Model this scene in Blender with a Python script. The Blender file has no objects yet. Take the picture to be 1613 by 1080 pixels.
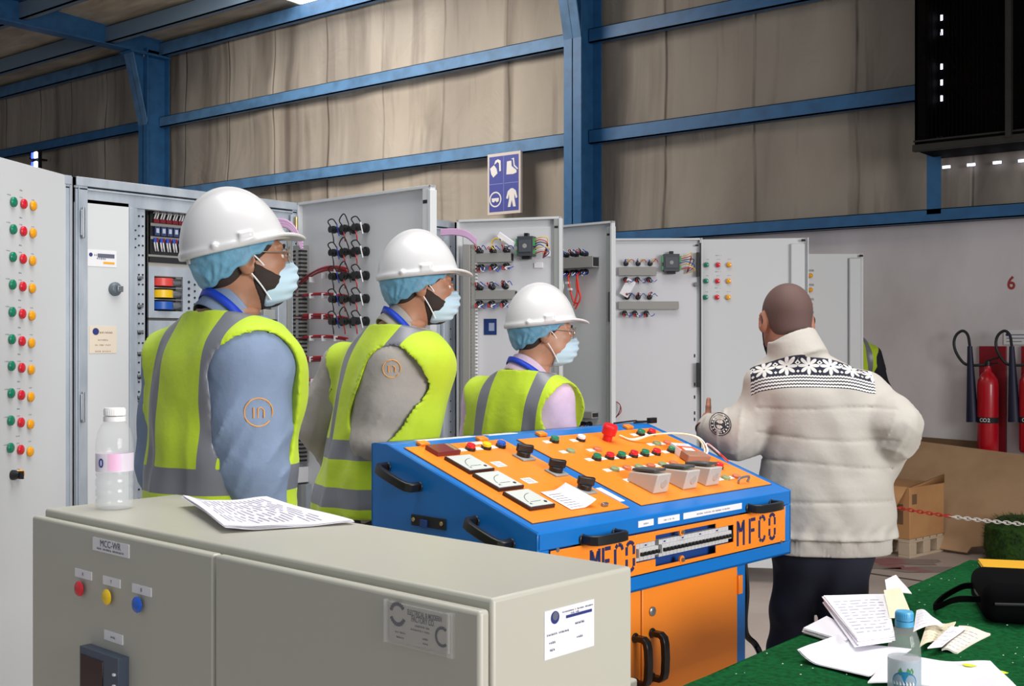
import bpy, math, random
import numpy as np
from mathutils import Matrix, Vector
R_ = math.radians
random.seed(7)
S = bpy.context.scene
COL = S.collection

# ------------------------------------------------------------------ camera
ANG = R_(39.0); FPX = 1850.0; CAMZ = 1.5
RV = Vector((math.cos(ANG), math.sin(ANG), 0)); FV = Vector((-math.sin(ANG), math.cos(ANG), 0))
cam = bpy.data.cameras.new('camera'); cam.lens = FPX / 1613 * 36; cam.sensor_width = 36
cam.clip_end = 200
camo = bpy.data.objects.new('camera', cam); COL.objects.link(camo)
camo.location = (0, 0, CAMZ); camo.rotation_euler = (R_(90), 0, ANG)
S.camera = camo
S.view_settings.view_transform = 'Standard'; S.view_settings.look = 'None'
S.view_settings.exposure = 0.0; S.view_settings.gamma = 1.0
S.view_settings.use_curve_mapping = False

# ------------------------------------------------------------------ world and big lights
w = bpy.data.worlds.new('world'); S.world = w; w.use_nodes = True
bg = w.node_tree.nodes['Background']; bg.inputs[0].default_value = (0.86, 0.92, 1.0, 1); bg.inputs[1].default_value = 0.36

def area(name, loc, tgt, sx, sy, power, col=(1, 1, 1), spread=math.pi):
    l = bpy.data.lights.new(name, 'AREA'); l.shape = 'RECTANGLE'; l.size = sx; l.size_y = sy
    l.energy = power; l.color = col
    o = bpy.data.objects.new(name, l); COL.objects.link(o); o.location = loc
    o.rotation_euler = (Vector(tgt) - Vector(loc)).to_track_quat('-Z', 'Y').to_euler()
    l.spread = spread
    return o
area('roof_daylight_main', (-1.9, 2.9, 5.25), (-2.2, 3.0, 0.5), 4.0, 3.4, 108, (1.0, 0.98, 0.95), R_(115))
area('loading_door_daylight', (6.0, 1.6, 2.6), (-2.8, 3.4, 0.9), 4.0, 2.6, 148, (1.0, 0.97, 0.94), R_(85))
area('roof_daylight_wall', (-9.0, 6.2, 5.2), (-9.0, 9.3, 3.2), 4.0, 1.4, 112, (1.0, 0.93, 0.83), R_(120))

# ------------------------------------------------------------------ helpers
def px_dir(px, py):
    return FV + RV * ((px - 806.5) / FPX) + Vector((0, 0, 1)) * ((540 - py) / FPX)
CAM = Vector((0, 0, CAMZ))
def W(px, py, d): return CAM + px_dir(px, py) * d
def hit(px, py, p, n):
    d = px_dir(px, py); n = Vector(n)
    return CAM + d * ((Vector(p) - CAM).dot(n) / d.dot(n))
def hitX(px, py, X): return hit(px, py, (X, 0, 0), (1, 0, 0))
def hitY(px, py, Y): return hit(px, py, (0, Y, 0), (0, 1, 0))
def hitZ(px, py, Z): return hit(px, py, (0, 0, Z), (0, 0, 1))
def frame(o, x, z):                                   # panel frame: x right, z up, y into the surface
    x = Vector(x).normalized(); z = Vector(z); z = (z - x * z.dot(x)).normalized(); y = z.cross(x)
    M = Matrix.Identity(4)
    for i in range(3): M[i][0] = x[i]; M[i][1] = y[i]; M[i][2] = z[i]; M[i][3] = o[i]
    return M
def pp(M, px, py):                                    # pixel to (x, z) on a panel's plane
    q = M.inverted() @ hit(px, py, M.translation, M.col[1].to_3d())
    return q.x, q.z
def srgb(c):
    return tuple((v / 12.92 if v <= 0.04045 else ((v + 0.055) / 1.055) ** 2.4) for v in [k / 255 for k in c])

MATS = {}
def mat(name, col, rough=0.5, metal=0.0, bump=None, var=None, emit=None, trans=0.0, alpha=1.0, coat=0.0, stretch=None, spec=0.5, sheen=0.0):
    if name in MATS: return MATS[name]
    m = bpy.data.materials.new(name); m.use_nodes = True; nt = m.node_tree; N = nt.nodes; L = nt.links
    b = N['Principled BSDF']; c = srgb(col)
    b.inputs['Base Color'].default_value = (*c, 1); b.inputs['Roughness'].default_value = rough
    b.inputs['Metallic'].default_value = metal; b.inputs['Specular IOR Level'].default_value = spec
    if trans: b.inputs['Transmission Weight'].default_value = trans
    if coat: b.inputs['Coat Weight'].default_value = coat; b.inputs['Coat Roughness'].default_value = .08
    if sheen: b.inputs['Sheen Weight'].default_value = sheen
    if alpha < 1: b.inputs['Alpha'].default_value = alpha
    if emit:
        b.inputs['Emission Color'].default_value = (*srgb(emit[0]), 1); b.inputs['Emission Strength'].default_value = emit[1]
    if bump or var:
        tc = N.new('ShaderNodeTexCoord'); mp = N.new('ShaderNodeMapping'); L.new(tc.outputs['Object'], mp.inputs[0])
        if stretch: mp.inputs['Scale'].default_value = stretch
    if var:                                            # (scale, second colour, low, high)
        n = N.new('ShaderNodeTexNoise'); n.inputs['Scale'].default_value = var[0]; n.inputs['Detail'].default_value = 6
        L.new(mp.outputs[0], n.inputs['Vector'])
        r = N.new('ShaderNodeMapRange'); r.inputs[1].default_value = var[2]; r.inputs[2].default_value = var[3]
        L.new(n.outputs[0], r.inputs[0])
        mx = N.new('ShaderNodeMix'); mx.data_type = 'RGBA'; L.new(r.outputs[0], mx.inputs[0])
        mx.inputs[6].default_value = (*c, 1); mx.inputs[7].default_value = (*srgb(var[1]), 1)
        L.new(mx.outputs[2], b.inputs['Base Color'])
    if bump:                                           # (scale, strength, distance)
        n = N.new('ShaderNodeTexNoise'); n.inputs['Scale'].default_value = bump[0]; n.inputs['Detail'].default_value = 5
        L.new(mp.outputs[0], n.inputs['Vector'])
        bp = N.new('ShaderNodeBump'); bp.inputs['Strength'].default_value = bump[1]; bp.inputs['Distance'].default_value = bump[2]
        L.new(n.outputs[0], bp.inputs['Height']); L.new(bp.outputs[0], b.inputs['Normal'])
    MATS[name] = m
    return m

_txt = {}
def text_geo(s, h, sx=1.0, bold=0.0):
    k = (s, bold)
    if k not in _txt:
        cu = bpy.data.curves.new('t', 'FONT'); cu.body = s; cu.size = 1; cu.align_x = 'CENTER'; cu.align_y = 'CENTER'
        cu.resolution_u = 3; cu.offset = bold
        o = bpy.data.objects.new('t', cu); COL.objects.link(o)
        me = o.to_mesh()
        _txt[k] = ([v.co.copy() for v in me.vertices], [list(p.vertices) for p in me.polygons])
        o.to_mesh_clear(); bpy.data.objects.remove(o); bpy.data.curves.remove(cu)
    v, f = _txt[k]
    return [Vector((p.x * h * sx / .72, 0, p.y * h / .72)) for p in v], f

def catmull(pts, n=6):
    P = [Vector(p) for p in pts]
    if len(P) < 3: return P
    P = [P[0] * 2 - P[1]] + P + [P[-1] * 2 - P[-2]]; out = []
    for i in range(1, len(P) - 2):
        a, b, c, d = P[i - 1:i + 3]
        for k in range(n):
            t = k / n
            out.append(.5 * ((2 * b) + (c - a) * t + (2 * a - 5 * b + 4 * c - d) * t * t + (3 * b - a - 3 * c + d) * t ** 3))
    out.append(P[-2]); return out

LEGIBLE = {'MCC-WR', 'ELECTRICAL & MODERN', 'FACTORY CO.', '6', 'C', 'O', '2', '0', 'R', 'Y', 'B', 'A', 'V'}
class MB:
    def __init__(s, M=None):
        s.v = []; s.f = []; s.m = []; s.mats = []; s.M = M or Matrix.Identity(4)
    def add(s, vs, fs, m):
        if m not in s.mats: s.mats.append(m)
        i = s.mats.index(m); o = len(s.v)
        s.v += [s.M @ Vector(p) for p in vs]; s.f += [[o + k for k in f] for f in fs]; s.m += [i] * len(fs)
        return s
    def box(s, x0, x1, y0, y1, z0, z1, m):
        vs = [(x, y, z) for z in (z0, z1) for y in (y0, y1) for x in (x0, x1)]
        return s.add(vs, [(0, 2, 3, 1), (4, 5, 7, 6), (0, 1, 5, 4), (2, 6, 7, 3), (0, 4, 6, 2), (1, 3, 7, 5)], m)
    def rot(s, mtx):
        c = MB(s.M @ mtx); c.v, c.f, c.m, c.mats = s.v, s.f, s.m, s.mats
        return c
    def at(s, x=0, y=0, z=0, rx=0, ry=0, rz=0):
        return s.rot(Matrix.Translation((x, y, z)) @ Matrix.Rotation(rz, 4, 'Z') @ Matrix.Rotation(ry, 4, 'Y') @ Matrix.Rotation(rx, 4, 'X'))
    def beam(s, p0, p1, wd, ht, m, up=(0, 0, 1)):      # rectangular bar between two points
        p0 = Vector(p0); p1 = Vector(p1); x = (p1 - p0); l = x.length
        return s.rot(frame(p0, x, up)).box(0, l, -wd / 2, wd / 2, -ht / 2, ht / 2, m)
    def cyl(s, p0, p1, r, m, r1=None, n=16, caps=True):
        p0 = Vector(p0); p1 = Vector(p1); r1 = r if r1 is None else r1
        a = (p1 - p0).normalized(); u = a.orthogonal().normalized(); w_ = a.cross(u); vs = []
        for p, q in ((p0, r), (p1, r1)):
            for i in range(n):
                t = 2 * math.pi * i / n; vs.append(p + (u * math.cos(t) + w_ * math.sin(t)) * q)
        fs = [(i, (i + 1) % n, n + (i + 1) % n, n + i) for i in range(n)]
        if caps: fs += [tuple(range(n - 1, -1, -1)), tuple(range(n, 2 * n))]
        return s.add(vs, fs, m)
    def tube(s, pts, r, m, n=8, sm=5):
        P = catmull(pts, sm) if sm else [Vector(p) for p in pts]
        vs = []; u = None
        for i, p in enumerate(P):
            a = (P[min(i + 1, len(P) - 1)] - P[max(i - 1, 0)]).normalized()
            u = a.orthogonal().normalized() if u is None else (u - a * u.dot(a)).normalized()
            w_ = a.cross(u); rr = r(i / (len(P) - 1)) if callable(r) else r
            for k in range(n):
                t = 2 * math.pi * k / n; vs.append(p + (u * math.cos(t) + w_ * math.sin(t)) * rr)
        fs = [(i * n + k, i * n + (k + 1) % n, (i + 1) * n + (k + 1) % n, (i + 1) * n + k) for i in range(len(P) - 1) for k in range(n)]
        fs += [tuple(range(n - 1, -1, -1)), tuple(range((len(P) - 1) * n, len(P) * n))]
        return s.add(vs, fs, m)
    def lathe(s, prof, m, n=24, axis='z'):
        vs = []
        for r, z in prof:
            for i in range(n):
                t = 2 * math.pi * i / n; c, d = r * math.cos(t), r * math.sin(t)
                vs.append((c, d, z) if axis == 'z' else (c, -z, d))
        k = len(prof); fs = [(j * n + i, j * n + (i + 1) % n, (j + 1) * n + (i + 1) % n, (j + 1) * n + i) for j in range(k - 1) for i in range(n)]
        fs += [tuple(range(n - 1, -1, -1)), tuple(range((k - 1) * n, k * n))]
        if axis != 'z': fs = [tuple(reversed(f)) for f in fs] if False else fs
        return s.add(vs, fs, m)
    def prism(s, poly, y0, y1, m):                     # polygon in x,z swept along y
        n = len(poly); vs = [(x, y0, z) for x, z in poly] + [(x, y1, z) for x, z in poly]
        return s.add(vs, [tuple(range(n)), tuple(range(2 * n - 1, n - 1, -1))] + [(i, n + i, n + (i + 1) % n, (i + 1) % n) for i in range(n)], m)
    def text(s, t, x, z, h, m, y=-.001, sx=1.0, bold=0.0):
        if t not in LEGIBLE:                               # print too small to read in the photo: character-sized marks
            cw = h * .72 * sx; n = len(t); x0 = x - cw * n / 2; rr = random.Random(n * 31 + int(h * 1e5)); vs = []; fs = []
            for i, ch in enumerate(t):
                if ch == ' ': continue
                a_ = x0 + cw * i + cw * .12; b_ = a_ + cw * rr.uniform(.35, .7); hh = h * rr.uniform(.28, .42); k = len(vs)
                vs += [(a_, y, z - hh), (b_, y, z - hh), (b_, y, z - hh * .3), (a_ + cw * .15, y, z + hh * rr.uniform(.4, 1)), (a_, y, z + hh)]; fs.append((k, k + 1, k + 2, k + 3, k + 4))
            return s.add(vs, fs, m)
        v, f = text_geo(t, h, sx, bold); return s.add([(p.x + x, y, p.z + z) for p in v], f, m)
    def grid(s, fn, nu, nv, m):
        vs = [fn(i / nu, j / nv) for j in range(nv + 1) for i in range(nu + 1)]
        return s.add(vs, [(j * (nu + 1) + i, j * (nu + 1) + i + 1, (j + 1) * (nu + 1) + i + 1, (j + 1) * (nu + 1) + i) for j in range(nv) for i in range(nu)], m)
    def build(s, name, parent=None, bevel=0, smooth=35, seg=2, solid=0, sub=0):
        me = bpy.data.meshes.new(name); me.from_pydata([tuple(p) for p in s.v], [], s.f)
        for m in s.mats: me.materials.append(m)
        me.polygons.foreach_set('material_index', s.m)
        bm_fix(me)
        if smooth: me.shade_smooth(); me.set_sharp_from_angle(angle=R_(smooth))
        o = bpy.data.objects.new(name, me); COL.objects.link(o)
        if parent: o.parent = parent
        if solid: md = o.modifiers.new('solid', 'SOLIDIFY'); md.thickness = solid; md.offset = 0
        if bevel:
            md = o.modifiers.new('bevel', 'BEVEL'); md.width = bevel; md.segments = seg; md.limit_method = 'ANGLE'; md.angle_limit = R_(40)
            md.use_clamp_overlap = True
        if sub: md = o.modifiers.new('sub', 'SUBSURF'); md.levels = sub; md.render_levels = sub
        return o
def bm_fix(me):
    import bmesh
    b = bmesh.new(); b.from_mesh(me); bmesh.ops.recalc_face_normals(b, faces=b.faces); b.to_mesh(me); b.free(); me.update()

def tag(o, label=None, cat=None, group=None, kind=None):
    if label: o['label'] = label
    if cat: o['category'] = cat
    if group: o['group'] = group
    if kind: o['kind'] = kind
    return o
def thing(name, label, cat, loc=(0, 0, 0), rz=0, group=None):
    o = bpy.data.objects.new(name, None); COL.objects.link(o); o.location = loc; o.rotation_euler = (0, 0, rz)
    o.empty_display_size = .1
    return tag(o, label, cat, group)
def local(root): return Matrix.LocRotScale(root.location, root.rotation_euler, None).inverted()
def copy_tree(o, parent=None):
    c = o.copy(); COL.objects.link(c)
    if parent: c.parent = parent
    for ch in [x for x in COL.objects if x.parent == o]: copy_tree(ch, c)
    return c
# ------------------------------------------------------------------ materials
M_blue = mat('blue_paint', (50, 108, 160), .45, var=(9, (42, 92, 140), .4, .75))
M_bluep = mat('purlin_paint', (88, 132, 176), .5, var=(6, (70, 104, 140), .4, .75))
M_grey = mat('cabinet_grey', (210, 213, 216), .42, bump=(600, .12, .0004))
M_greyin = mat('cabinet_inner_grey', (150, 154, 153), .5)
M_white = mat('cabinet_white', (208, 209, 214), .45)
M_galv = mat('galvanised', (192, 200, 210), .4, .35, var=(14, (166, 176, 188), .35, .7), stretch=(1, 1, .3))
M_duct = mat('duct_grey', (150, 149, 146), .55)
M_dark = mat('dark_gap', (28, 30, 34), .7)
M_black = mat('black_plastic', (22, 22, 25), .35)
M_lab = mat('label_white', (232, 232, 236), .5)
M_ink = mat('label_ink', (95, 98, 118), .6)
M_inkd = mat('label_ink_dark', (40, 42, 56), .6)
M_navy = mat('navy_print', (40, 52, 120), .5)
M_red = mat('lens_red', (214, 28, 48), .25, coat=.4)
M_green = mat('lens_green', (10, 128, 96), .25, coat=.4)
M_amber = mat('lens_amber', (246, 168, 6), .25, coat=.4)
M_yellow = mat('lens_yellow', (248, 208, 16), .25, coat=.4)
M_bluel = mat('lens_blue', (8, 92, 205), .25, coat=.4)
M_rim = mat('chrome_rim', (150, 155, 160), .3, .8)
M_wred = mat('wire_red', (196, 34, 44), .45)
M_wblk = mat('wire_black', (26, 26, 30), .45)
M_wwht = mat('wire_white', (225, 225, 228), .45)
M_wblu = mat('wire_blue', (44, 76, 180), .45)
M_wyel = mat('wire_yellow', (222, 190, 70), .45)
M_wdred = mat('wire_dark_red', (120, 22, 32), .45)
M_tgreen = mat('terminal_green', (70, 150, 90), .45)

# insulated wall blanket: seams, vertical water stains, creases
def wall_mat():
    m = bpy.data.materials.new('insulation_blanket'); m.use_nodes = True; nt = m.node_tree; N = nt.nodes; L = nt.links
    b = N['Principled BSDF']; b.inputs['Roughness'].default_value = .75; b.inputs['Specular IOR Level'].default_value = .25
    tc = N.new('ShaderNodeTexCoord')
    def noise(scale, st, det=5, dist=0):
        mp = N.new('ShaderNodeMapping'); mp.inputs['Scale'].default_value = st; L.new(tc.outputs['Object'], mp.inputs[0])
        n = N.new('ShaderNodeTexNoise'); n.inputs['Scale'].default_value = scale; n.inputs['Detail'].default_value = det
        n.inputs['Distortion'].default_value = dist; L.new(mp.outputs[0], n.inputs[0]); return n.outputs[0]
    def rng(v, a, c, o0=0, o1=1):
        r = N.new('ShaderNodeMapRange'); r.inputs[1].default_value = a; r.inputs[2].default_value = c; r.inputs[3].default_value = o0; r.inputs[4].default_value = o1
        L.new(v, r.inputs[0]); return r.outputs[0]
    def mix(f, a, c):
        x = N.new('ShaderNodeMix'); x.data_type = 'RGBA'; L.new(f, x.inputs[0])
        for i, q in ((6, a), (7, c)):
            if isinstance(q, tuple): x.inputs[i].default_value = (*srgb(q), 1)
            else: L.new(q, x.inputs[i])
        return x.outputs[2]
    def mth(op, a, c):
        x = N.new('ShaderNodeMath'); x.operation = op
        for i, q in ((0, a), (1, c)):
            if isinstance(q, (int, float)): x.inputs[i].default_value = q
            else: L.new(q, x.inputs[i])
        return x.outputs[0]
    base = mix(rng(noise(1.1, (1, 1, .3), 4), .35, .7), (176, 166, 154), (150, 141, 132))
    c1 = mix(rng(noise(2.6, (1, 1, .07), 8, .6), .5, .72), base, (108, 99, 91))        # streaks
    c2 = mix(rng(noise(5.5, (1, 1, .05), 6, .3), .6, .78, 0, .6), c1, (84, 74, 66))
    c3 = mix(rng(noise(1.7, (1, 1, .10), 4, .2), .66, .74, 0, .5), c2, (196, 188, 178))
    c4 = mix(rng(noise(1.3, (1, 1, .06), 3, 1.0), .69, .74, 0, .55), c3, (168, 118, 62))  # rusty runs
    # seams about every 0.9 m
    sx = N.new('ShaderNodeSeparateXYZ'); L.new(tc.outputs['Object'], sx.inputs[0])
    u = mth('FRACT', mth('MULTIPLY', mth('ADD', sx.outputs[0], 40.2), 1 / .92), 0.0)
    w1 = mth('ABSOLUTE', mth('SUBTRACT', mth('ADD', u, mth('MULTIPLY', noise(1.2, (1, 1, 1), 3), .035)), .5), 0.0)
    seam = rng(w1, .0, .02, 1, 0)
    seamd = mth('MULTIPLY', seam, rng(noise(1.6, (1, 1, .5), 3), .42, .6))
    c5 = mix(mth('MULTIPLY', seamd, .8), c4, (66, 56, 50))
    L.new(c5, b.inputs['Base Color'])
    h = mth('ADD', mth('MULTIPLY', noise(1.6, (1, 1, .55), 4, 1.6), .05), mth('MULTIPLY', seam, -.015))
    bp = N.new('ShaderNodeBump'); bp.inputs['Strength'].default_value = .75; bp.inputs['Distance'].default_value = 1.0
    L.new(h, bp.inputs['Height']); L.new(bp.outputs[0], b.inputs['Normal'])
    return m
M_wall = wall_mat()
M_conc = mat('painted_concrete', (228, 222, 226), .8, var=(1.6, (204, 198, 201), .4, .7), bump=(22, .25, .004), stretch=(1, 1, .6))
M_floor = mat('floor_concrete', (192, 178, 168), .6, var=(2.2, (174, 158, 150), .35, .7), bump=(60, .1, .002))
M_roof = mat('roof_foil', (226, 212, 186), .6, var=(4, (180, 168, 146), .35, .7), bump=(5, .3, .05), stretch=(.4, 1.5, 1))

# ------------------------------------------------------------------ the hall
YW = 9.3
def struct(name, mb, **k):
    o = mb.build(name, None, **k); o['kind'] = 'structure'; return o
fl = MB(); fl.box(-20, 6, -3, YW + .2, -.1, 0, M_floor); struct('floor', fl, smooth=0)
def wavy_wall():
    mb = MB()
    # sheet hung in shallow pillows between the girts, creased by slow waves
    def fn(u, v):
        x = -20 + 23 * u; z = 2.45 + 3.35 * v
        q = math.sin((z - 2.45) / 1.03 * math.pi)
        return (x, YW + .02 * math.sin(x * 1.7 + 2 * math.sin(z * .9)) + .018 * math.sin(x * 3.1 + z * 1.9) + .012 * math.sin(x * 6.8) + .02 * q * q, z)
    mb.grid(fn, 260, 60, M_wall); return mb
struct('wall_back', wavy_wall())
wc = MB(); wc.box(-20, 3, YW, YW + .25, 0, 2.44, M_conc); struct('wall_back_lower', wc)
wo = MB(); wo.box(-20, 3, YW + .12, YW + .2, 2.44, 5.9, M_conc); struct('wall_back_outer', wo)
wl = MB(); wl.box(-20.2, -20, -3, YW + .2, 0, 6.2, M_wall); struct('wall_left', wl)
# roof sheets with a translucent daylight sheet above the eave
SL = .045
def roofz(y): return 5.5 + SL * (YW - y)
rf = MB()
def rbox(x0, x1, y0, y1, m, dz=0, t=.05):
    vs = [(x, y, roofz(y) + dz + (t if k else 0)) for k in (0, 1) for y in (y0, y1) for x in (x0, x1)]
    rf.add(vs, [(0, 2, 3, 1), (4, 5, 7, 6), (0, 1, 5, 4), (2, 6, 7, 3), (0, 4, 6, 2), (1, 3, 7, 5)], m)
rbox(-20.2, 6, 1.5, 8.05, M_roof); rbox(-20.2, -10.7, 8.05, YW + .2, M_roof); rbox(-8.4, 6, 8.05, YW + .2, M_roof)
struct('ceiling', rf, smooth=0)
sk = MB(); M_sky = mat('translucent_sheet', (245, 245, 240), .4, trans=1.0)
M_sky.node_tree.nodes['Principled BSDF'].inputs['Emission Color'].default_value = (1, 1, 1, 1)
M_sky.node_tree.nodes['Principled BSDF'].inputs['Emission Strength'].default_value = 1.5
sk.box(-10.7, -8.4, 8.05, YW + .2, roofz(8.7) - .01, roofz(8.7) + .01, M_sky); struct('window_1', sk)['label'] = 'bright translucent roof sheet at the eave'

n_tr = [0]
def trim(mb, label, **k):
    n_tr[0] += 1; o = struct('trim_%d' % n_tr[0], mb, **k); o['label'] = label; return o
COLX = [-20.0, -13.42, -6.48, .6]
# portal columns: I section of flanges and web, with the tapered haunch
for i, x in enumerate(COLX[1:3]):
    mb = MB(); yb = YW - .06; yf = yb - .34
    mb.box(x - .10, x + .10, yf, yf + .014, 0, 5.35, M_blue); mb.box(x - .10, x + .10, yb - .014, yb, 0, 5.35, M_blue)
    mb.box(x - .006, x + .006, yf, yb, 0, 5.35, M_blue)
    # haunch: flange that widens into the roof beam
    zt = 5.25
    mb.add([(x - .1, yf, 4.35), (x + .1, yf, 4.35), (x + .1, yf - .22, zt), (x - .1, yf - .22, zt), (x - .1, yf + .014, 4.35), (x + .1, yf + .014, 4.35), (x + .1, yf - .2, zt), (x - .1, yf - .2, zt)],
           [(0, 1, 2, 3), (7, 6, 5, 4), (0, 3, 7, 4), (1, 5, 6, 2), (0, 4, 5, 1), (3, 2, 6, 7)], M_bluep)
    mb.add([(x, yf, 4.35), (x, yf, zt), (x, yf - .22, zt), (x + .008, yf, 4.35), (x + .008, yf, zt), (x + .008, yf - .22, zt)], [(0, 1, 2), (3, 5, 4), (0, 2, 5, 3)], M_blue)
    mb.box(x - .13, x + .13, yf - .26, yb, zt, zt + .016, M_blue)
    for bx in (-.07, .07):
        for by in (.0, -.16): mb.cyl((x + bx, yf + by - .03, zt - .03), (x + bx, yf + by - .03, zt + .05), .014, M_rim, n=6)
    trim(mb, ['blue steel column at the left, below the roof beam', 'tall blue steel column in the middle of the back wall'][i])
    mb = MB(); h = .3
    for z0, z1 in ((.0, .014), (h - .014, h)):
        rfz = lambda y: 5.27 + .01 * (YW - y)
        vs = [(x + sx, y, rfz(y) + z) for z in (z0, z1) for y in (YW - .1, 1.5) for sx in (-.1, .1)]
        mb.add(vs, [(0, 2, 3, 1), (4, 5, 7, 6), (0, 1, 5, 4), (2, 6, 7, 3), (0, 4, 6, 2), (1, 3, 7, 5)], M_blue)
    vs = [(x + sx, y, rfz(y) + z) for z in (0, h) for y in (YW - .1, 1.5) for sx in (-.006, .006)]
    mb.add(vs, [(0, 2, 3, 1), (4, 5, 7, 6), (0, 1, 5, 4), (2, 6, 7, 3), (0, 4, 6, 2), (1, 3, 7, 5)], M_blue)
    trim(mb, ['blue roof beam running back to the left column', 'blue roof beam above the middle column'][i])
# girts: C sections between the columns
def girt(x0, x1, z, lab, h=.13, m=None, y=None, d=.1):
    m = m or M_bluep; mb = MB(); y = (YW - .06) if y is None else y
    mb.box(x0, x1, y - d, y - d + .006, z - h / 2, z + h / 2, m)
    mb.box(x0, x1, y - d, y, z + h / 2 - .006, z + h / 2, m); mb.box(x0, x1, y - d, y, z - h / 2, z - h / 2 + .006, m)
    mb.box(x0, x1, y - d, y - d + .03, z - h / 2, z - h / 2 + .008, m)
    trim(mb, lab, smooth=0)
for k, (a, b_) in enumerate(((0, 1), (1, 2), (2, 3))):
    x0, x1 = COLX[a] + .02, COLX[b_] - .02; sec = ['left of the left column', 'between the two columns', 'right of the middle column'][k]
    if k == 2: x1 = hitY(1470, 150, YW).x
    mm = M_bluep if k == 1 else M_blue
    girt(x0, x1, 4.42, 'upper blue wall rail ' + sec, m=mm); girt(x0, x1, 3.46, 'middle blue wall rail ' + sec, m=mm)
girt(-20, 3, 2.49, 'lowest blue rail along the top of the concrete wall', h=.1, m=M_blue)
girt(-20, 3, 5.38, 'eave rail under the roof edge', h=.17, m=M_galv if False else M_bluep)
for k in range(5):
    y = 8.45 - k * 1.15; girt(-20, 3, roofz(y) - .12, 'roof purlin number counting from the wall'.replace('number counting from the wall', ['nearest the wall', 'second from the wall', 'third from the wall', 'fourth from the wall', 'fifth from the wall'][k]), h=.2, m=mat('purlin_grey_blue', (112, 134, 156), .6), y=y)
XP = hitY(1464, 300, YW - .1).x
girt(XP, XP + .11, 2.80, 'short blue post below the fan', h=.60, m=M_blue)
# exhaust fan housing on the wall
M_fan = mat('fan_black', (5, 4, 4), .8, var=(7, (24, 15, 9), .5, .8), spec=.1); M_fanw = mat('fan_rail', (50, 47, 40), .6, var=(8, (44, 40, 34), .4, .7))
t = thing('exhaust_fan', 'large black square exhaust fan housing high on the wall at right', 'fan', (hitY(1441, 240, YW - .55).x + .86, YW - .3, hitY(1441, 233, YW - .55).z))
mb = MB(); X0 = -.86; X1 = 1.5; H = 1.9
mb.box(X0, X1, -.25, -.22, 0, .06, M_fan); mb.box(X0, X1, -.25, .25, -.02, .015, M_fan)
mb.box(X0, X0 + .02, -.25, .25, 0, H, M_fan); mb.box(X1 - .02, X1, -.25, .25, 0, H, M_fan); mb.box(X0, X1, .2, .22, 0, H, M_fan)
mb.box(X0, X0 + .08, -.25, -.23, 0, H, M_fan)
mb.build('housing', t)
mb = MB(); mb.box(X0 - .01, X1, -.28, -.22, -.03, .02, M_fanw); mb.box(X0 - .01, X1, -.26, -.24, .04, .055, M_fanw); mb.build('bottom_rail', t, bevel=.004)
mb = MB(); xs_ = hitY(1589, 150, YW - .57).x - t.location.x; mb.box(xs_ - .02, xs_ + .02, -.29, -.24, 0, H, M_fanw); mb.build('stay', t)
mb = MB()
for k in range(60): mb.box(X0 + .09 + k * .03, X0 + .094 + k * .03, -.235, -.23, .05, H, M_fan)
for k in range(8): mb.tube([(X0 + .9 + r * math.cos(a), -.24, .95 + r * math.sin(a)) for r in [.12 + .1 * k] for a in np.linspace(0, 6.28, 40)], .003, M_fan, n=4, sm=0)
mb.build('guard', t)
for k in range(6):
    mb = MB(Matrix.Translation((.75, -.05, .95)) @ Matrix.Rotation(k * math.pi / 3, 4, 'Y'))
    mb.add([(-.05, -.03, .1), (.08, .03, .1), (.2, .07, .72), (-.14, -.06, .74)], [(0, 1, 2, 3)], M_fan); mb.build('blade', t, solid=.004)
mb = MB(); mb.cyl((.75, -.12, .95), (.75, .1, .95), .12, M_fan, n=24); mb.build('hub', t, bevel=.01)
mb = MB(); M_slit = mat('daylight_gap', (255, 255, 255), .5, emit=((225, 228, 255), 3))
for py in (28, 51, 105, 130, 155):
    p = hitY(1483, py, YW - .11); q = p - Vector(t.location); mb.box(q.x - .011, q.x + .011, q.y - .004, q.y, q.z - .022, q.z + .022, M_slit)
mb.build('daylight_slit', t, bevel=.008)
mb = MB()
for px, py in ((1491, 263), (1530, 259.5), (1571, 256), (1611, 253)):
    p = hitY(px, py, YW - .02); mb.box(p.x - .03, p.x + .03, YW - .03, YW - .02, p.z - .010, p.z + .010, M_slit)
trim(mb, 'row of small daylight gaps under the fan')
# high blue floodlight far left
p = hitY(55, 252, YW - .3)
t = thing('floodlight', 'small bright blue-white floodlight far back at the left edge', 'lamp', (p.x, p.y, p.z))
mb = MB(); mb.box(-.09, .09, .0, .06, -.14, .14, M_black); mb.beam((-.2, .03, .1), (-.05, .03, .1), .03, .03, M_black); mb.beam((-.2, .03, -.6), (-.2, .03, .1), .03, .03, M_black); mb.beam((-.2, .03, .05), (-.2, .3, .05), .03, .03, M_black); mb.build('housing', t)
M_fl = mat('flood_led', (255, 255, 255), .3, emit=((210, 222, 255), 14)); M_flb = mat('flood_led_blue', (60, 80, 255), .3, emit=((40, 60, 255), 7))
for zz in (-.07, .07):
    mb = MB(); mb.box(.0, .075, -.02, .0, zz - .045, zz + .045, M_fl); mb.box(-.08, -.005, -.018, .0, zz - .045, zz + .045, M_flb); mb.build('led_panel', t, bevel=.01)
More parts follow.
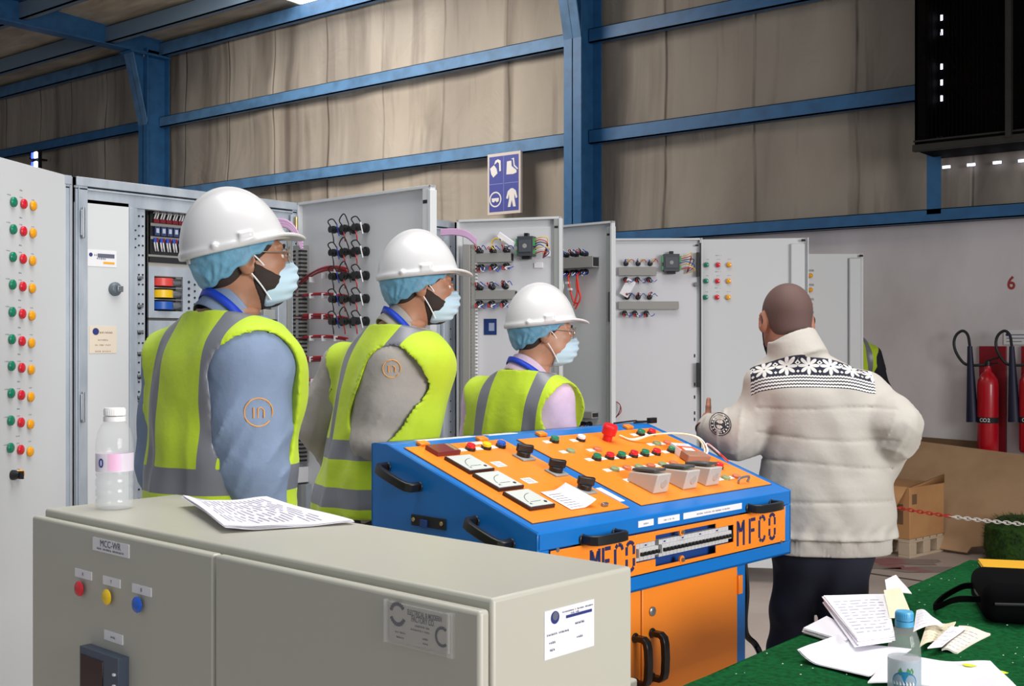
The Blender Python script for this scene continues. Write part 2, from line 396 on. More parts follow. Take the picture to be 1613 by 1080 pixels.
# floor joints
mb = MB(); p0 = hitZ(1370, 903, 0); p1 = hitZ(1500, 922, 0); d = (p1 - p0).normalized()
mb.beam(p0 - d * 3 + Vector((0, 0, .0)), p0 + d * 5, .03, .004, mat('joint', (80, 70, 64), .9)); trim(mb, 'dark joint line across the concrete floor')
M_redp = mat('red_paint_stain', (160, 106, 106), .7, var=(3, (150, 136, 130), .45, .55))
mb = MB()
for px, py, a, b_ in ((1425, 884, .5, .06), (1500, 897, .9, .05), (1390, 892, .3, .04)):
    p = hitZ(px, py, .002); c = MB(Matrix.Translation(p) @ Matrix.Rotation(ANG, 4, 'Z')); c.v, c.f, c.m, c.mats = mb.v, mb.f, mb.m, mb.mats
    c.add([(a * .5 * math.cos(k / 14 * 6.283) * (1 + .2 * math.sin(k * 2.3)), b_ * 2.2 * math.sin(k / 14 * 6.283) * (1 + .25 * math.sin(k * 1.7)), 0) for k in range(14)], [tuple(range(14))], M_redp)
trim(mb, 'faded red paint marks on the floor')

# ------------------------------------------------------------------ switchgear row
XR = -4.2; ZT = 2.15
def labelled(mb, x0, x1, z0, z1, lines=(), y=0, m=None, ink=None):
    mb.box(x0, x1, y - .0015, y + .001, z0, z1, m or M_lab)
    for (s, x, z, h) in lines: mb.text(s, x, z, h, ink or M_ink, y=y - .0022)
def lens(x, z, m, r=.0145, y=0, parent=None, M=None, rim=True, name='indicator_light', dep=.022):
    mb = MB(M)
    if rim: mb.lathe([(r * 1.12, 0), (r * 1.12, .006), (r * .98, .008)], M_rim, 18, 'y')
    q = MB((M or Matrix.Identity(4)) @ Matrix.Translation((x, y, z)))
    if rim: q.lathe([(.001, 0), (r * 1.12, 0), (r * 1.12, .006), (r * .98, .009)], M_rim, 18, 'y')
    q.lathe([(r * .98, .006), (r * .96, dep * .8), (r * .8, dep), (r * .4, dep * 1.12), (.0005, dep * 1.15)], m, 18, 'y')
    return q.build(name, parent)
def door_panel(parent, Mf, wd, zb, zt, inner=True, label=None):
    """pan door seen by the viewer in frame Mf; returns of sheet metal toward the inner side"""
    s = -1 if inner else 1; mb = MB(Mf); m = M_grey; dp = .026
    mb.box(0, wd, 0 if inner else -.002, .002 if inner else 0, zb, zt, m)
    for x0, x1 in ((0, .012), (wd - .012, wd)): mb.box(x0, x1, min(0, s * dp), max(0, s * dp), zb, zt, m)
    for z0, z1 in ((zb, zb + .012), (zt - .012, zt)): mb.box(0, wd, min(0, s * dp), max(0, s * dp), z0, z1, m)
    return mb.build('door', parent, bevel=.002)
CAB = []
def cabinet(y0, y1, label, z=True):
    t = thing('switchgear_cabinet', label, 'electrical cabinet', (XR, y0, 0), 0, 'switchgear cabinets standing in a row')
    wd = y1 - y0; Mi = local(t); F = frame((XR, y0, 0), (0, 1, 0), (0, 0, 1)); L = Mi @ F
    mb = MB(L); D = .62
    mb.box(0, wd, D - .02, D, .1, ZT, M_greyin); mb.box(0, .004, .02, D, .1, ZT, M_greyin); mb.box(wd - .004, wd, .02, D, .1, ZT, M_greyin)
    mb.box(0, wd, 0.02, D, ZT - .004, ZT, M_greyin); mb.box(0, wd, .02, D, .1, .104, M_greyin); mb.box(0, wd, .03, D, 0, .1, M_dark)
    mb.build('body', t)
    mb = MB(L)
    mb.box(0, wd, 0, .05, ZT - .035, ZT, M_galv); mb.box(0, wd, .012, .05, ZT - .10, ZT - .04, M_galv); mb.box(0, wd, .004, .012, ZT - .05, ZT - .042, M_galv)
    mb.box(0, .05, 0.004, .05, .1, ZT, M_galv); mb.box(wd - .05, wd, .004, .05, .1, ZT, M_galv); mb.box(0, wd, 0, .05, .1, .15, M_galv)
    mb.box(.006, .010, -.006, .01, .1, ZT - .04, M_galv); mb.box(wd - .01, wd - .006, -.006, .01, .1, ZT - .04, M_galv)
    for k in range(34): mb.cyl((wd - .03, .003, .2 + k * .055), (wd - .03, .006, .2 + k * .055), .005, M_dark, n=6)
    mb.build('frame', t, bevel=.002)
    for zz in (.4, 1.25, ZT - .18):
        mb = MB(L); mb.box(.012, .032, -.014, .006, zz - .05, zz + .05, M_galv); mb.cyl((.022, -.012, zz - .06), (.022, -.012, zz + .06), .006, M_rim, n=10); mb.build('hinge', t, bevel=.002)
    return t, Mi
def dframe(t_inv, p0, p1): return frame((p0[0], p0[1], 0), (p1[0] - p0[0], p1[1] - p0[1], 0), (0, 0, 1))
def dlen(p0, p1): return math.hypot(p1[0] - p0[0], p1[1] - p0[1])

# --- cabinet A : door ajar with three columns of lights
ca, Ai = cabinet(1.35, 2.47, 'grey cabinet at far left whose ajar door carries ten rows of lights')
h = W(114, 540, 4.6); p1 = (h.x, h.y); p0 = (h.x + .51 * 1.02, h.y - .86 * 1.02)
FA = dframe(None, p0, p1); LA = Ai @ FA
dA = door_panel(ca, LA, dlen(p0, p1), .08, ZT, inner=False)
rows = [318, 361, 404.5, 448, 491, 534, 576, 619, 662, 705]
for i, ry in enumerate(rows):
    k = i / 9; xs = (18.5 - 5 * k, 34.5 - 5 * k, 49.5 - 5 * k); ys = (ry, ry + 3, ry + 6)
    x0, z0 = pp(FA, 8 - 5 * k, ry - 12); x1, z1 = pp(FA, 56 - 5 * k, ry - 5)
    mb = MB(LA); zc = (z0 + z1) / 2
    labelled(mb, x0, x1, zc - .012, zc + .008, [('START', x0 + .02, zc - .002, .007), ('TRIP', (x0 + x1) / 2, zc - .002, .007), ('AUTO', x1 - .02, zc - .002, .007)])
    labelled(mb, (x0 + x1) / 2 - .022, (x0 + x1) / 2 + .022, zc + .014, zc + .032, [('P-%d' % (i + 1), (x0 + x1) / 2, zc + .023, .009)])
    mb.build('name_strip', dA)
    for xx, yy, m in zip(xs, ys, (M_green, M_red, M_amber)):
        x, z = pp(FA, xx, yy); lens(x, z, m, .0185, parent=dA, M=LA, rim=False, dep=.015)
x, z = pp(FA, 27, 746); lens(x, z, M_amber, .016, parent=dA, M=LA)
mb = MB(LA); mb.lathe  # selector
q = MB(LA @ Matrix.Translation((x - .035, 0, z))); q.lathe([(.001, 0), (.018, 0), (.018, .012), (.012, .03), (.0005, .032)], M_black, 18, 'y'); q.box(-.004, .004, -.045, -.03, -.014, .014, M_black); q.build('selector_switch', dA)
mb = MB(LA); labelled(mb, x - .045, x + .02, z + .022, z + .036); mb.build('name_plate', dA)

# --- cabinet B : open, with the inner door, terminals and bus bars
cb, Bi = cabinet(2.49, 3.63, 'open grey cabinet behind the nearest worker, bus bars and terminals inside')
FB = frame((XR, 2.49, 0), (0, 1, 0), (0, 0, 1)); LB = Bi @ FB
def fx(px, F=FB, py=540): return pp(F, px, py)[0]
def fz(px, py, F=FB): return pp(F, px, py)[1]
x0, x1 = fx(134), fx(206)
mb = MB(LB); mb.box(x0, x1, .012, .03, .16, fz(170, 316), M_grey); mb.cyl((x0 + .012, .01, fz(137, 345)), (x0 + .012, .014, fz(137, 345)), .006, M_rim); idr = mb.build('inner_door', cb, bevel=.002)
mb = MB(LB); a, c = pp(FB, 138, 392), pp(FB, 186, 421); labelled(mb, a[0], c[0], c[1], a[1], [('TEST RELAY', (a[0] + c[0]) / 2 + .01, a[1] - .02, .012), ('F-103', (a[0] + c[0]) / 2, (a[1] + c[1]) / 2, .012)], y=.012)
mb.cyl((a[0] + .02, .0095, a[1] - .02), (a[0] + .02, .012, a[1] - .02), .008, M_navy); mb.box(a[0] + .05, c[0] - .01, .0095, .011, a[1] - .03, a[1] - .014, M_ink); mb.box(c[0] - .06, c[0] - .01, .0095, .011, c[1] + .012, c[1] + .02, M_amber); mb.build('paper_label', idr)
mb = MB(LB); a, c = pp(FB, 143, 513), pp(FB, 186, 556); M_cream = mat('cream_label', (226, 214, 196), .6)
labelled(mb, a[0], c[0], c[1], a[1], [('WARRANTY', (a[0] + c[0]) / 2 + .01, a[1] - .025, .012), ('CAUTION', (a[0] + c[0]) / 2, a[1] - .055, .009), ('DO NOT OPEN', (a[0] + c[0]) / 2, a[1] - .075, .009), ('DATE ......', (a[0] + c[0]) / 2, a[1] - .1, .009)], y=.012, m=M_cream, ink=mat('brown_ink', (150, 120, 100), .6))
mb.cyl((a[0] + .028, .0095, a[1] - .022), (a[0] + .028, .012, a[1] - .022), .014, M_navy); mb.build('cream_label', idr)
x, z = pp(FB, 183, 455); q = MB(LB @ Matrix.Translation((x, .012, z))); q.lathe([(.001, 0), (.028, 0), (.028, .01), (.018, .02), (.0005, .02)], mat('lock_grey', (96, 108, 116), .4), 20, 'y'); q.box(-.004, .022, -.03, -.018, -.012, .012, M_rim); q.build('lock', idr, bevel=.002)
# uprights
mb = MB(LB); xa, xb, xc = fx(206), fx(219), fx(233)
mb.box(xa, xa + (xb - xa) * .5, .006, .05, .15, ZT - .1, M_galv); mb.box(xa + (xb - xa) * .5, xb, .012, .05, .15, ZT - .1, M_galv)
for k in range(3): mb.cyl(((xa + xb) / 2 + .01, .009, 1.96 - .035 * k), ((xa + xb) / 2 + .01, .012, 1.96 - .035 * k), .004, M_dark, n=8)
mb.build('upright', cb, bevel=.002)
mb = MB(LB); mb.box(xb, xc, .02, .05, .15, ZT - .1, M_galv)
for k in range(46):
    zz = ZT - .13 - k * .04
    for xx in (xb + .012, xb + .03): mb.cyl((xx, .017, zz), (xx, .021, zz), .0045, M_dark, n=6)
for py in (437, 482, 522, 556, 592, 625): 
    zz = fz(226, py); mb.box(xb + .004, xb + .03, .012, .02, zz - .006, zz + .006, M_rim); mb.cyl((xb + .012, .008, zz - .008), (xb + .012, .02, zz - .008), .005, M_dark, n=8)
mb.build('perforated_upright', cb, bevel=.001)
# terminal bay
FB2 = frame((XR - .10, 2.49, 0), (0, 1, 0), (0, 0, 1)); LB2 = Bi @ FB2
xw = 1.09; mb = MB(LB2)
x0 = pp(FB2, 236, 500)[0]
mb.box(x0, xw, .01, .02, .2, ZT - .11, mat('duct_cover', (176, 175, 170), .5)); mb.box(x0, xw, .002, .01, fz(260, 414, FB2), fz(260, 405, FB2), M_dark)
mb.build('mounting_plate', cb)
M_tb = mat('terminal_blue_grey', (58, 70, 110), .4); M_tl = mat('terminal_face', (190, 200, 225), .4); M_maroon = mat('terminal_maroon', (128, 24, 40), .4)
za, zb_, zc_, zd = fz(232, 336, FB2), fz(232, 349, FB2), fz(232, 356, FB2), fz(232, 370, FB2); ze, zf = fz(232, 377, FB2), fz(232, 392, FB2)
mb = MB(LB2)
mb.box(x0, xw, -.006, .01, zb_ - .016, zb_ - .004, M_duct); mb.box(x0, xw, -.006, .01, zd - .016, zd - .004, M_duct)
mb.box(x0, xw, -.002, .01, zf - .02, za + .01, M_dark)
mb.build('terminal_rail', cb)
n = 26; pit = (xw - x0) / n * .8
for grp in range(4):
    mb = MB(LB2)
    for k in range(8):
        x = x0 + .012 + (grp * 8 + k) * .031
        mb.box(x, x + .025, -.02, .0, zd, zc_, M_tb); mb.box(x + .004, x + .018, -.024, -.02, zd + .01, zc_ - .008, M_tl)
        mb.box(x, x + .027, -.012, .0, zb_ - .002, zb_ + .014, M_maroon); mb.box(x, x + .013, -.012, .0, ze - .01, ze + .008, M_wblu); mb.box(x + .014, x + .024, -.012, .0, ze - .01, ze + .008, M_wdred)
        for s in (0, .012): mb.tube([(x + .004 + s, -.008, zb_ + .012), (x + .006 + s, -.02, zb_ + .04), (x + .002 + s, -.006, za + .004)], .0035, M_wwht, n=5, sm=3); mb.tube([(x + .004 + s, -.008, ze - .008), (x + .002 + s, -.016, ze - .03), (x + .012 + s, -.006, zf - .006)], .0035, M_wwht, n=5, sm=3)
    mb.build('terminal_block', cb)
# bus bar plate
FB3 = frame((XR - .04, 2.49, 0), (0, 1, 0), (0, 0, 1)); LB3 = Bi @ FB3
a = pp(FB3, 234, 419); c = pp(FB3, 312, 505); w0 = pp(FB3, 243, 434); w1 = pp(FB3, 288, 491)
mb = MB(LB3); zt_, zb2 = a[1], pp(FB3, 234, 500)[1]
mb.box(a[0], w0[0], 0, .01, zb2, zt_, M_galv); mb.box(w1[0], c[0] + .12, 0, .01, zb2, zt_, M_galv); mb.box(w0[0], w1[0], 0, .01, w0[1], zt_, M_galv); mb.box(w0[0], w1[0], 0, .01, zb2, w1[1], M_galv)
mb.box(w0[0], w1[0], .05, .06, w1[1], w0[1], M_dark)
for k in range(7): mb.cyl((w1[0] + .03, -.002, w0[1] - .02 - k * .028), (w1[0] + .03, .003, w0[1] - .02 - k * .028), .006, M_dark, n=8); mb.cyl((w1[0] + .06, -.002, w0[1] - .03 - k * .028), (w1[0] + .06, .003, w0[1] - .03 - k * .028), .005, M_dark, n=8)
mb.box(a[0], c[0] + .12, 0, .01, .3, zb2 - .012, M_galv)
mb.build('bus_bar_cover', cb)
hh = (w0[1] - w1[1]) / 3
for k, cc in enumerate(((214, 70, 66), (232, 190, 20), (30, 86, 176))):
    mb = MB(LB3); zz = w0[1] - hh * (k + .5); xm = w0[0] + (w1[0] - w0[0]) * .62; mb.cyl((w0[0] + .052, .03, zz - hh * .33), (w0[0] + .052, .03, zz + hh * .33), .05, mat('bus_%d' % k, cc, .4), n=28)
    mb.cyl((xm + .015, .028, zz), (xm + .06, .028, zz), .017, M_rim); mb.box(w0[0], w1[0], .0, .004, zz - hh * .52, zz - hh * .47, M_galv); mb.build('bus_bar_support', cb, bevel=.002)
# right-hand components of the bay
mb = MB(LB3)
for k, (px, py, wd, ht) in enumerate(((425, 505, .10, .10), (425, 560, .10, .16), (415, 620, .12, .2))):
    x, z = pp(FB3, px, py); mb.box(x - wd / 2, x + wd / 2, -.02, .0, z - ht / 2, z + ht / 2, M_greyin); mb.box(x - .01, x + .05, -.03, -.02, z - .01, z + .006, M_black)
mb.build('switch_unit', cb, bevel=.003)
x0 = fx(438); mb = MB(LB); mb.box(x0, fx(452), .0, .05, .15, ZT - .1, M_galv); mb.box(fx(455), fx(470), .01, .05, .15, ZT - .1, M_greyin); mb.build('upright', cb, bevel=.002)
x, z = pp(FB, 462, 352); mb = MB(LB); mb.box(x - .02, x + .02, -.01, .0, z - .04, z + .04, M_galv); mb.cyl((x, -.02, z - .03), (x, -.02, z + .03), .008, mat('brass', (190, 170, 120), .35, .8)); mb.build('hinge', cb, bevel=.002)

# doors with equipment on the inner face
def duct(parent, L, x0, x1, z0, z1, dep=.045, slot=None, name='cable_duct', hollow=True):
    mb = MB(L); mb.box(x0, x1, -dep, -.001, z0, z1, M_duct)
    if hollow and x1 - x0 > z1 - z0: mb.box(x1 - .0005, x1 + .0015, -dep + .006, -.007, z0 + .006, z1 - .006, M_dark)
    if slot:
        n = int((z1 - z0) / .0185)
        for k in range(n):
            z = z0 + .006 + k * .0185
            for (xx0, xx1) in ((x0 - .006, x0 + .016), (x1 - .016, x1 + .006)): mb.box(xx0, xx1, -dep - .002 if slot == 2 else -dep * .85, -dep * .3, z, z + .009, M_dark if slot == 2 else M_lab)
    return mb.build(name, parent)
def rear_light(parent, L, x, z, r=.014, dep=.06, up=0):
    q = MB(L @ Matrix.Translation((x, 0, z)) @ Matrix.Rotation(up, 4, 'X'))
    q.lathe([(.001, .0), (r * 1.25, .0), (r * 1.25, .012), (r * .8, .016), (r * .8, dep * .6), (r * 1.05, dep * .65), (r * 1.05, dep * .8), (r * .7, dep * .86), (r * .95, dep), (.0005, dep)], M_black, 14, 'y')
    return q.build('indicator_rear', parent)

h0 = W(472, 540, 5.47); pB0 = (XR + .0, h0.y); pB1 = (-3.29, 3.56)
FD = dframe(None, pB0, pB1); LD = Bi @ FD
dB = door_panel(cb, LD, dlen(pB0, pB1), .1, ZT, inner=True)
wd = dlen(pB0, pB1)
mb = MB(LD); mb.box(wd - .05, wd - .012, -.026, -.022, .12, ZT - .012, M_grey); mb.box(wd - .012, wd + .004, -.03, .006, .1, ZT - .02, M_grey); mb.box(wd - .046, wd - .02, -.028, -.024, ZT - .075, ZT - .06, M_dark); mb.build('door_lip', dB, bevel=.002)
a = pp(FD, 474, 388); c = pp(FD, 490, 655)
duct(dB, LD, a[0] + .005, a[0] + .06, .95, a[1], slot=2, name='slotted_duct')
mb = MB(LD); mb.box(a[0], a[0] + .07, -.05, -.001, .15, .85, M_greyin); mb.box(a[0] + .07, a[0] + .08, -.03, -.001, .15, .85, M_galv); mb.box(a[0] + .02, a[0] + .06, -.07, -.001, .86, .93, M_lab); mb.build('cable_trough', dB)
ROWY = [361, 397.5, 435, 471, 506]
for k, py in enumerate(ROWY):
    xs = [pp(FD, px, py)[0] for px in (541, 559, 578)]; z = pp(FD, 560, py)[1]
    for x in xs: rear_light(dB, LD, x, z, .0165, .075)
    mb = MB(LD)
    for j, x in enumerate(xs):
        mb.tube([(x - .01, -.06, z + .01), (x - .015, -.075, z + .035), (x + .012, -.07, z + (.062 if j == 1 else .045)), (x + .03, -.06, z + .02)], .003, M_wblk, n=5)
        mb.tube([(x + .03, -.06, z + .02), (x + .033, -.06, z + .005), (x + .033, -.05, z - .03)], .003, (M_wblu, M_wblk, M_wwht)[j], n=5)
        mb.tube([(x - .005, -.06, z - .01), (x - .002, -.055, z - .035), (x - .012, -.045, z - .055)], .003, (M_wblk, M_wred, M_wred)[j], n=5)
    mb.build('light_wiring', dB)
WY = [(438, 424), (470, 467), (500, 503), (533, 533), (567, 563), (603, 600)]
for k, (ya, yb2) in enumerate([(448, 424), (466, 466), (497, 501), (532, 533), (565, 566), (601, 600), (632, 634)][:7]):
    mb = MB(LD); px0, px1 = (478, 556) if k < 5 else (478, 510)
    P = [pp(FD, px0 + (px1 - px0) * t_, ya - (14 if k in (0,) else 4) * math.sin(t_ * 3.1) + (yb2 - ya) * t_) for t_ in (0, .12, .35, .6, .85, 1)]
    P[0] = pp(FD, 478, ya + (8 if k == 0 else -1))
    nb = 4 if k in (0, 2, 4) else 2
    for j in range(nb):
        o = .006 * j; mb.tube([(p[0], -.03 - .012 * (j % 2), p[1] - o) for p in P], .0045, M_wdred if j % 2 else M_wred, n=6)
    for t_ in (.3, .55, .8):
        x, z = pp(FD, px0 + (px1 - px0) * t_, ya + (yb2 - ya) * t_); mb.box(x - .004, x + .004, -.05, -.022, z - .012, z + .012, M_wwht)
    mb.build('wire_bundle', dB)
for k, pts in enumerate((((436, 354), (452, 357), (464, 368), (476, 392)),)):
    mb = MB(Bi); P = [W(px, py, 5.3) for px, py in pts]; M_hose = mat('purple_hose', (196, 160, 196), .5)
    for j in range(3): mb.tube([p + Vector((0, 0, .012 * j)) for p in P], .008, M_hose, n=6)
    mb.build('cable_hose', cb)

# --- cabinet C with door C
cc, Ci = cabinet(3.65, 4.70, 'open grey cabinet with galvanised frame between first and second wired doors')
FC0 = frame((XR, 3.65, 0), (0, 1, 0), (0, 0, 1)); LC0 = Ci @ FC0
mb = MB(LC0)
for px0, px1, yy in ((690, 698, .02), (699, 709, .0), (722, 731, .0)): mb.box(pp(FC0, px0, 540)[0], pp(FC0, px1, 540)[0], yy, yy + .04, .15, ZT - .1, M_galv)
for py in (590, 640, 660): x, z = pp(FC0, 712, py); mb.box(x - .05, x + .05, .04, .06, z - .01, z + .01, M_galv)
mb.build('upright', cc, bevel=.002)
mb = MB(LC0); x, z = pp(FC0, 694, 590); mb.box(x - .035, x + .035, .0, .02, z - .07, z + .07, M_grey); x, z = pp(FC0, 704, 650); mb.box(x - .05, x + .06, .05, .06, z - .1, z + .06, M_galv); mb.build('latch_plate', cc, bevel=.002)
mb = MB(Ci); P = [W(px, py, 6.0) for px, py in ((694, 369), (715, 368), (735, 372), (750, 384))]
for j in range(3): mb.tube([p + Vector((0, 0, .010 * j)) for p in P], .008, M_hose, n=6)
mb.build('cable_hose', cc)
pC0 = (-4.14, 4.66); pC1 = (-3.605, 4.865); FC = dframe(None, pC0, pC1); LC = Ci @ FC; wd = dlen(pC0, pC1)
dC = door_panel(cc, LC, wd, .1, ZT + .0)
def lip(d, L, wd):
    mb = MB(L); mb.box(wd - .04, wd - .012, -.026, -.022, .12, ZT - .012, M_greyin); mb.box(wd - .012, wd + .003, -.03, .004, .1, ZT - .01, M_grey); mb.box(wd - .036, wd - .016, -.028, -.024, ZT - .06, ZT - .048, M_dark)
    for zz in (1.72, 1.0, .5): mb.box(wd - .018, wd - .012, -.036, -.026, zz - .1, zz + .06, M_dark)
    mb.build('door_lip', d, bevel=.002)
lip(dC, LC, wd)
mb = MB(LC); mb.box(.03, wd - .06, -.006, -.002, .2, ZT - .05, M_white); mb.build('inner_panel', dC, bevel=.002)
def R2(F, ax, ay, bx, by):
    a = pp(F, ax, ay); b_ = pp(F, bx, by); return a[0], b_[0], b_[1], a[1]
x0 = pp(FC, 735, 540)[0]
mb = MB(LC); mb.box(max(x0, .01), pp(FC, 746, 540)[0], -.06, -.006, .3, pp(FC, 740, 386)[1], M_duct); mb.build('cable_trough', dC, bevel=.002)
a = pp(FC, 747, 386); duct(dC, LC, a[0], a[0] + .02, .5, a[1], slot=1, name='slotted_duct')
duct(dC, LC, *R2(FC, 753, 400, 809, 413)); duct(dC, LC, *R2(FC, 753, 458, 815, 471))
def wire_mess(parent, F, L, pts, up, seed, ms=None, amp=1.0):
    rr = random.Random(seed); mb = MB(L)
    for px, py in pts:
        x, z = pp(F, px, py)
        for j in range(4):
            m = (ms or (M_wred, M_wblk, M_wwht, M_wblu))[j % 4]; dx = (j - 1.5) * .012
            s = 1 if up else -1
            mb.tube([(x + dx * .5, -.045, z), (x + dx + .01, -.065, z + s * .02 * amp), (x + dx + rr.uniform(.0, .03), -.07, z + s * rr.uniform(.012, .03) * amp), (x + dx * 1.5 + .02, -.05, z + s * .005)], .0024, m, n=5)
    return mb.build('light_wiring', parent)
def light_row(parent, F, L, pts, r=.013):
    for px, py in pts: x, z = pp(F, px, py); rear_light(parent, L, x, z, r, .05)
for pts, up, sd in ((((758, 396), (779, 396), (800, 395)), 1, 1), (((760, 421), (780, 420), (800, 419)), 0, 2), (((758, 453), (777, 452), (798, 451)), 1, 3), (((758, 478), (777, 478), (797, 477)), 0, 4)):
    light_row(dC, FC, LC, pts); wire_mess(dC, FC, LC, pts, up, sd)
def controller(parent, F, L, a, b_):
    x0, x1, z0, z1 = R2(F, *a, *b_); mb = MB(L); e = (x1 - x0)
    mb.box(x0 + e * .12, x1 - e * .12, -.07, -.006, z0, z1, mat('controller_body', (62, 66, 74), .45)); mb.box(x0 + e * .2, x1 - e * .2, -.075, -.07, z0 + .02, z1 - .02, mat('controller_face', (76, 80, 88), .4))
    mb.box(x0 + e * .4, x1 - e * .4, -.05, -.02, z1, z1 + .018, M_black); mb.box(x0 + e * .3, x1 - e * .3, -.05, -.02, z0 - .015, z0, M_black)
    mb.cyl(((x0 + x1) / 2, -.076, (z0 + z1) / 2), ((x0 + x1) / 2, -.074, (z0 + z1) / 2), .012, M_duct)
    o = mb.build('controller', parent, bevel=.003)
    for xa_, xb_ in ((x0 + e * .04, x0 + e * .15), (x1 - e * .15, x1 - e * .04)):
        for zz0, zz1 in ((z0 + (z1 - z0) * .08, z0 + (z1 - z0) * .3), (z0 + (z1 - z0) * .5, z0 + (z1 - z0) * .88)):
            mb = MB(L); mb.box(xa_, xb_, -.066, -.03, zz0, zz1, M_tgreen); mb.build('terminal_strip', o) if False else mb.build('terminal_strip', parent)
    mb = MB(L); rr = random.Random(int(x0 * 999))
    for k in range(7):
        z = z0 + (z1 - z0) * (.1 + .12 * k); m = (M_wred, M_wwht, M_wyel, M_wblu, M_wblk, M_wred, M_wyel)[k]
        mb.tube([(x1 - e * .1, -.05, z), (x1 + .03, -.07, z + .01), (x1 + rr.uniform(.05, .08), -.06, z + rr.uniform(-.03, .02)), (x1 + .03, -.03, z0 - .01)], .0028, m, n=5)
    mb.build('controller_wiring', parent)
controller(dC, FC, LC, (817, 374), (849, 404))
mb = MB(LC); x, z = pp(FC, 801, 379); q = mb.at(x, -.05, z, ry=.6); q.box(-.05, .06, -.006, .006, -.012, .018, M_lab); mb.build('cable_tag', dC, bevel=.003)
mb = MB(LC); x, z = pp(FC, 789, 386)
for j in range(3): mb.tube([(x + .03 * math.cos(t_), -.06 - .004 * j, z + .03 * math.sin(t_)) for t_ in np.linspace(.5 + j * .3, 4.2, 9)], .004, (M_wyel, M_wblu, M_wyel)[j], n=5)
mb.build('cable_loop', dC)
mb = MB(LC); q = R2(FC, 763, 502, 783, 527); mb.box(q[0], q[1], -.009, -.006, q[2], q[3], mat('sticker_blue', (24, 52, 110), .5)); mb.box(q[0] + .028, q[1] - .012, -.010, -.009, q[2] + .02, q[3] - .022, mat('sticker_pale', (150, 164, 196), .5)); mb.build('blue_sticker', dC)
mb = MB(LC); q = R2(FC, 857, 396, 868, 404); mb.box(q[0], q[1], -.012, -.006, q[2], q[3], M_lab); mb.build('adhesive_base', dC, bevel=.002); mb = MB(LC); q = R2(FC, 842, 414, 856, 422); mb.box(q[0], q[1], -.012, -.006, q[2], q[3], M_lab); mb.build('adhesive_base', dC, bevel=.002)

# --- cabinet D
cd, Di = cabinet(4.72, 5.42, 'grey cabinet behind the shortest worker, door with orange-red wire loops')
pD0 = (XR, 5.42); pD1 = (-3.622, 5.372); FDD = dframe(None, pD0, pD1); LDD = Di @ FDD; wd = dlen(pD0, pD1)
dD = door_panel(cd, LDD, wd, .1, ZT + .02); lip(dD, LDD, wd)
duct(dD, LDD, *R2(FDD, 880, 408, 944, 421), dep=.06); duct(dD, LDD, *R2(FDD, 880, 645, 943, 658), dep=.06)
for pts, up, sd in ((((894, 402), (909, 401), (924, 400)), 1, 5), (((894, 430), (909, 429), (924, 428)), 0, 6), (((908, 668), (920, 668), (930, 668)), 0, 8)):
    light_row(dD, FDD, LDD, pts); wire_mess(dD, FDD, LDD, pts, up, sd)
mb = MB(LDD); M_wor = mat('wire_orange_red', (220, 58, 44), .45)
for j, pts in enumerate((((906, 434), (908, 452), (914, 474), (920, 478)), ((920, 434), (922, 455), (925, 470), (917, 487)), ((920, 432), (919, 450), (920, 462), (915, 482)), ((895, 436), (898, 452), (893, 466)))):
    P = [pp(FDD, *p) for p in pts]
    for i_ in range(2): mb.tube([(p[0] + .006 * i_, -.06 - .006 * i_, p[1]) for p in P], .005, (M_wor, M_wor, M_wor, M_wwht)[j], n=6)
for px, py in ((906, 446), (910, 456), (894, 444)): x, z = pp(FDD, px, py); mb.box(x - .01, x + .012, -.075, -.055, z - .006, z + .006, M_wwht)
mb.build('wire_loops', dD)

# --- cabinet E
ce, Ei = cabinet(5.44, 6.04, 'white-lined cabinet door with dark controller, right of the middle column')
pE0 = (XR, 6.04); pE1 = (-3.68, 6.415); FE = dframe(None, pE0, pE1); LE = Ei @ FE; wd = dlen(pE0, pE1)
dE = door_panel(ce, LE, wd, .1, ZT); 
mb = MB(LE); mb.box(.02, wd - .03, -.006, -.001, .15, ZT - .03, M_white); mb.build('inner_panel', dE, bevel=.002)
mb = MB(LE); mb.box(wd - .004, wd + .004, -.03, .006, .1, ZT, M_grey); mb.box(wd - .04, wd - .02, -.03, -.02, ZT - .05, ZT - .04, M_dark); mb.box(wd - .012, wd - .004, -.03, -.02, .1, ZT - .03, M_dark)
for py, hh in ((417, .09), (590, .09)):
    x, z = pp(FE, 1098, py); mb.box(x - .008, x + .01, -.05, -.02, z - hh / 1.2, z + hh / 1.2, M_black)
x, z = pp(FE, 1096, 448); mb.cyl((x, -.03, z), (x, -.006, z), .014, mat('knob_grey', (110, 112, 120), .4)); 
for py in (560, 605, 625, 650, 660): x, z = pp(FE, 1094, py); mb.box(x - .004, x + .004, -.01, -.005, z - .01, z + .01, M_dark)
mb.build('door_lip', dE, bevel=.001)
duct(dE, LE, *R2(FE, 974, 421, 1033, 434)); duct(dE, LE, *R2(FE, 974, 475, 1068, 487))
for pts, up, sd in ((((986, 415), (1005, 415), (1024, 415)), 1, 9), (((986, 440), (1004, 440), (1022, 440)), 0, 10), (((988, 468), (1005, 468), (1023, 468)), 1, 11), (((984, 493), (1000, 493), (1018, 493)), 0, 12)):
    light_row(dE, FE, LE, pts); wire_mess(dE, FE, LE, pts, up, sd, (M_wblu, M_wwht, M_wyel, M_wred) if sd == 9 else None)
controller(dE, FE, LE, (1040, 401), (1073, 428))
mb = MB(LE); x, z = pp(FE, 988, 454); q = mb.at(x, -.05, z, ry=.5); q.box(-.03, .03, -.006, .006, -.055, .055, M_lab); mb.build('cable_tag', dE, bevel=.003)
mb = MB(LE); x, z = pp(FE, 974, 645)
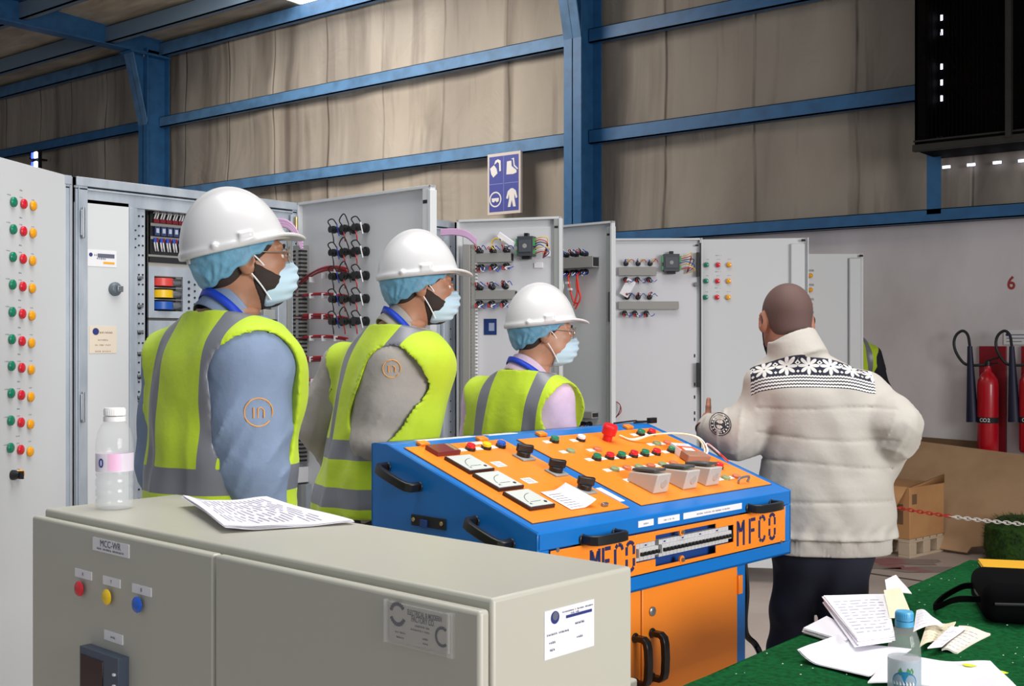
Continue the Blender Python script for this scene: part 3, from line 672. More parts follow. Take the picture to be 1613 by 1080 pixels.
for j in range(2): mb.tube([(x - .01, -.01, z + .05), (x + .01, -.04, z + .03), (x + .015 - .01 * j, -.05, z - .01), (x - .02, -.04, z - .05)], .003, (M_wred, M_wblk)[j], n=5)
mb.build('loose_wire', dE)

# --- cabinets F and G: partly open doors showing the outside
cf, Fi = cabinet(6.06, 7.2, 'grey cabinet door with nine lights, in front of the bald man')
pF0 = (-4.11, 6.26); pF1 = (-3.15, 6.80); FF = dframe(None, pF0, pF1); LF = Fi @ FF; wd = dlen(pF0, pF1)
dF = door_panel(cf, LF, wd, .1, ZT, inner=False)
mb = MB(LF); xa = pp(FF, 1245, 540)[0]; mb.box(xa, wd - .02, -.028, -.001, .12, ZT - .035, M_grey); mb.build('edge_channel', dF, bevel=.008)
mb = MB(LF); x, z = pp(FF, 1265, 379); mb.box(x - .012, x + .012, -.03, -.02, z - .006, z + .008, M_dark); mb.box(wd - .004, wd + .002, -.03, .004, .1, ZT, M_grey); mb.build('door_edge', dF)
for i, ry in enumerate((417, 442.5, 468)):
    mb = MB(LF); x0, z0 = pp(FF, 1107 - i * .7, ry - 7.5); x1, _ = pp(FF, 1157 - i * .7, ry - 7.5)
    labelled(mb, x0, x1, z0 - .004, z0 + .012, [('RUN', x0 + .03, z0 + .004, .008), ('TRIP', (x0 + x1) / 2, z0 + .004, .008), ('AUTO', x1 - .03, z0 + .004, .008)]); labelled(mb, (x0 + x1) / 2 - .05, (x0 + x1) / 2 + .05, z0 + .02, z0 + .036, [('PUMP %d' % (i + 1), (x0 + x1) / 2, z0 + .028, .009)]); mb.build('name_strip', dF)
    for xx, m in zip((1113, 1131, 1148.5), (M_green, M_red, M_amber)): x, z = pp(FF, xx - i * .7, ry); lens(x, z, m, .0165, parent=dF, M=LF, rim=False)
cg, Gi = cabinet(7.22, 8.3, 'last grey cabinet door of the row, amber lights, nearest the wall')
pG0 = (-4.16, 7.66); pG1 = (-3.40, 8.27); FG = dframe(None, pG0, pG1); LG = Gi @ FG; wd = dlen(pG0, pG1)
dG = door_panel(cg, LG, wd, .1, ZT, inner=False)
mb = MB(LG); xa = pp(FG, 1336, 540)[0]; mb.box(xa, wd - .02, -.028, -.001, .12, ZT - .03, M_grey); mb.build('edge_channel', dG, bevel=.008)
mb = MB(LG); x, z = pp(FG, 1355, 403); mb.box(x - .012, x + .012, -.03, -.02, z - .008, z + .008, M_dark); mb.build('door_edge', dG)
for i, ry in enumerate((434, 456.5, 479, 500)):
    for xx, m in zip((1238, 1257, 1276), (M_green, M_red, M_amber)): x, z = pp(FG, xx, ry); lens(x, z, m, .018, parent=dG, M=LG, rim=False)
    mb = MB(LG); x, z = pp(FG, 1258, ry - 8); mb.box(x - .14, x + .11, -.002, 0, z - .008, z + .008, M_lab); mb.build('name_strip', dG)
# ------------------------------------------------------------------ foreground enclosure
M_encl = mat('enclosure_beige', (188, 186, 174), .38, bump=(900, .08, .0003))
ZB = 1.16
def bx_hit(px, py, z=ZB): return hitZ(px, py, z)
XB0, XB1, YB0, YB1 = -2.29, -1.005, 1.21, 1.545
q0 = hitZ(776, 943, ZB); q1 = hitZ(996, 882, ZB); q2 = hitZ(70, 800.5, ZB)
ex = (q0 - q2).normalized(); ey = Vector((-ex.y, ex.x, 0)); wd = (q0 - q2).length; dp = min(np.linspace(.15, .6, 181), key=lambda l: abs(806.5 + FPX * (q0 + ey * l).dot(RV) / (q0 + ey * l).dot(FV) - 996))
FN = frame(q2, ex, (0, 0, 1)); print('ENCL', wd, dp, math.degrees(math.atan2(ex.y, ex.x)))
t = thing('enclosure', 'large beige two-door electrical enclosure in the foreground', 'electrical cabinet', (q2.x, q2.y, 0), math.atan2(ex.y, ex.x)); Ti = local(t); LN = Ti @ FN
mb = MB(LN); mb.box(0, wd, 0, dp, -1.06, 0, M_encl); mb.build('body', t, bevel=.006, seg=3)
mb = MB(LN); mb.box(.02, wd - .02, .02, dp - .02, -ZB, -1.06, M_dark); mb.build('plinth', t)
FDn = frame(q2 - ey * .028, ex, (0, 0, 1)); LDn = Ti @ FDn
za = pp(FDn, 50, 812)[1]; xa = pp(FDn, 50, 812)[0]; xj = pp(FDn, 337, 872)[0]; xe = pp(FDn, 756, 947)[0]
M_gask = mat('gasket', (96, 94, 84), .8)
mb = MB(LN); mb.box(.01, wd - .02, -.009, 0, -1.04, -.02, M_gask); mb.build('gasket', t)
doors = []
for x0, x1 in ((xa, xj - .002), (xj + .002, xe)):
    mb = MB(LDn); mb.box(x0, x1, 0, .020, -1.05, za, M_encl); d = mb.build('door', t, bevel=.006, seg=3); doors.append(d)
q = R2(FDn, 147, 845, 204, 879)
mb = MB(LDn); labelled(mb, q[0], q[1], q[2], q[3], [('MCC-WR', (q[0] + q[1]) / 2, q[3] - (q[3] - q[2]) * .36, .013), ('WELL CONTROL EQUIPMENT', (q[0] + q[1]) / 2, q[2] + (q[3] - q[2]) * .25, .0062)]); mb.build('name_plate', doors[0])
for (px, py, m, lx0, ly0, lx1, ly1, s) in ((130, 926, M_red, 119, 896, 145, 912, 'R'), (173.5, 939, M_yellow, 163, 907, 190, 925, 'Y'), (221.5, 951, M_bluel, 209, 920, 239, 938, 'B')):
    x, z = pp(FDn, px, py); lens(x, z, m, .0150, parent=doors[0], M=LDn, rim=False, dep=.011)
    q = R2(FDn, lx0, ly0, lx1, ly1); mb = MB(LDn); labelled(mb, q[0], q[1], (q[2] + q[3]) / 2 - .008, (q[2] + q[3]) / 2 + .008, [(s, (q[0] + q[1]) / 2, (q[2] + q[3]) / 2, .007)]); mb.build('name_strip', doors[0])
q = R2(FDn, 165, 996, 194, 1014); mb = MB(LDn); zc = (q[2] + q[3]) / 2 + .002; labelled(mb, q[0], q[1], zc - .009, zc + .009, [('AMPS', (q[0] + q[1]) / 2, zc, .006)]); mb.build('name_strip', doors[0])
a = pp(FDn, 141, 1014); c = pp(FDn, 207, 1030); x0, x1, z1 = a[0] + .004, c[0] - .008, (a[1] + c[1]) / 2 - .002
M_slate = mat('meter_slate', (70, 82, 100), .4)
mb = MB(LDn); h_ = x1 - x0; mb.box(x0, x1, -.022, 0, z1 - h_, z1, M_slate); mb.box(x0 + .006, x0 + h_ * .62, -.0235, -.022, z1 - h_ + .01, z1 - .014, mat('meter_glass', (44, 12, 14), .12)); o = mb.build('panel_meter', doors[0], bevel=.003)
for k in range(3):
    mb = MB(LDn); zz = z1 - .03 - k * .02; mb.box(x1 - .014, x1 - .008, -.026, -.022, zz - .002, zz + .002, M_lab); mb.build('button', doors[0]) 
# brand plate in a clear holder
q = R2(FDn, 611, 944, 716, 1026); q = [q[0], q[1], q[2], q[3]]
a = pp(FDn, 611, 944); b_ = pp(FDn, 717, 970); c = pp(FDn, 612, 1005); zt_ = (a[1] + b_[1]) / 2; zb_ = c[1]; x0, x1 = a[0], b_[0]
mb = MB(LDn); M_pl = mat('plate_silver', (186, 182, 172), .4); ww = x1 - x0; hh = zt_ - zb_
mb.box(x0 + .006, x1 - .01, -.003, 0, zb_, zt_, M_pl)
for (s, u, v, h_) in (('ELECTRICAL & MODERN', .58, .83, .0075), ('FACTORY CO.', .56, .68, .0085), ('INDUSTRIAL AREA', .55, .53, .0045), ('SWITCHBOARDS & PANELS', .52, .42, .0042), ('RATED VOLTAGE', .22, .26, .004), ('CURRENT', .6, .24, .004), ('FREQUENCY', .22, .13, .004), ('SERIAL', .6, .12, .004)):
    mb.text(s, x0 + ww * u, zb_ + hh * v, h_, M_inkd, y=-.0035, sx=.6, bold=.01)
def ring(mb, cx, cz, r0, r1, a0, a1, m, y=-.0035, n=20, teeth=0):
    vs = []; 
    for i in range(n + 1):
        a = a0 + (a1 - a0) * i / n; rr = r1 * (1.12 if teeth and (i % 2) else 1)
        vs += [(cx + r0 * math.cos(a), y, cz + r0 * math.sin(a)), (cx + rr * math.cos(a), y, cz + rr * math.sin(a))]
    mb.add(vs, [(2 * i, 2 * i + 1, 2 * i + 3, 2 * i + 2) for i in range(n)], m)
ring(mb, x0 + ww * .18, zb_ + hh * .72, .0115, .016, .6, 2.9, M_inkd, teeth=1); ring(mb, x0 + ww * .18, zb_ + hh * .72, .0115, .016, 3.5, 5.9, M_inkd, teeth=1)
ring(mb, x0 + ww * .84, zb_ + hh * .4, .010, .014, .9, 5.4, M_inkd)
mb.build('rating_plate', doors[1])
mb = MB(LDn); M_clear = mat('clear_plastic', (240, 240, 240), .1, alpha=.10)
mb.box(x0 - .001, x1, -.006, -.005, zb_ - .004, zt_ + .003, M_clear); mb.box(x1 - .008, x1, -.008, 0, zb_ - .004, zt_ + .003, M_clear); mb.box(x0 - .001, x0 + .003, -.008, 0, zb_ - .004, zt_ + .003, M_clear); mb.build('plate_holder', doors[1], bevel=.001)
FS = frame(q0, ey, (0, 0, 1)); LS = Ti @ FS
a = pp(FS, 857, 961); b_ = pp(FS, 935, 945); c = pp(FS, 857, 1040); x0, x1, zt_, zb_ = a[0], b_[0], (a[1] + b_[1]) / 2, c[1]; ww = x1 - x0; hh = zt_ - zb_
M_slabel = mat('sticker_white', (236, 236, 244), .45)
mb = MB(LS); mb.box(x0, x1, -.001, 0, zb_, zt_, M_slabel)
mb.cyl((x0 + ww * .2, -.0012, zt_ - hh * .17), (x0 + ww * .2, -.0018, zt_ - hh * .17), .009, M_navy, n=24); mb.cyl((x0 + ww * .2, -.0018, zt_ - hh * .14), (x0 + ww * .2, -.0022, zt_ - hh * .14), .006, M_ink, n=24)
mb.box(x0 + ww * .42, x1 - .006, -.0018, -.001, zt_ - hh * .25, zt_ - hh * .19, M_navy)
for s, u, v, h_ in (('ELECTRICAL & MODERN FACTORY', .66, .9, .0036), ('CO. LTD', .6, .84, .0036), ('QUALITY CONTROL', .26, .5, .0045), ('DATE', .15, .33, .005), ('PASSED', .7, .6, .005), ('SIGN', .7, .3, .005), ('NO.', .15, .18, .005)): mb.text(s, x0 + ww * u, zb_ + hh * v, h_, M_ink, y=-.0018)
mb.build('inspection_sticker', t)

# papers and bottle lying on the enclosure
def sheet_stack(name, label, cat, corners, z0, th, m=None, curl=None, n=14, lines=0, group=None, z_extra=None, layers=1, wav=.0015):
    """a stack of sheets from its four ground-plan corners (c00,c10,c11,c01); curl(u,v) lifts it"""
    m = m or M_paper; c = [Vector((p[0], p[1], 0)) for p in corners]; cen = sum(c, Vector()) / 4
    t = thing(name, label, cat, (cen.x, cen.y, z0), 0, group); lift = curl or (lambda u, v: 0); c = [p - cen for p in c]
    rr = random.Random(int(abs(cen.x) * 1e4))
    for L_ in range(layers):
        mb = MB(); dx, dy, ro = (rr.uniform(-.004, .004), rr.uniform(-.004, .004), rr.uniform(-.012, .012)) if L_ else (0, 0, 0)
        b0 = th * (layers - 1 - L_) / layers; b1 = th * (layers - L_) / layers - (.0006 if layers > 1 else 0)
        def P(u, v, top):
            p = (c[0] * (1 - u) * (1 - v) + c[1] * u * (1 - v) + c[2] * u * v + c[3] * (1 - u) * v)
            p = Vector((p.x * math.cos(ro) - p.y * math.sin(ro) + dx, p.x * math.sin(ro) + p.y * math.cos(ro) + dy, 0))
            return Vector((p.x, p.y, .0012 + (b1 if top else b0) + lift(u, v) + wav * math.sin(u * 7 + L_) * math.sin(v * 6)))
        N1 = n + 1; vs = [P(i / n, j / n, 1) for j in range(N1) for i in range(N1)] + [P(i / n, j / n, 0) for j in range(N1) for i in range(N1)]; K = N1 * N1
        fs = [(j * N1 + i, j * N1 + i + 1, (j + 1) * N1 + i + 1, (j + 1) * N1 + i) for j in range(n) for i in range(n)]
        fs += [tuple(K + q for q in reversed(f)) for f in fs]
        ed = [j for j in range(N1)] + [j * N1 + n for j in range(1, N1)] + [n * N1 + i for i in range(n - 1, -1, -1)] + [j * N1 for j in range(n - 1, 0, -1)]
        fs += [(ed[k], ed[(k + 1) % len(ed)], K + ed[(k + 1) % len(ed)], K + ed[k]) for k in range(len(ed))]
        mb.add(vs, fs, m)
        if L_ == 0 and lines:
            def row(u0, u1, v, dv):
                ks = 8; vv = []
                for k in range(ks + 1):
                    u = u0 + (u1 - u0) * k / ks; vv += [P(u, v, 1) + Vector((0, 0, .0008)), P(u, v + dv, 1) + Vector((0, 0, .0008))]
                mb.add(vv, [(2 * k, 2 * k + 2, 2 * k + 3, 2 * k + 1) for k in range(ks)], mat('print_grey', (186, 184, 204), .7))
            for k in range(lines):
                v = .1 + .8 * k / lines; u = .08
                while u < .85:
                    l = rr.uniform(.05, .22); row(u, min(u + l, .92), v, .012); u += l + rr.uniform(.03, .08)
        mb.build('sheet' if L_ == 0 else 'sheet', t, smooth=50)
    return t
M_paper = mat('paper', (238, 236, 244), .6, bump=(30, .1, .001)); M_paper2 = mat('paper_lilac', (200, 200, 232), .6); M_pcream = mat('paper_cream', (236, 226, 196), .6)
cs = [hitZ(278, 785, ZB), hitZ(400, 838, ZB), hitZ(560, 820, ZB), hitZ(415, 786, ZB)]
cs = [hitZ(288, 798, ZB), hitZ(352, 840, ZB), hitZ(556, 826, ZB), hitZ(420, 788, ZB)]
sheet_stack('paper_stack', 'folded printed papers lying on top of the beige enclosure', 'papers', cs, ZB, .006, lines=16, layers=5,
            curl=lambda u, v: .018 * math.exp(-(v / .16) ** 2) * (1 - u * .5) + .003 * math.sin(v * 5 + u * 3) ** 2)

def bottle(name, label, loc, H, rad, cap, body_prof, label_band, wl=.62, group=None):
    t = thing(name, label, 'bottle', loc)
    M_pet = mat('pet_plastic', (236, 238, 240), .08, alpha=.18, coat=.8)
    M_wat = mat('water', (222, 228, 232), .05, alpha=.22)
    mb = MB(); prof = [(.001, .002)] + [(r * rad, z * H) for r, z in body_prof]
    mb.lathe(prof, M_pet, 40); o = mb.build('body', t, smooth=50)
    mb = MB(); prof2 = [(.001, .004)] + [(max(r * rad - .0015, .001), z * H) for r, z in body_prof if z < wl]; prof2 += [(.001, prof2[-1][1])]
    mb.lathe(prof2, M_wat, 40); mb.build('water', t, smooth=50)
    mb = MB(); cr = rad * cap[0]; zc = H * .925
    mb.lathe([(.001, zc), (cr, zc), (cr, H - .003), (cr * .92, H), (.001, H)], cap[1], 32); 
    for k in range(32):
        a = k / 32 * 6.283; mb.cyl((cr * math.cos(a), cr * math.sin(a), zc + .002), (cr * math.cos(a), cr * math.sin(a), H - .003), .0006, cap[1], n=4)
    mb.lathe([(cr * .8, zc - .012), (cr * 1.04, zc - .012), (cr * 1.04, zc - .002), (cr * .8, zc - .002)], cap[1], 32); mb.build('cap', t, smooth=50)
    return t
base_prof = [(.82, 0), (.95, .01), (1, .04), (1, .09), (.96, .115), (1, .14), (1, .19), (.96, .215), (1, .24), (1, .29), (.96, .315), (1, .34), (.985, .36), (.985, .56), (1, .58), (1, .6), (.97, .68), (.88, .76), (.7, .83), (.5, .875), (.42, .9), (.42, .93)]
pB = hitZ(180.5, 800, ZB); kb = (pB - CAM).dot(FV); Hb = 158 * kb / FPX
t = bottle('water_bottle', 'small water bottle with a white cap and pink label on the beige enclosure', (pB.x, pB.y, ZB), Hb, 29 * kb / FPX, (.56, mat('cap_white', (240, 240, 240), .4)), base_prof, None, wl=.45)
def band(t, r, z0, z1, m, a0=0, a1=6.283, n=40, dz=0, name='label', extra=None):
    mb = MB(); vs = []
    for i in range(n + 1):
        a = a0 + (a1 - a0) * i / n
        vs += [(r * math.cos(a), r * math.sin(a), z0), (r * math.cos(a), r * math.sin(a), z1)]
    mb.add(vs, [(2 * i, 2 * i + 2, 2 * i + 3, 2 * i + 1) for i in range(n)], m)
    if extra: extra(mb)
    return mb.build(name, t)
rb = 29 * kb / FPX
va = math.atan2(-pB.y, -pB.x)
def wraptext(mb, s, r, z, h, m, a0, da):
    for k, ch in enumerate(s):
        a = a0 + da * (k - (len(s) - 1) / 2)
        F = frame((r * math.cos(a), r * math.sin(a), z), (-math.sin(a), math.cos(a), 0), (0, 0, 1)); MBr = mb.rot(F); MBr.text(ch, 0, 0, h, m, y=0, bold=.02)
M_plab = mat('label_clear_white', (236, 226, 240), .4, alpha=.75); M_pink = mat('label_pink', (240, 190, 222), .4); M_lblue = mat('label_logo_blue', (40, 60, 150), .4)
def ex1(mb):
    for k in range(12):
        pass
    wraptext(mb, '0', rb * 1.012, Hb * .46, Hb * .09, M_lblue, va - .75, .3)
band(t, rb * .995, Hb * .375, Hb * .555, M_plab, extra=ex1)
band(t, rb * 1.003, Hb * .39, Hb * .555, M_pink, va - .35, va + .35, name='label_print')

# ------------------------------------------------------------------ control console
PL = Vector((-1.88, 2.43, 0)); 
K = .485; ZF = 1.5 - K
P0 = hitZ(846.5, 841, ZF); P1 = hitZ(1246, 771.5, ZF)
wx = (P1 - P0); WC = wx.length; ux = wx.normalized(); uy = Vector((0, 0, 1)).cross(ux)    # uy points into the console (away from the viewer)
FCN = frame(P0, ux, (0, 0, 1)); rzc = math.atan2(ux.y, ux.x)
# depth and rear height from the rear-left corner
best = None
for Lx in np.linspace(.4, .9, 101):
    q = P0 + uy * Lx; d = (q - CAM).dot(FV); x = 806.5 + FPX * (q - CAM).dot(RV) / d
    if best is None or abs(x - 585) < best[0]: best = (abs(x - 585), Lx, d)
DC = best[1]; ZR = 1.5 - (697.5 - 540) * best[2] / FPX
zb0 = hit(1247, 871, P0, uy).z
print('CONSOLE', WC, DC, ZF, ZR, zb0, P0, P1)
t = thing('control_console', 'blue and orange sloping test console in the middle', 'control desk', (P0.x, P0.y, 0), rzc); con = t; Ki = local(t)
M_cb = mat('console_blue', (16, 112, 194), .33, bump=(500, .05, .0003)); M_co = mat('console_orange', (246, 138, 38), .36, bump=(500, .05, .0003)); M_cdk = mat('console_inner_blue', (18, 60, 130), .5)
LC_ = Ki @ FCN; zf = ZF; prof = [(0, zf), (.61 / .684 * DC, ZR), (DC, ZR), (DC, zb0), (0, zb0)]
DS = .61 / .684 * DC
mb = MB(LC_); H0 = zb0 - ZF; HR = ZR - ZF; fh = -H0
# side cheeks, front frame, slope skin, back
def poly_side(x0, x1): mb.add([(x, y, z) for x in (x0, x1) for y, z in ((0, 0), (DS, HR), (DC, HR), (DC, H0), (0, H0))], [(0, 1, 2, 3, 4), (9, 8, 7, 6, 5)] + [(i, (i + 1) % 5, 5 + (i + 1) % 5, 5 + i) for i in range(5)], M_cb)
poly_side(0, .012); poly_side(WC - .012, WC)
mb.add([(x, y, z) for x in (0, WC) for y, z in ((0.0, 0), (DS, HR), (DS, HR - .006), (0.0, -.006))], [(0, 4, 5, 1), (3, 2, 6, 7), (0, 3, 7, 4), (1, 5, 6, 2)], M_cb)
mb.box(0, WC, DS, DC, HR - .006, HR, M_cb); mb.box(0, WC, DC - .012, DC, H0, HR, M_cb); mb.box(0, WC, 0, DC, H0, H0 + .01, M_cb)
FF0 = FCN
z_t = pp(FF0, 1237, 797)[1]; z_b = pp(FF0, 1237, 853)[1]; x_r = pp(FF0, 1237, 825)[0]; x_l = .045
z_t = (z_t + pp(FF0, 875, 861.5)[1]) / 2
mb.box(0, WC, 0, .008, z_t, 0, M_cb); mb.box(0, WC, 0, .008, H0, z_b, M_cb); mb.box(0, x_l, 0, .008, z_b, z_t, M_cb); mb.box(x_r, WC, 0, .008, z_b, z_t, M_cb)
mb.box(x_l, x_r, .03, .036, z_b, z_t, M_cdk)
mb.build('body', t, bevel=.003)
print('front panel', x_l, x_r, z_t, z_b)
# front orange panel with a slot
sx0 = pp(FF0, 1000, 880)[0]; sx1 = pp(FF0, 1155, 830)[0]
sz1 = pp(FF0, 1155, 829)[1]; sz0 = pp(FF0, 1155, 857)[1] 
sz1 = pp(FF0, 1100, 837)[1] ; sz0 = pp(FF0, 1100, 865)[1]
wx0 = pp(FF0, 1032, 840)[0]; wx1 = pp(FF0, 1127, 825)[0]; wz1 = pp(FF0, 1127, 821)[1]; wz0 = pp(FF0, 1100, 888)[1]
sx0 += .004
mb = MB(LC_); y0, y1 = -.002, .002
def fp(x0, x1, z0, z1): mb.box(x0, x1, y0, y1, z0, z1, M_co)
e = .004
fp(x_l + e, sx0, z_b + e, z_t - e); fp(sx1, x_r - e, z_b + e, z_t - e)
fp(sx0, wx0, sz1, z_t - e); fp(wx1, sx1, sz1, z_t - e); fp(sx0, wx0, z_b + e, sz0); fp(wx1, sx1, z_b + e, sz0)
fp(wx0, wx1, z_t - e - .012, z_t - e); fp(wx0, wx1, z_b + e, z_b + e + .012)
mb.build('front_panel', t, bevel=.001)
# breakers on a rail in the slot
mb = MB(LC_); zm = (sz0 + sz1) / 2; mb.box(sx0, sx1 + .01, .02, .03, zm - .018, zm + .018, M_rim); mb.build('breaker_rail', t)
M_brk = mat('breaker_white', (196, 196, 198), .4)
nb = int((sx1 - sx0 - .02) / .0178); grp_break = (5, 6, 12)
for k in range(nb):
    x = sx0 + .006 + k * .0178
    if k in grp_break[:1]: continue
    mb = MB(LC_); hb = (sz1 - sz0) * .5 - .002
    mb.box(x, x + .0168, .004, .02, zm - hb, zm + hb, M_brk); mb.box(x, x + .0168, -.008, .004, zm - hb * .5, zm + hb * .5, M_brk)
    mb.box(x + .004, x + .0132, .003, .004, zm + hb * .62, zm + hb * .8, M_navy if k % 5 == 2 else M_brk);
    o = mb.build('circuit_breaker', t, bevel=.0008)
    mb = MB(LC_); mb.box(x + .003, x + .0142, -.017, -.008, zm - hb * .3, zm + hb * .12, M_black); mb.build('toggle', o, bevel=.001)
# stencilled letters
M_sten = mat('stencil_dark', (26, 34, 84), .5)
def stencil(mb, s, x, z, h, w_, wt=.011):
    def st(*seg):
        for (x0, z0, x1, z1) in seg:
            a = Vector((x + x0 * w_, 0, z + z0 * h)); b = Vector((x + x1 * w_, 0, z + z1 * h)); d = (b - a); l = d.length; d.normalize(); n = Vector((d.z, 0, -d.x)) * wt / 2
            mb.add([(p.x, -.0028, p.z) for p in (a + n, a - n, b - n, b + n)] + [(p.x, -.0015, p.z) for p in (a + n, a - n, b - n, b + n)], [(0, 1, 2, 3), (4, 7, 6, 5), (0, 4, 5, 1), (1, 5, 6, 2), (2, 6, 7, 3), (3, 7, 4, 0)], M_sten)
    if s == 'M': st((0, 0, 0, 1), (1, 0, 1, 1), (.12, .92, .42, .55), (.88, .92, .58, .55))
    if s == 'F': st((0, 0, 0, 1), (.22, .95, .95, .95), (.22, .52, .8, .52))
    if s == 'C': st((0, .14, 0, .86), (.06, .9, .3, 1), (.42, 1, .8, .97), (.8, .97, .95, .8), (.06, .1, .3, 0), (.42, 0, .8, .03), (.8, .03, .95, .2))
    if s == 'O': st((0, .14, 0, .42), (0, .56, 0, .86), (.95, .14, .95, .42), (.95, .56, .95, .86), (.04, .9, .3, 1), (.65, 1, .92, .9), (.04, .1, .3, 0), (.65, 0, .92, .1), (.3, 1, .65, 1), (.3, 0, .65, 0))
lx = [pp(FF0, px, 845)[0] for px in (1161, 1180, 1195, 1211)]; lzb = pp(FF0, 1163, 851)[1]; lzt = pp(FF0, 1163, 828)[1]
hL = .078; lz = (z_b + z_t) / 2 - hL / 2
for s, x in zip('MFCO', lx):
    mb = MB(LC_); stencil(mb, s, x, lz, hL, .034, .0105); mb.build('letter', t)
for s, px in zip('MFCO', (930, 949, 968, 986)):
    x = pp(FF0, px, 875)[0]; mb = MB(LC_); stencil(mb, s, x, lz, hL, .034, .0105); mb.build('letter', t)
mb = MB(LC_)
for x in (x_r - .03, x_l + .03):
    for z in (lz - .018, lz + hL + .018): mb.cyl((x, -.004, z), (x, 0, z), .006, M_rim, n=12)
mb.build('screw', t)
xq = pp(FF0, 1073, 836)[0]
for z in (pp(FF0, 1073, 837)[1], pp(FF0, 1072, 881)[1]): mb = MB(LC_); mb.cyl((xq, -.004, z), (xq, .002, z), .012, M_co, n=16); mb.cyl((xq, -.010, z), (xq, .0, z), .006, M_rim, n=12); mb.build('latch', t)
def grip(L, x0, x1, z, rise, m=M_black, dirz=0, name='handle'):
    mb = MB(L); n = 16; pts = []
    a = Vector((x0, 0, z)); b = Vector((x1, 0, z + dirz)); d = b - a
    prof = [(0, 0), (0, .75), (.06, .98), (.2, 1.08), (.5, 1.12), (.8, 1.08), (.94, .98), (1, .75), (1, 0)]
    P = [a + d * u + Vector((0, -rise * v, 0)) for u, v in prof]
    zn = Vector((-d.z, 0, d.x)).normalized() * .013; vs = []
    for i, p in enumerate(P):
        tg = (P[min(i + 1, len(P) - 1)] - P[max(i - 1, 0)]).normalized(); nn = zn.cross(tg).normalized() * .008
        vs += [p + zn + nn, p - zn + nn, p - zn - nn, p + zn - nn]
    K_ = len(P); mb.add(vs, [(4 * i + k, 4 * i + (k + 1) % 4, 4 * i + 4 + (k + 1) % 4, 4 * i + 4 + k) for i in range(K_ - 1) for k in range(4)] + [(3, 2, 1, 0), (4 * K_ - 4, 4 * K_ - 3, 4 * K_ - 2, 4 * K_ - 1)], m)
    for p in (a, b): mb.cyl(p + Vector((0, -.006, 0)), p, .015, m, n=16)
    return mb
for (ax, ay, bx, by) in ((917, 849, 968, 840), (1178, 800, 1214, 793)):
    a = pp(FF0, ax, ay); b_ = pp(FF0, bx, by); grip(LC_, a[0], b_[0], (a[1] + b_[1]) / 2, .045).build('handle', t, bevel=.003)
for (ax, ay, bx, by, s) in ((1005, 833, 1029, 823, 'MAINS'), (1036, 828, 1070, 817, 'MCB 1 TO 10'), (1076, 823, 1168, 800, 'CIRCUIT BREAKERS FOR CONTACT INJECTION')):
    a = pp(FF0, ax, ay); b_ = pp(FF0, bx, by); mb = MB(LC_); zc = -.022; labelled(mb, a[0], b_[0], zc - .009, zc + .009, [(s, (a[0] + b_[0]) / 2, zc, .0065)]); mb.build('name_strip', t)
# slope: frame on the inclined top
sl = Vector((0, 0, HR)) + uy * DS; FT = frame(P0, ux, sl); LT = Ki @ FT; SLN = sl.length
def quadrect(F, pts):
    q = [pp(F, *p) for p in pts]; xs = sorted(v[0] for v in q); zs = sorted(v[1] for v in q)
    return (xs[0] + xs[1]) / 2, (xs[2] + xs[3]) / 2, (zs[0] + zs[1]) / 2, (zs[2] + zs[3]) / 2
ql = quadrect(FT, ((636.7, 704.4), (798.8, 694), (834.6, 824.8), (986.4, 801.4)))
qr = quadrect(FT, ((813.8, 691.7), (1030, 676), (1008, 797), (1212.8, 763)))
print('panels', ql, qr, SLN)
pnl = []
for q in (ql, qr):
    mb = MB(LT); mb.box(q[0], q[1], -.004, .0, q[2], q[3], M_co); o = mb.build('top_panel', t, bevel=.0012); pnl.append(o)
    mb = MB(LT); mb.box(q[0] - .002, q[1] + .002, -.0012, .001, q[2] - .002, q[3] + .002, M_dark); mb.build('panel_seal', t)
for px, py in ((661, 699), (755, 692), (852, 686), (990, 675)):
    x, z = pp(FT, px, py); mb = MB(LT); z = SLN + .0; mb.box(x - .018, x + .018, -.012, .0, ql[3] - .004, ql[3] + .022, M_co); mb.build('hinge', t, bevel=.003)
# flat rear strip labels
FTR = frame(P0 + uy * DS + Vector((0, 0, HR)), ux, uy); LTR = Ki @ FTR
for pts, s in ((((642, 693), (729, 686)), 'TEST BENCH'), (((770, 686), (810, 682)), 'WARNING HIGH VOLTAGE')):
    x0 = pp(FTR, *pts[0])[0]; x1 = pp(FTR, *pts[1])[0]; mb = MB(LTR); labelled(mb, x0, x1, .012, .045, [(s, (x0 + x1) / 2, .028, .009)]); mb.build('name_strip', t)
x0, z0 = pp(FT, 940, 769); x1, z1 = pp(FT, 982, 789); mb = MB(LT); labelled(mb, (x0 + x1) / 2 - .012, (x0 + x1) / 2 + .012, min(z0, z1), max(z0, z1)); mb.build('name_strip', t)
Y5 = -.004
def tp(px, py): return pp(FT, px, py)
def r4(sx, sy, s, *pts): return quadrect(FT, [(sx + x / s, sy + y / s) for x, y in pts])
PLt, PR = pnl
q = r4(580, 650, 4.32, (392, 262), (515, 240), (635, 290), (470, 308)); mb = MB(LT); mb.box(q[0], q[1], Y5 - .014, Y5, q[2], q[3], mat('display_maroon', (122, 52, 56), .3)); mb.box(q[1] - .02, q[1] - .005, Y5 - .015, Y5 - .014, q[2] + .004, q[3] - .004, mat('display_buttons', (150, 130, 90), .5)); mb.build('digital_display', PLt, bevel=.002)
M_mface = mat('meter_face', (206, 212, 208), .25)
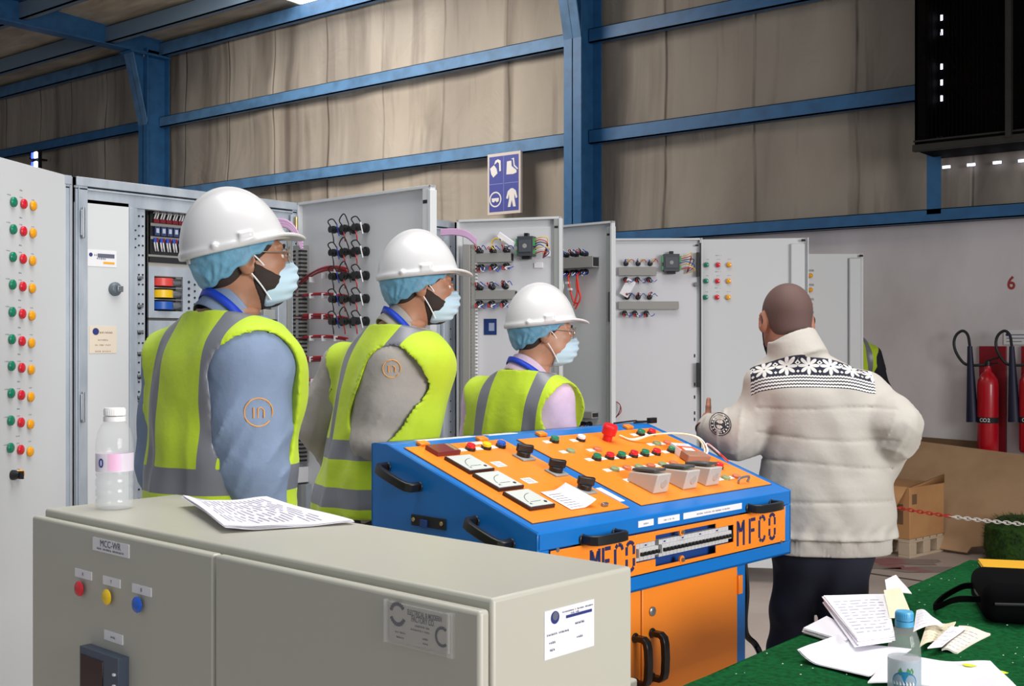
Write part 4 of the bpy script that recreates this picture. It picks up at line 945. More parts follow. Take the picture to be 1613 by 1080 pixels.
for k, pts in enumerate((((515, 325), (690, 312), (850, 408), (680, 428)), ((708, 442), (880, 422), (1045, 522), (885, 550)), ((912, 570), (1085, 543), (1258, 655), (1095, 677)))):
    q = r4(580, 650, 4.32, *pts); mb = MB(LT); mb.box(q[0], q[1], Y5 - .010, Y5, q[2], q[3], mat('meter_frame', (48, 30, 36), .35)); mb.box(q[0] + .004, q[1] - .004, Y5 - .0115, Y5 - .010, q[2] + .004, q[3] - .004, M_mface)
    cx, cz = q[1] - .02, q[2] + .02; ring(mb, cx, cz, .058, .0595, 1.7, 3.0, M_inkd, y=Y5 - .0120); mb.cyl((cx, Y5 - .013, cz), (cx, Y5 - .0115, cz), .005, M_dark, n=14); mb.box(cx - .05, cx - .01, Y5 - .0122, Y5 - .0115, cz + .008, cz + .0095, M_inkd); mb.text('A' if k else 'V', q[0] + .02, q[2] + .018, .01, M_inkd, y=Y5 - .0122)
    mb.build('analog_meter', PLt, bevel=.0008)
def toplight(par, px, py, m, r=.0135, dep=.018, rim=None, tagl=True, dx=-.028):
    x, z = tp(px, py); q = MB(LT @ Matrix.Translation((x, Y5, z)))
    q.lathe([(.001, 0), (r * 1.08, 0), (r * 1.08, .008), (r * .95, .009)], rim or M_black, 20, 'y')
    q.lathe([(r * .95, .007), (r * .95, dep * .9), (r * .8, dep * 1.05), (.0005, dep * 1.05)], m, 20, 'y'); q.build('push_button', par)
    if tagl: mb = MB(LT); mb.box(x + dx - .016, x + dx + .012, Y5 - .001, Y5, z - .006, z + .006 + .008, M_lab); mb.text('O', x + dx, z + .004, .005, M_ink, y=Y5 - .0016); mb.build('name_strip', par)
for px, py, m in ((740, 709), (765, 706.5), (788, 704)) and ((740, 710, M_red), (765, 708, M_yellow), (788, 705.5, M_bluel)): toplight(PLt, px, py, m, .015)
q = r4(580, 650, 4.32, (660, 215), (770, 205), (790, 222), (690, 228)); mb = MB(LT); mb.box(q[0], q[1], Y5 - .001, Y5, q[2], q[3], M_lab); mb.build('name_strip', PLt)
for px, py in ((823, 722), (874, 746), (919, 774)):
    x, z = tp(px, py); mb = MB(LT); mb.box(x - .028, x + .028, Y5 - .006, Y5, z - .03, z + .02, M_greyin); mb.cyl((x, Y5 - .02, z), (x, Y5, z), .021, M_black, n=20); o = mb.build('selector_switch', PLt, bevel=.0015)
    q = MB(LT @ Matrix.Translation((x, Y5, z)) @ Matrix.Rotation(.5, 4, 'Y')); q.box(-.026, .026, -.042, -.018, -.007, .007, M_black); q.build('lever', o, bevel=.003)
for px, py in ((784, 733), (832, 759)):
    x, z = tp(px, py); mb = MB(LT); mb.box(x - .018, x + .022, Y5 - .001, Y5, z - .018, z + .018, M_lab)
    for k in range(4): mb.box(x - .012, x + .014, Y5 - .0015, Y5 - .001, z - .012 + .007 * k, z - .0105 + .007 * k, M_ink)
    mb.build('paper_label', PLt)
# right panel
X5 = lambda x, y: (820 + x / 3.666, 650 + y / 3.666)
M_dimr = mat('lens_dim_red', (206, 120, 84), .3); M_dimg = mat('lens_dim_green', (140, 160, 120), .3)
for x, y, m in ((192, 174, M_green), (436, 276, M_green), (511, 269, M_red), (578, 265, M_green), (649, 258, M_red), (714, 251, M_green), (780, 245, M_red), (690, 133, M_green), (753, 130, M_red), (868, 231, M_green), (657, 394, M_green), (1142, 325, M_red)): toplight(PR, *X5(x, y), m, .0145)
toplight(PR, *X5(345, 166), M_lab, .0145, rim=M_black)
for x, y, m in ((287, 232, M_dimg), (442, 222, M_dimr), (785, 188, M_dimg), (845, 183, M_dimr), (540, 337, M_dimg), (612, 330, M_dimr), (680, 324, M_dimg), (750, 318, M_dimr), (818, 310, M_dimg), (880, 302, M_dimr), (1182, 387, M_dimg), (1243, 379, M_dimr)): toplight(PR, *X5(x, y), m, .0135, dep=.008, rim=m)
x, z = tp(*X5(497, 165)); q = MB(LT @ Matrix.Translation((x, Y5, z))); q.lathe([(.001, 0), (.016, 0), (.016, .02), (.024, .022), (.026, .05), (.022, .056), (.0005, .057)], mat('emergency_red', (210, 24, 34), .35), 28, 'y'); q.build('emergency_stop', PR, bevel=.001)
M_sock = mat('socket_grey', (190, 184, 176), .4); M_slid = mat('socket_lid', (66, 74, 76), .3)
for i, (x_, y_) in enumerate(((775, 455), (945, 432), (1075, 412))):
    x, z = tp(*X5(x_, y_)); z += .03
    mb = MB(LT); wv = .036; mb.add([(x - wv, Y5, z - .05), (x + wv, Y5, z - .05), (x + wv, Y5, z + .055), (x - wv, Y5, z + .055), (x - wv * .92, Y5 - .062, z - .05), (x + wv * .92, Y5 - .062, z - .05), (x + wv * .92, Y5 - .03, z + .055), (x - wv * .92, Y5 - .03, z + .055)], [(0, 3, 2, 1), (4, 5, 6, 7), (0, 1, 5, 4), (1, 2, 6, 5), (2, 3, 7, 6), (3, 0, 4, 7)], M_sock); mb.cyl((x + .005, Y5 - .03, z - .052), (x + .005, Y5 - .03, z - .045), .016, mat('socket_face', (176, 168, 160), .5), n=20); o = mb.build('socket_outlet', PR, bevel=.005)
    mb = MB(LT); mb.add([(x - wv * .8, Y5 - .061, z - .03), (x + wv * .8, Y5 - .061, z - .03), (x + wv * .8, Y5 - .033, z + .052), (x - wv * .8, Y5 - .033, z + .052), (x - wv * .8, Y5 - .070, z - .03), (x + wv * .8, Y5 - .070, z - .03), (x + wv * .8, Y5 - .042, z + .052), (x - wv * .8, Y5 - .042, z + .052)], [(0, 3, 2, 1), (4, 5, 6, 7), (0, 1, 5, 4), (1, 2, 6, 5), (2, 3, 7, 6), (3, 0, 4, 7)], M_slid); mb.build('lid', o, bevel=.003)
x, z = tp(*X5(1285, 410)); mb = MB(LT); mb.tube([(x - .03, Y5, z), (x - .03, Y5 - .018, z), (x + .03, Y5 - .018, z + .004), (x + .03, Y5, z + .004)], .004, M_rim, n=8, sm=3); mb.build('latch', PR)
x, z = tp(*X5(482, 545)); mb = MB(LT); mb.box(x - .012, x + .012, Y5 - .01, Y5, z - .005, z + .005, M_rim); mb.build('latch', PLt, bevel=.002)
# left cheek: handles and latch plate
FL = frame(P0 + uy * DC, -uy, (0, 0, 1)); LL = Ki @ FL
for (ax, ay, bx, by) in ((611, 735, 661, 766), (750, 820, 806, 856)):
    a = pp(FL, ax, ay); b_ = pp(FL, bx, by); grip(LL, a[0], b_[0], a[1], .045, dirz=b_[1] - a[1]).build('handle', t, bevel=.003)
q = R2(FL, 649, 809, 703, 835); mb = MB(LL); mb.box(q[0], q[1], -.004, 0, q[2], q[3], M_dark); mb.box(q[0] + .045, q[0] + .07, -.012, -.004, q[2], q[3] - .01, M_cdk)
for x in (q[0] + .012, q[1] - .014): mb.cyl((x, -.008, q[3] - .014), (x, -.004, q[3] - .014), .006, mat('brass', (190, 170, 120), .35, .8), n=12)
mb.build('latch_plate', t, bevel=.001)
# lower orange cupboard
FLW = frame(P0 + uy * .07, ux, (0, 0, 1)); LW = Ki @ FLW
xr = pp(FLW, 1174, 940)[0]; xl = .13; xd0 = pp(FLW, 1010, 960)[0]; xd1 = pp(FLW, 1160, 940)[0]; zt_ = zb0 - ZF - .0; zb_ = -ZF + .1
mb = MB(LW); mb.box(xl, xr, .02, DC - .14, zb_, zt_, M_cb); mb.box(xd1 + .002, xr, 0, .03, zb_, zt_, M_cb); mb.box(xl, xl + .03, 0, .03, zb_, zt_, M_cb); mb.box(xl, xr, 0.012, .02, zb_, zb_ + .03, M_cb); mb.build('cupboard_body', t, bevel=.002)
for x0, x1, hx in ((xd0, xd1, 1), (xl + .032, xd0 - .006, -1)):
    mb = MB(LW); mb.box(x0, x1, -.004, .014, zb_ + .035, zt_ - .012, M_co); d = mb.build('door', t, bevel=.003)
    xx = x0 + .045 if hx == 1 else x1 - .03
    zc = pp(FLW, 1028, 1030)[1]; q = MB(LW @ Matrix.Translation((xx, -.004, zc)) @ Matrix.Rotation(math.pi / 2, 4, 'Y')); grip(q.M, -.065, .065, 0, .045).build('handle', d, bevel=.003)
    x, z = pp(FLW, 1025, 962); 
    if hx == 1: q = MB(LW @ Matrix.Translation((x, -.004, z))); q.lathe([(.001, 0), (.014, 0), (.014, .005), (.009, .008), (.0005, .008)], M_rim, 20, 'y'); q.build('lock', d)
for zz in (zt_ - .08, zb_ + .15): mb = MB(LW); mb.box(xd1 - .004, xd1 + .02, -.012, .006, zz - .03, zz + .03, M_co); mb.build('hinge', t, bevel=.002)
for x in (xl + .06, xr - .06):
    for y in (.06, DC - .2): mb = MB(LW); mb.cyl((x, y - .015, -ZF + .05), (x, y + .015, -ZF + .05), .05, M_black, n=24); mb.box(x - .02, x + .02, y - .03, y + .03, -ZF + .07, zb_, M_rim); mb.build('castor', t, bevel=.002)
# cable hanging behind the cupboard
mb = MB(); 
P = [W(1172, 880, 4.1), W(1176, 930, 4.08), W(1173, 975, 4.05), W(1176, 1000, 4.05), W(1190, 1015, 4.1), W(1200, 1040, 4.15), hitZ(1215, 1110, .02), hitZ(1260, 1060, .02)]
c0 = P[0].copy(); mb.tube([p - Vector((c0.x, c0.y, 0)) for p in P], .011, M_black, n=8); o = mb.build('power_cable'); o.location = (c0.x, c0.y, 0); tag(o, 'thick black cable hanging beside the orange cupboard door', 'cable')
# thin cable across the rear of the top
mb = MB(LTR); P = [pp(FTR, *p) for p in ((967, 669), (985, 664), (1003, 666), (1030, 666), (1045, 671))]; 
pts = [(p[0], -.006, max(min(p[1], .065), .0)) for p in P]; mb.tube(pts, .003, M_black, n=6); mb.box(pts[3][0] - .03, pts[3][0] + .01, -.02, 0, pts[3][1] - .008, pts[3][1] + .008, M_black); mb.build('thin_cable', t)

# things lying on the console
x, z = tp(895, 789); o3 = FT @ Vector((x, Y5 - .0, z))
def on_top(name, label, cat, px, py):
    x, z = tp(px, py); p = FT @ Vector((x, Y5 - .0005, z)); t_ = thing(name, label, cat, p, rzc); return t_, local(t_) @ FT @ Matrix.Translation((x, Y5 - .0005, z))
tq, Lq = on_top('paper_sheet', 'white paper sheet curling up at one end, on the left orange panel', 'paper', 893, 789)
mb = MB(Lq); mb.grid(lambda u, v: ((u - .5) * .10, -.002 - .03 * max(0, u - .55) ** 1.5 * 2.2, (v - .5) * .12 + .0), 18, 4, M_paper)
for k in range(7): mb.grid(lambda u, v: (-.04 + u * .06, -.0032, -.05 + .014 * k + v * .0014), 6, 1, M_ink)
mb.build('sheet', tq, solid=.0006)
tq, Lq = on_top('relay_box', 'small orange-white component box with red print on the console', 'box', *X5(950, 255))
mb = MB(Lq @ Matrix.Rotation(.35, 4, 'Y')); mb.box(-.036, .036, -.026, 0, -.045, .05, M_lab); mb.box(-.034, .034, -.0268, -.026, -.042, .022, mat('print_orange', (228, 82, 36), .4)); mb.box(-.02, .02, -.0276, -.0268, -.02, .005, M_lab); mb.text('CAUTION', 0, .036, .008, M_wred, y=-.0268); mb.build('carton', tq, bevel=.001)
tq, Lq = on_top('test_transformer', 'brown-grey component block with looped white and red leads', 'component', *X5(1005, 285))
mb = MB(Lq @ Matrix.Rotation(.3, 4, 'Y')); mb.box(-.05, .045, -.028, 0, -.022, .026, mat('component_brown', (158, 116, 96), .45)); mb.build('block', tq, bevel=.004)
for j, m in enumerate((M_wwht, mat('lead_cream', (226, 214, 180), .5), M_wwht, M_wred)):
    mb = MB(Lq); o_ = .008 * j; mb.tube([(.04, -.014, .0), (.075 - o_, -.03, .01 + o_), (.08 - o_, -.055, .06), (.04, -.05 - .3 * o_, .12 - o_), (-.03, -.03, .17), (-.1, -.006, .2 - o_), (-.12, -.006, .24)] if j < 2 else [(.04, -.014, .0), (.07, -.02, -.01 + o_), (.09, -.045, .03), (.10, -.03, -.02), (.12, -.01, -.03 - o_)], .0032, m, n=6); mb.build('lead', tq)

# ------------------------------------------------------------------ low grey box corner and table
t = thing('grey_crate', 'low pale grey box behind the beige enclosure, only its lid corner showing', 'box', (-1.48, 1.95, 0))
p = hitZ(997, 1058, .74); q_ = hitZ(1062, 1080, .74); 
mb = MB(); mb.box(-.28, .09, -.22, .17, .0, .70, M_encl); mb.build('body', t, bevel=.006); mb = MB(); mb.box(-.29, .10, -.23, .18, .70, .725, M_encl); mb.build('lid', t, bevel=.006)
pc = hitZ(997, 1057, .725); t.location = (pc.x - .06, pc.y - .22, 0)
ZTB = .75
def turf_mat():
    m = mat('green_felt', (14, 88, 44), .95, var=(60, (8, 60, 30), .4, .7), bump=(260, .6, .004), spec=.1); return m
M_turf = turf_mat()
XT = hitZ(1400, 938, ZTB).x; YT1 = 4.15
t = thing('work_table', 'table covered with bright green felt at lower right', 'table', (XT + .6, 2.9, 0))
mb = MB(); X1t = 1.25; y0t, y1t = -1.15, YT1 - 2.9
nx, ny = 60, 90
mb.box(-.585, X1t - .6, y0t + .015, y1t - .015, ZTB - .035, ZTB - .008, mat('table_wood', (120, 92, 64), .6)); mb.build('tabletop', t)
for sx in (-.54, X1t - .65):
    for sy in (y0t + .06, y1t - .06): mb = MB(); mb.box(sx - .025, sx + .025, sy - .025, sy + .025, 0, ZTB - .035, mat('table_leg', (60, 60, 62), .5)); mb.build('leg', t, bevel=.003)
def clothfn(u, v):
    x = -.6 + (X1t) * u * 1.0; y = y0t + (y1t - y0t) * v
    return (x, y, ZTB + .0015 * math.sin(x * 21 + y * 5) + .0015 * math.sin(y * 17))
tc_ = MB(); tc_.grid(clothfn, nx, ny, M_turf)
for k in range(1):
    tc_.grid(lambda u, v: (-.6 - .012 * u ** .5 - .004 * math.sin(v * 60) * u, y0t + (y1t - y0t) * v, ZTB - .18 * u), 6, 90, M_turf)
    tc_.grid(lambda u, v: (-.6 + X1t * v, y1t + .012 * u ** .5 + .004 * math.sin(v * 50) * u, ZTB - .18 * u), 6, 60, M_turf)
cl = tc_.build('table_cover', None); cl.location = t.location; tag(cl, 'green felt cover spread over the work table, with specks of white lint', 'cloth')
M_lint = mat('lint', (225, 230, 220), .8); rr = random.Random(5); mb = MB()
for k in range(420):
    x = rr.uniform(-.58, .5); y = rr.uniform(y0t + .3, y1t - .05); s = rr.uniform(.0008, .0024)
    if rr.random() < .5: x = rr.uniform(-.1, .5); y = rr.uniform(-.5, .3)
    mb.at(x, y, ZTB + .0035, rz=rr.uniform(0, 3)).box(-s, s, -s * .6, s * .6, 0, .001, M_lint)
o = mb.build('lint', None, smooth=0); o.location = t.location; tag(o, 'white lint specks scattered over the green cover', 'lint', kind='stuff')
def Z4(*pts, z=ZTB + .002): return [hitZ(1213 + x / 4.0325, 880 + y / 4.0325, z) for x, y in pts]
ZP = ZTB + .003
sheet_stack('paper_stack', 'thin paper stack partly under the thicker one, nearest the dark trousers', 'papers', Z4((212, 475), (480, 560), (560, 500), (360, 398)), ZP, .014, layers=6, n=8, wav=.0006)
sheet_stack('paper_sheet', 'large white drawing with its left edge curling up, nearest the table edge', 'paper', Z4((180, 660), (640, 765), (900, 590), (430, 545)), ZP, .003, layers=2, curl=lambda u, v: .025 * max(0, 1 - u * 3.2) ** 2 * (1 - v * .3) + .003, n=16)
s1 = sheet_stack('paper_stack', 'thick stack of printed pages with a dog-eared corner, left of the blue-capped bottle', 'papers', Z4((555, 610), (790, 575), (735, 310), (340, 350)), ZP + .016, .022, layers=7, lines=11, n=10, wav=.001, curl=lambda u, v: .012 * v * (1 - u))
sheet_stack('yellowed_paper', 'cream paper lying half over the thick printed stack behind the blue-capped bottle', 'paper', Z4((760, 480), (905, 480), (830, 300), (722, 320)), ZP + .040, .002, m=M_pcream, n=8, curl=lambda u, v: .01 * v)
sheet_stack('paper_sheet', 'white curled sheet standing up at the far end of the cream paper', 'paper', Z4((740, 310), (900, 330), (800, 250), (730, 285)), ZP + .045, .002, n=8, curl=lambda u, v: .02 * v)
sheet_stack('leaflet', 'printed leaflet with a blue mark, directly right of the bottle cap', 'paper', Z4((910, 520), (1100, 480), (1010, 410), (930, 385)), ZP + .020, .003, n=8, lines=5, curl=lambda u, v: .008 * math.sin(u * 3))
sheet_stack('leaflet', 'middle printed leaflet with bent corners, right of the blue-capped bottle', 'paper', Z4((950, 590), (1100, 540), (1180, 440), (1010, 420)), ZP + .008, .004, m=M_pcream, n=8, lines=6, curl=lambda u, v: .006 * math.sin(u * 5 + v * 2))
sheet_stack('leaflet', 'farthest-right printed leaflet fanned out toward the black bag', 'paper', Z4((1090, 590), (1190, 600), (1400, 480), (1200, 440)), ZP, .005, m=mat('paper_warm', (234, 226, 214), .6), n=8, lines=7, curl=lambda u, v: .004 * math.sin(u * 5))
sheet_stack('leaflet', 'narrow white leaflet lying across the two cream ones', 'paper', Z4((1000, 610), (1090, 600), (1240, 480), (1150, 470)), ZP + .013, .003, n=8, lines=4)
sheet_stack('paper_sheet', 'large white sheet with yellow marks at the bottom right of the table', 'paper', Z4((620, 806), (1580, 860), (1400, 680), (760, 640)), ZP + .0035, .003, n=16, curl=lambda u, v: .004 * math.sin(u * 8))
mb = MB(); c = Z4((1445, 748))[0]
for px, py, r, lb in ((1445, 748, .016, 'larger yellow marker blot near the right end of the white sheet'), (1265, 705, .012, 'smaller yellow marker blot near the bottle on the white sheet')):
    mb = MB(); c = Z4((px, py))[0]; c1 = Vector(); mb.add([(c1.x + r * 1.3 * math.cos(a) * (1 + .2 * math.sin(3 * a)), c1.y + r * math.sin(a), .011) for a in np.linspace(0, 6.1, 14)], [tuple(range(14))], mat('marker_yellow', (226, 232, 60), .6)); o = mb.build('marker_blot', None); o.location = c; tag(o, lb, 'mark')

# bottle on the table
kb = 2.3; pB2 = W(1424.5, 1104, 2.28); pB2.z = ZTB; dB2 = (Vector((pB2.x, pB2.y, 0)) - Vector((0, 0, 0))).dot(FV)
k2 = dB2 / FPX; H2 = CAMZ - (962 - 540) * k2 - (ZTB + .008); r2 = 25.5 * k2
t = bottle('water_bottle', 'water bottle with a sky-blue cap standing on the papers', (pB2.x, pB2.y, ZTB + .008), H2, r2, (.54, mat('cap_sky', (86, 176, 226), .35)), base_prof, None, wl=.62)
M_lg = mat('label_ice', (190, 208, 226), .4, alpha=.55); M_lb = mat('label_blue', (36, 130, 180), .4); M_leaf = mat('label_leaf', (84, 150, 90), .4); va2 = math.atan2(-pB2.y, -pB2.x)
def ex2(mb):
    R3 = r2 * 1.01
    def P(a, z): return (R3 * math.cos(va2 + a), R3 * math.sin(va2 + a), z)
    n = 24; el = [P(.75 * math.cos(k / n * 6.283), H2 * .42 + H2 * .085 * math.sin(k / n * 6.283)) for k in range(n)]
    mb.add([P(0, H2 * .42)] + el, [(0, 1 + k, 1 + (k + 1) % n) for k in range(n)], M_lb)
    for s, a, l in ((1, .1, .3), (-1, .1, .28), (1, .35, .22)):
        mb.add([P(a * s * .3, H2 * .47), P(s * (a + .1), H2 * .54), P(s * (a + l), H2 * .505), P(s * (a + .12), H2 * .475)], [(0, 1, 2, 3)], M_leaf)
    wraptext(mb, 'nnnnnnn', r2 * 1.025, H2 * .405, H2 * .045, M_lab, va2, .19)
band(t, r2 * .998, H2 * .3, H2 * .60, M_lg, extra=ex2)
# laptop bag
t0 = hitZ(1535, 975, ZTB); 
t = thing('laptop_bag', 'black padded laptop bag with a looped handle on the green table', 'bag', (0, 0, 0)); M_bag = mat('bag_black', (6, 6, 8), .9, bump=(300, .3, .001), spec=.06); 
ca_ = hitZ(1548, 985, ZTB); cb_ = hitZ(1640, 1000, ZTB); t.location = (ca_.x, ca_.y, ZTB + .004); t.rotation_euler = (0, 0, R_(24)); L = MB()
L.box(0, .42, 0.0, .30, 0, .105, M_bag); L.build('body', t, bevel=.035, seg=5)
mb = MB(); mb.tube([(.03, .0, .055), (.2, -.004, .06), (.41, .0, .055)], .004, M_dark, n=6); mb.tube([(.01, .02, .055), (.0, .15, .055), (.02, .28, .055)], .004, M_dark, n=6); mb.build('zip', t)
mb = MB(); P = [(.0, .05, .05), (-.06, .055, .045), (-.10, .08, .02), (-.11, .14, .004), (-.08, .20, .02), (-.03, .23, .045), (.0, .235, .05)]
pts = catmull(P, 6); vs = []
for i, p in enumerate(pts):
    tg = (pts[min(i + 1, len(pts) - 1)] - pts[max(i - 1, 0)]).normalized(); n_ = Vector((0, 0, 1)).cross(tg).normalized() * .003; z_ = Vector((0, 0, .014)); vs += [p + z_ + n_, p - z_ * .2 + n_, p - z_ * .2 - n_, p + z_ - n_]
mb.add(vs, [(4 * i + k, 4 * i + (k + 1) % 4, 4 * i + 4 + (k + 1) % 4, 4 * i + 4 + k) for i in range(len(pts) - 1) for k in range(4)], M_bag); mb.build('handle', t, bevel=.001)
tw = thing('yellow_folder', 'yellow folder edge showing behind the black bag', 'folder', (0, 0, 0)); a = hitZ(1550, 893, ZTB + .02); tw.location = (a.x, a.y, ZTB + .006); tw.rotation_euler = (0, 0, R_(24))
mb = MB(); mb.box(0, .26, -.02, .16, 0, .005, mat('folder_yellow', (236, 178, 40), .5)); mb.build('cover', tw, bevel=.002); mb = MB(); mb.box(.004, .25, -.016, .156, .006, .009, M_paper); mb.build('pages', tw, bevel=.001); mb = MB(); mb.box(0, .26, -.02, .16, .009, .014, mat('folder_yellow', (236, 178, 40), .5)); mb.build('cover', tw, bevel=.002)

# ------------------------------------------------------------------ against the back wall
t = thing('safety_sign', 'blue and white four-picture safety sign hanging on the wall rail', 'sign', (0, 0, 0))
YS = YW - .2; FSg = frame((0, YS, 0), (1, 0, 0), (0, 0, 1)); a = pp(FSg, 768, 243); b_ = pp(FSg, 820, 237.5); c = pp(FSg, 769, 340); x0, x1 = a[0], b_[0]; zt_, zb_ = (a[1] + b_[1]) / 2, (c[1] + pp(FSg, 820, 334)[1]) / 2
t.location = (x0, YS, zb_); Lg = local(t) @ FSg @ Matrix.Translation((x0, 0, zb_)); ww, hh = x1 - x0, zt_ - zb_
M_sb = mat('sign_blue', (66, 74, 156), .5); mb = MB(Lg); mb.box(0, ww, 0, .03, 0, hh, mat('sign_edge', (206, 196, 190), .5)); mb.box(.025, ww - .025, -.003, 0, .03, hh - .03, M_sb); mb.box(ww / 2 - .004, ww / 2 + .004, -.0045, -.003, .03, hh - .03, mat('sign_line', (120, 130, 190), .5)); mb.box(.025, ww - .025, -.0045, -.003, hh / 2 - .004, hh / 2 + .004, mat('sign_line', (120, 130, 190), .5)); mb.build('board', t, bevel=.002)
M_sw = mat('sign_white', (226, 222, 220), .5)
def pict(poly, cx, cz, s): mb = MB(Lg); mb.prism([(cx + x * s, cz + z * s) for x, z in poly], -.007, -.003, M_sw); return mb
def build_p(l): 
    for poly, cx, cz, s in l: pict(poly, cx, cz, s).build('pictogram', t)
qx, qz = ww / 4, hh / 4; s_ = ww * .2
build_p([([(-.8, .1), (-.2, .45), (.2, .0), (.35, -.55), (-.3, -1), (-.6, -.6)], qx, 3 * qz, s_), ([(-.3, .5), (-.1, .95), (.3, 1.1), (.7, .9), (.75, -.3), (.5, -.35), (.45, .6), (.2, .8), (-.05, .6)], qx + .01, 3 * qz, s_),
         ([(-.6, .7), (.05, .75), (.1, .1), (.8, -.4), (.85, -.7), (.3, -.85), (-.7, -.8)], 3 * qx - .01, 3 * qz, s_), ([(.0, .95), (.45, 1.05), (.55, .2), (1.05, -.25), (.95, -.35), (.4, .1), (.3, .85)], 3 * qx - .01, 3 * qz, s_),
         ([(-.15, 1), (.15, 1), (.6, .7), (.85, -.1), (.6, -.2), (.4, .35), (.4, -.2), (.6, -1.15), (.2, -1.15), (0, -.3), (-.2, -1.15), (-.6, -1.15), (-.4, -.2), (-.4, .35), (-.6, -.2), (-.85, -.1), (-.6, .7)], 3 * qx, qz + .01, s_),
         ([(-.55, .15), (.55, .15), (.5, -.25), (.2, -.35), (0, -.1), (-.2, -.35), (-.5, -.25)], qx, qz, s_)])
mb = MB(Lg); ring(mb, qx, qz, s_ * .75, s_ * .92, 0, 6.283, M_sw, y=-.005, n=28); mb.build('pictogram', t)
# painted number
FWc = frame((0, YW - .001, 0), (1, 0, 0), (0, 0, 1)); x, z = pp(FWc, 1593, 446.5); mb = MB(FWc); mb.text('6', x, z, .1, mat('number_red', (170, 60, 62), .7), bold=.02, sx=.9); o = mb.build('trim_number'); 
bpy.data.objects.remove(o); mb = MB(Matrix.Translation((0, 0, 0))); mb.text('6', 0, 0, .1, mat('number_red', (170, 60, 62), .7), y=0, bold=.02, sx=.9); o = mb.build('painted_number'); o.location = (x, YW - .003, z); tag(o, 'red number 6 painted on the pale lower wall', 'number')
# fire extinguishers
M_er = mat('extinguisher_red', (196, 12, 34), .3, coat=.3); M_eb = mat('backboard_red', (150, 16, 34), .5); M_horn = mat('horn_navy', (26, 30, 60), .5); M_hose = mat('hose_black', (26, 30, 34), .4)
def extinguisher(cx, label, bx0, bx1, bl, zo=0, group=None):
    YE = YW - .02; F = frame((0, YE, 0), (1, 0, 0), (0, 0, 1)); a = pp(F, bx0, 545); b_ = pp(F, bx1, 700)
    t = thing('backboard', bl, 'board', ((a[0] + b_[0]) / 2, YE, 1.0)); w_ = (b_[0] - a[0]) / 2
    mb = MB(); mb.box(-w_, w_, -.012, .015, pp(F, bx0, 712)[1] - 1.0, a[1] - 1.0, M_eb); mb.build('board', t, bevel=.002)
    YC = YW - .14; F2 = frame((0, YC, 0), (1, 0, 0), (0, 0, 1)); x, zb_ = pp(F2, cx, 712); zt_ = pp(F2, cx, 585)[1]; r = (pp(F2, cx + 16.5, 600)[0] - pp(F2, cx - 16.5, 600)[0]) / 2
    t = thing('fire_extinguisher', label, 'fire extinguisher', (x, YC, zb_), 0); H = zt_ - zb_
    mb = MB(); mb.lathe([(.001, 0), (r * .9, 0), (r, .02), (r, H * .82), (r * .92, H * .9), (r * .6, H * .97), (r * .35, H), (r * .3, H + .04), (.001, H + .04)], M_er, 32); b0 = mb.build('cylinder', t, smooth=50)
    zs = pp(F2, cx, 661)[1] - zb_; mb = MB()
    vs = []; n = 20
    for i in range(n + 1): an = math.pi + i / n * math.pi; vs += [((r + .001) * math.cos(an), (r + .001) * math.sin(an), zs - .022), ((r + .001) * math.cos(an), (r + .001) * math.sin(an), zs + .022)]
    mb.add(vs, [(2 * i, 2 * i + 2, 2 * i + 3, 2 * i + 1) for i in range(n)], M_dark)
    wraptext(mb, 'CO2', r + .002, zs, .028, M_lab, math.pi * 1.62 - .35, .35); mb.build('name_band', b0)
    mb = MB(); wraptext(mb, 'nnnn', r + .002, zs - .24, .02, M_lab, math.pi * 1.62 - .2, .17); mb.box; mb.build('label_print', b0)
    mb = MB(); mb.cyl((0, 0, H + .03), (0, 0, H + .08), .022, mat('valve_metal', (60, 50, 50), .4, .5)); mb.beam((-.02, 0, H + .075), (.09, 0, H + .11), .02, .012, M_black); mb.beam((-.02, 0, H + .055), (.08, 0, H + .065), .02, .01, M_black); mb.build('valve', t, bevel=.002)
    # horn and hose
    P = lambda px, py: (pp(F2, px, py)[0] - x, -.02, pp(F2, px, py)[1] - zb_); dx = cx - 1556
    mb = MB(); a = P(1529 + dx, 545); b_ = P(1533 + dx, 664); mb.cyl(a, (b_[0], b_[1] + .0, b_[2]), .018, M_horn, r1=.045, n=24); mb.build('horn', t, smooth=50)
    mb = MB(); mb.tube([(0, 0, H + .05)] + [P(px + dx, py) for px, py in ((1535, 575), (1520, 572), (1508, 556), (1504, 540), (1508, 527), (1518, 521), (1526, 528), (1529, 545))], .011, M_hose, n=8); mb.build('hose', t)
extinguisher(1556, 'red CO2 extinguisher with a wide black hose loop, farther from the right edge', 1543, 1585, 'dark red board behind the extinguisher farther from the right edge')
extinguisher(1622, 'red extinguisher cut by the right edge of the view', 1609, 1651, 'dark red board at the right edge of the view')
x, z = pp(FWc, 1597, 531); t = thing('wall_card', 'small white instruction card above the right-hand extinguisher', 'card', (x, YW - .012, z)); mb = MB(); mb.box(-.07, .12, 0, .01, -.055, .055, M_lab); mb.cyl((-.045, -.001, .02), (-.045, 0, .02), .012, M_navy, n=16); mb.box(-.02, .09, -.0012, 0, .015, .022, M_ink); mb.box(-.05, .09, -.0012, 0, -.01, -.004, M_ink); mb.box(-.05, .06, -.0012, 0, -.035, -.03, M_ink); mb.build('card', t)
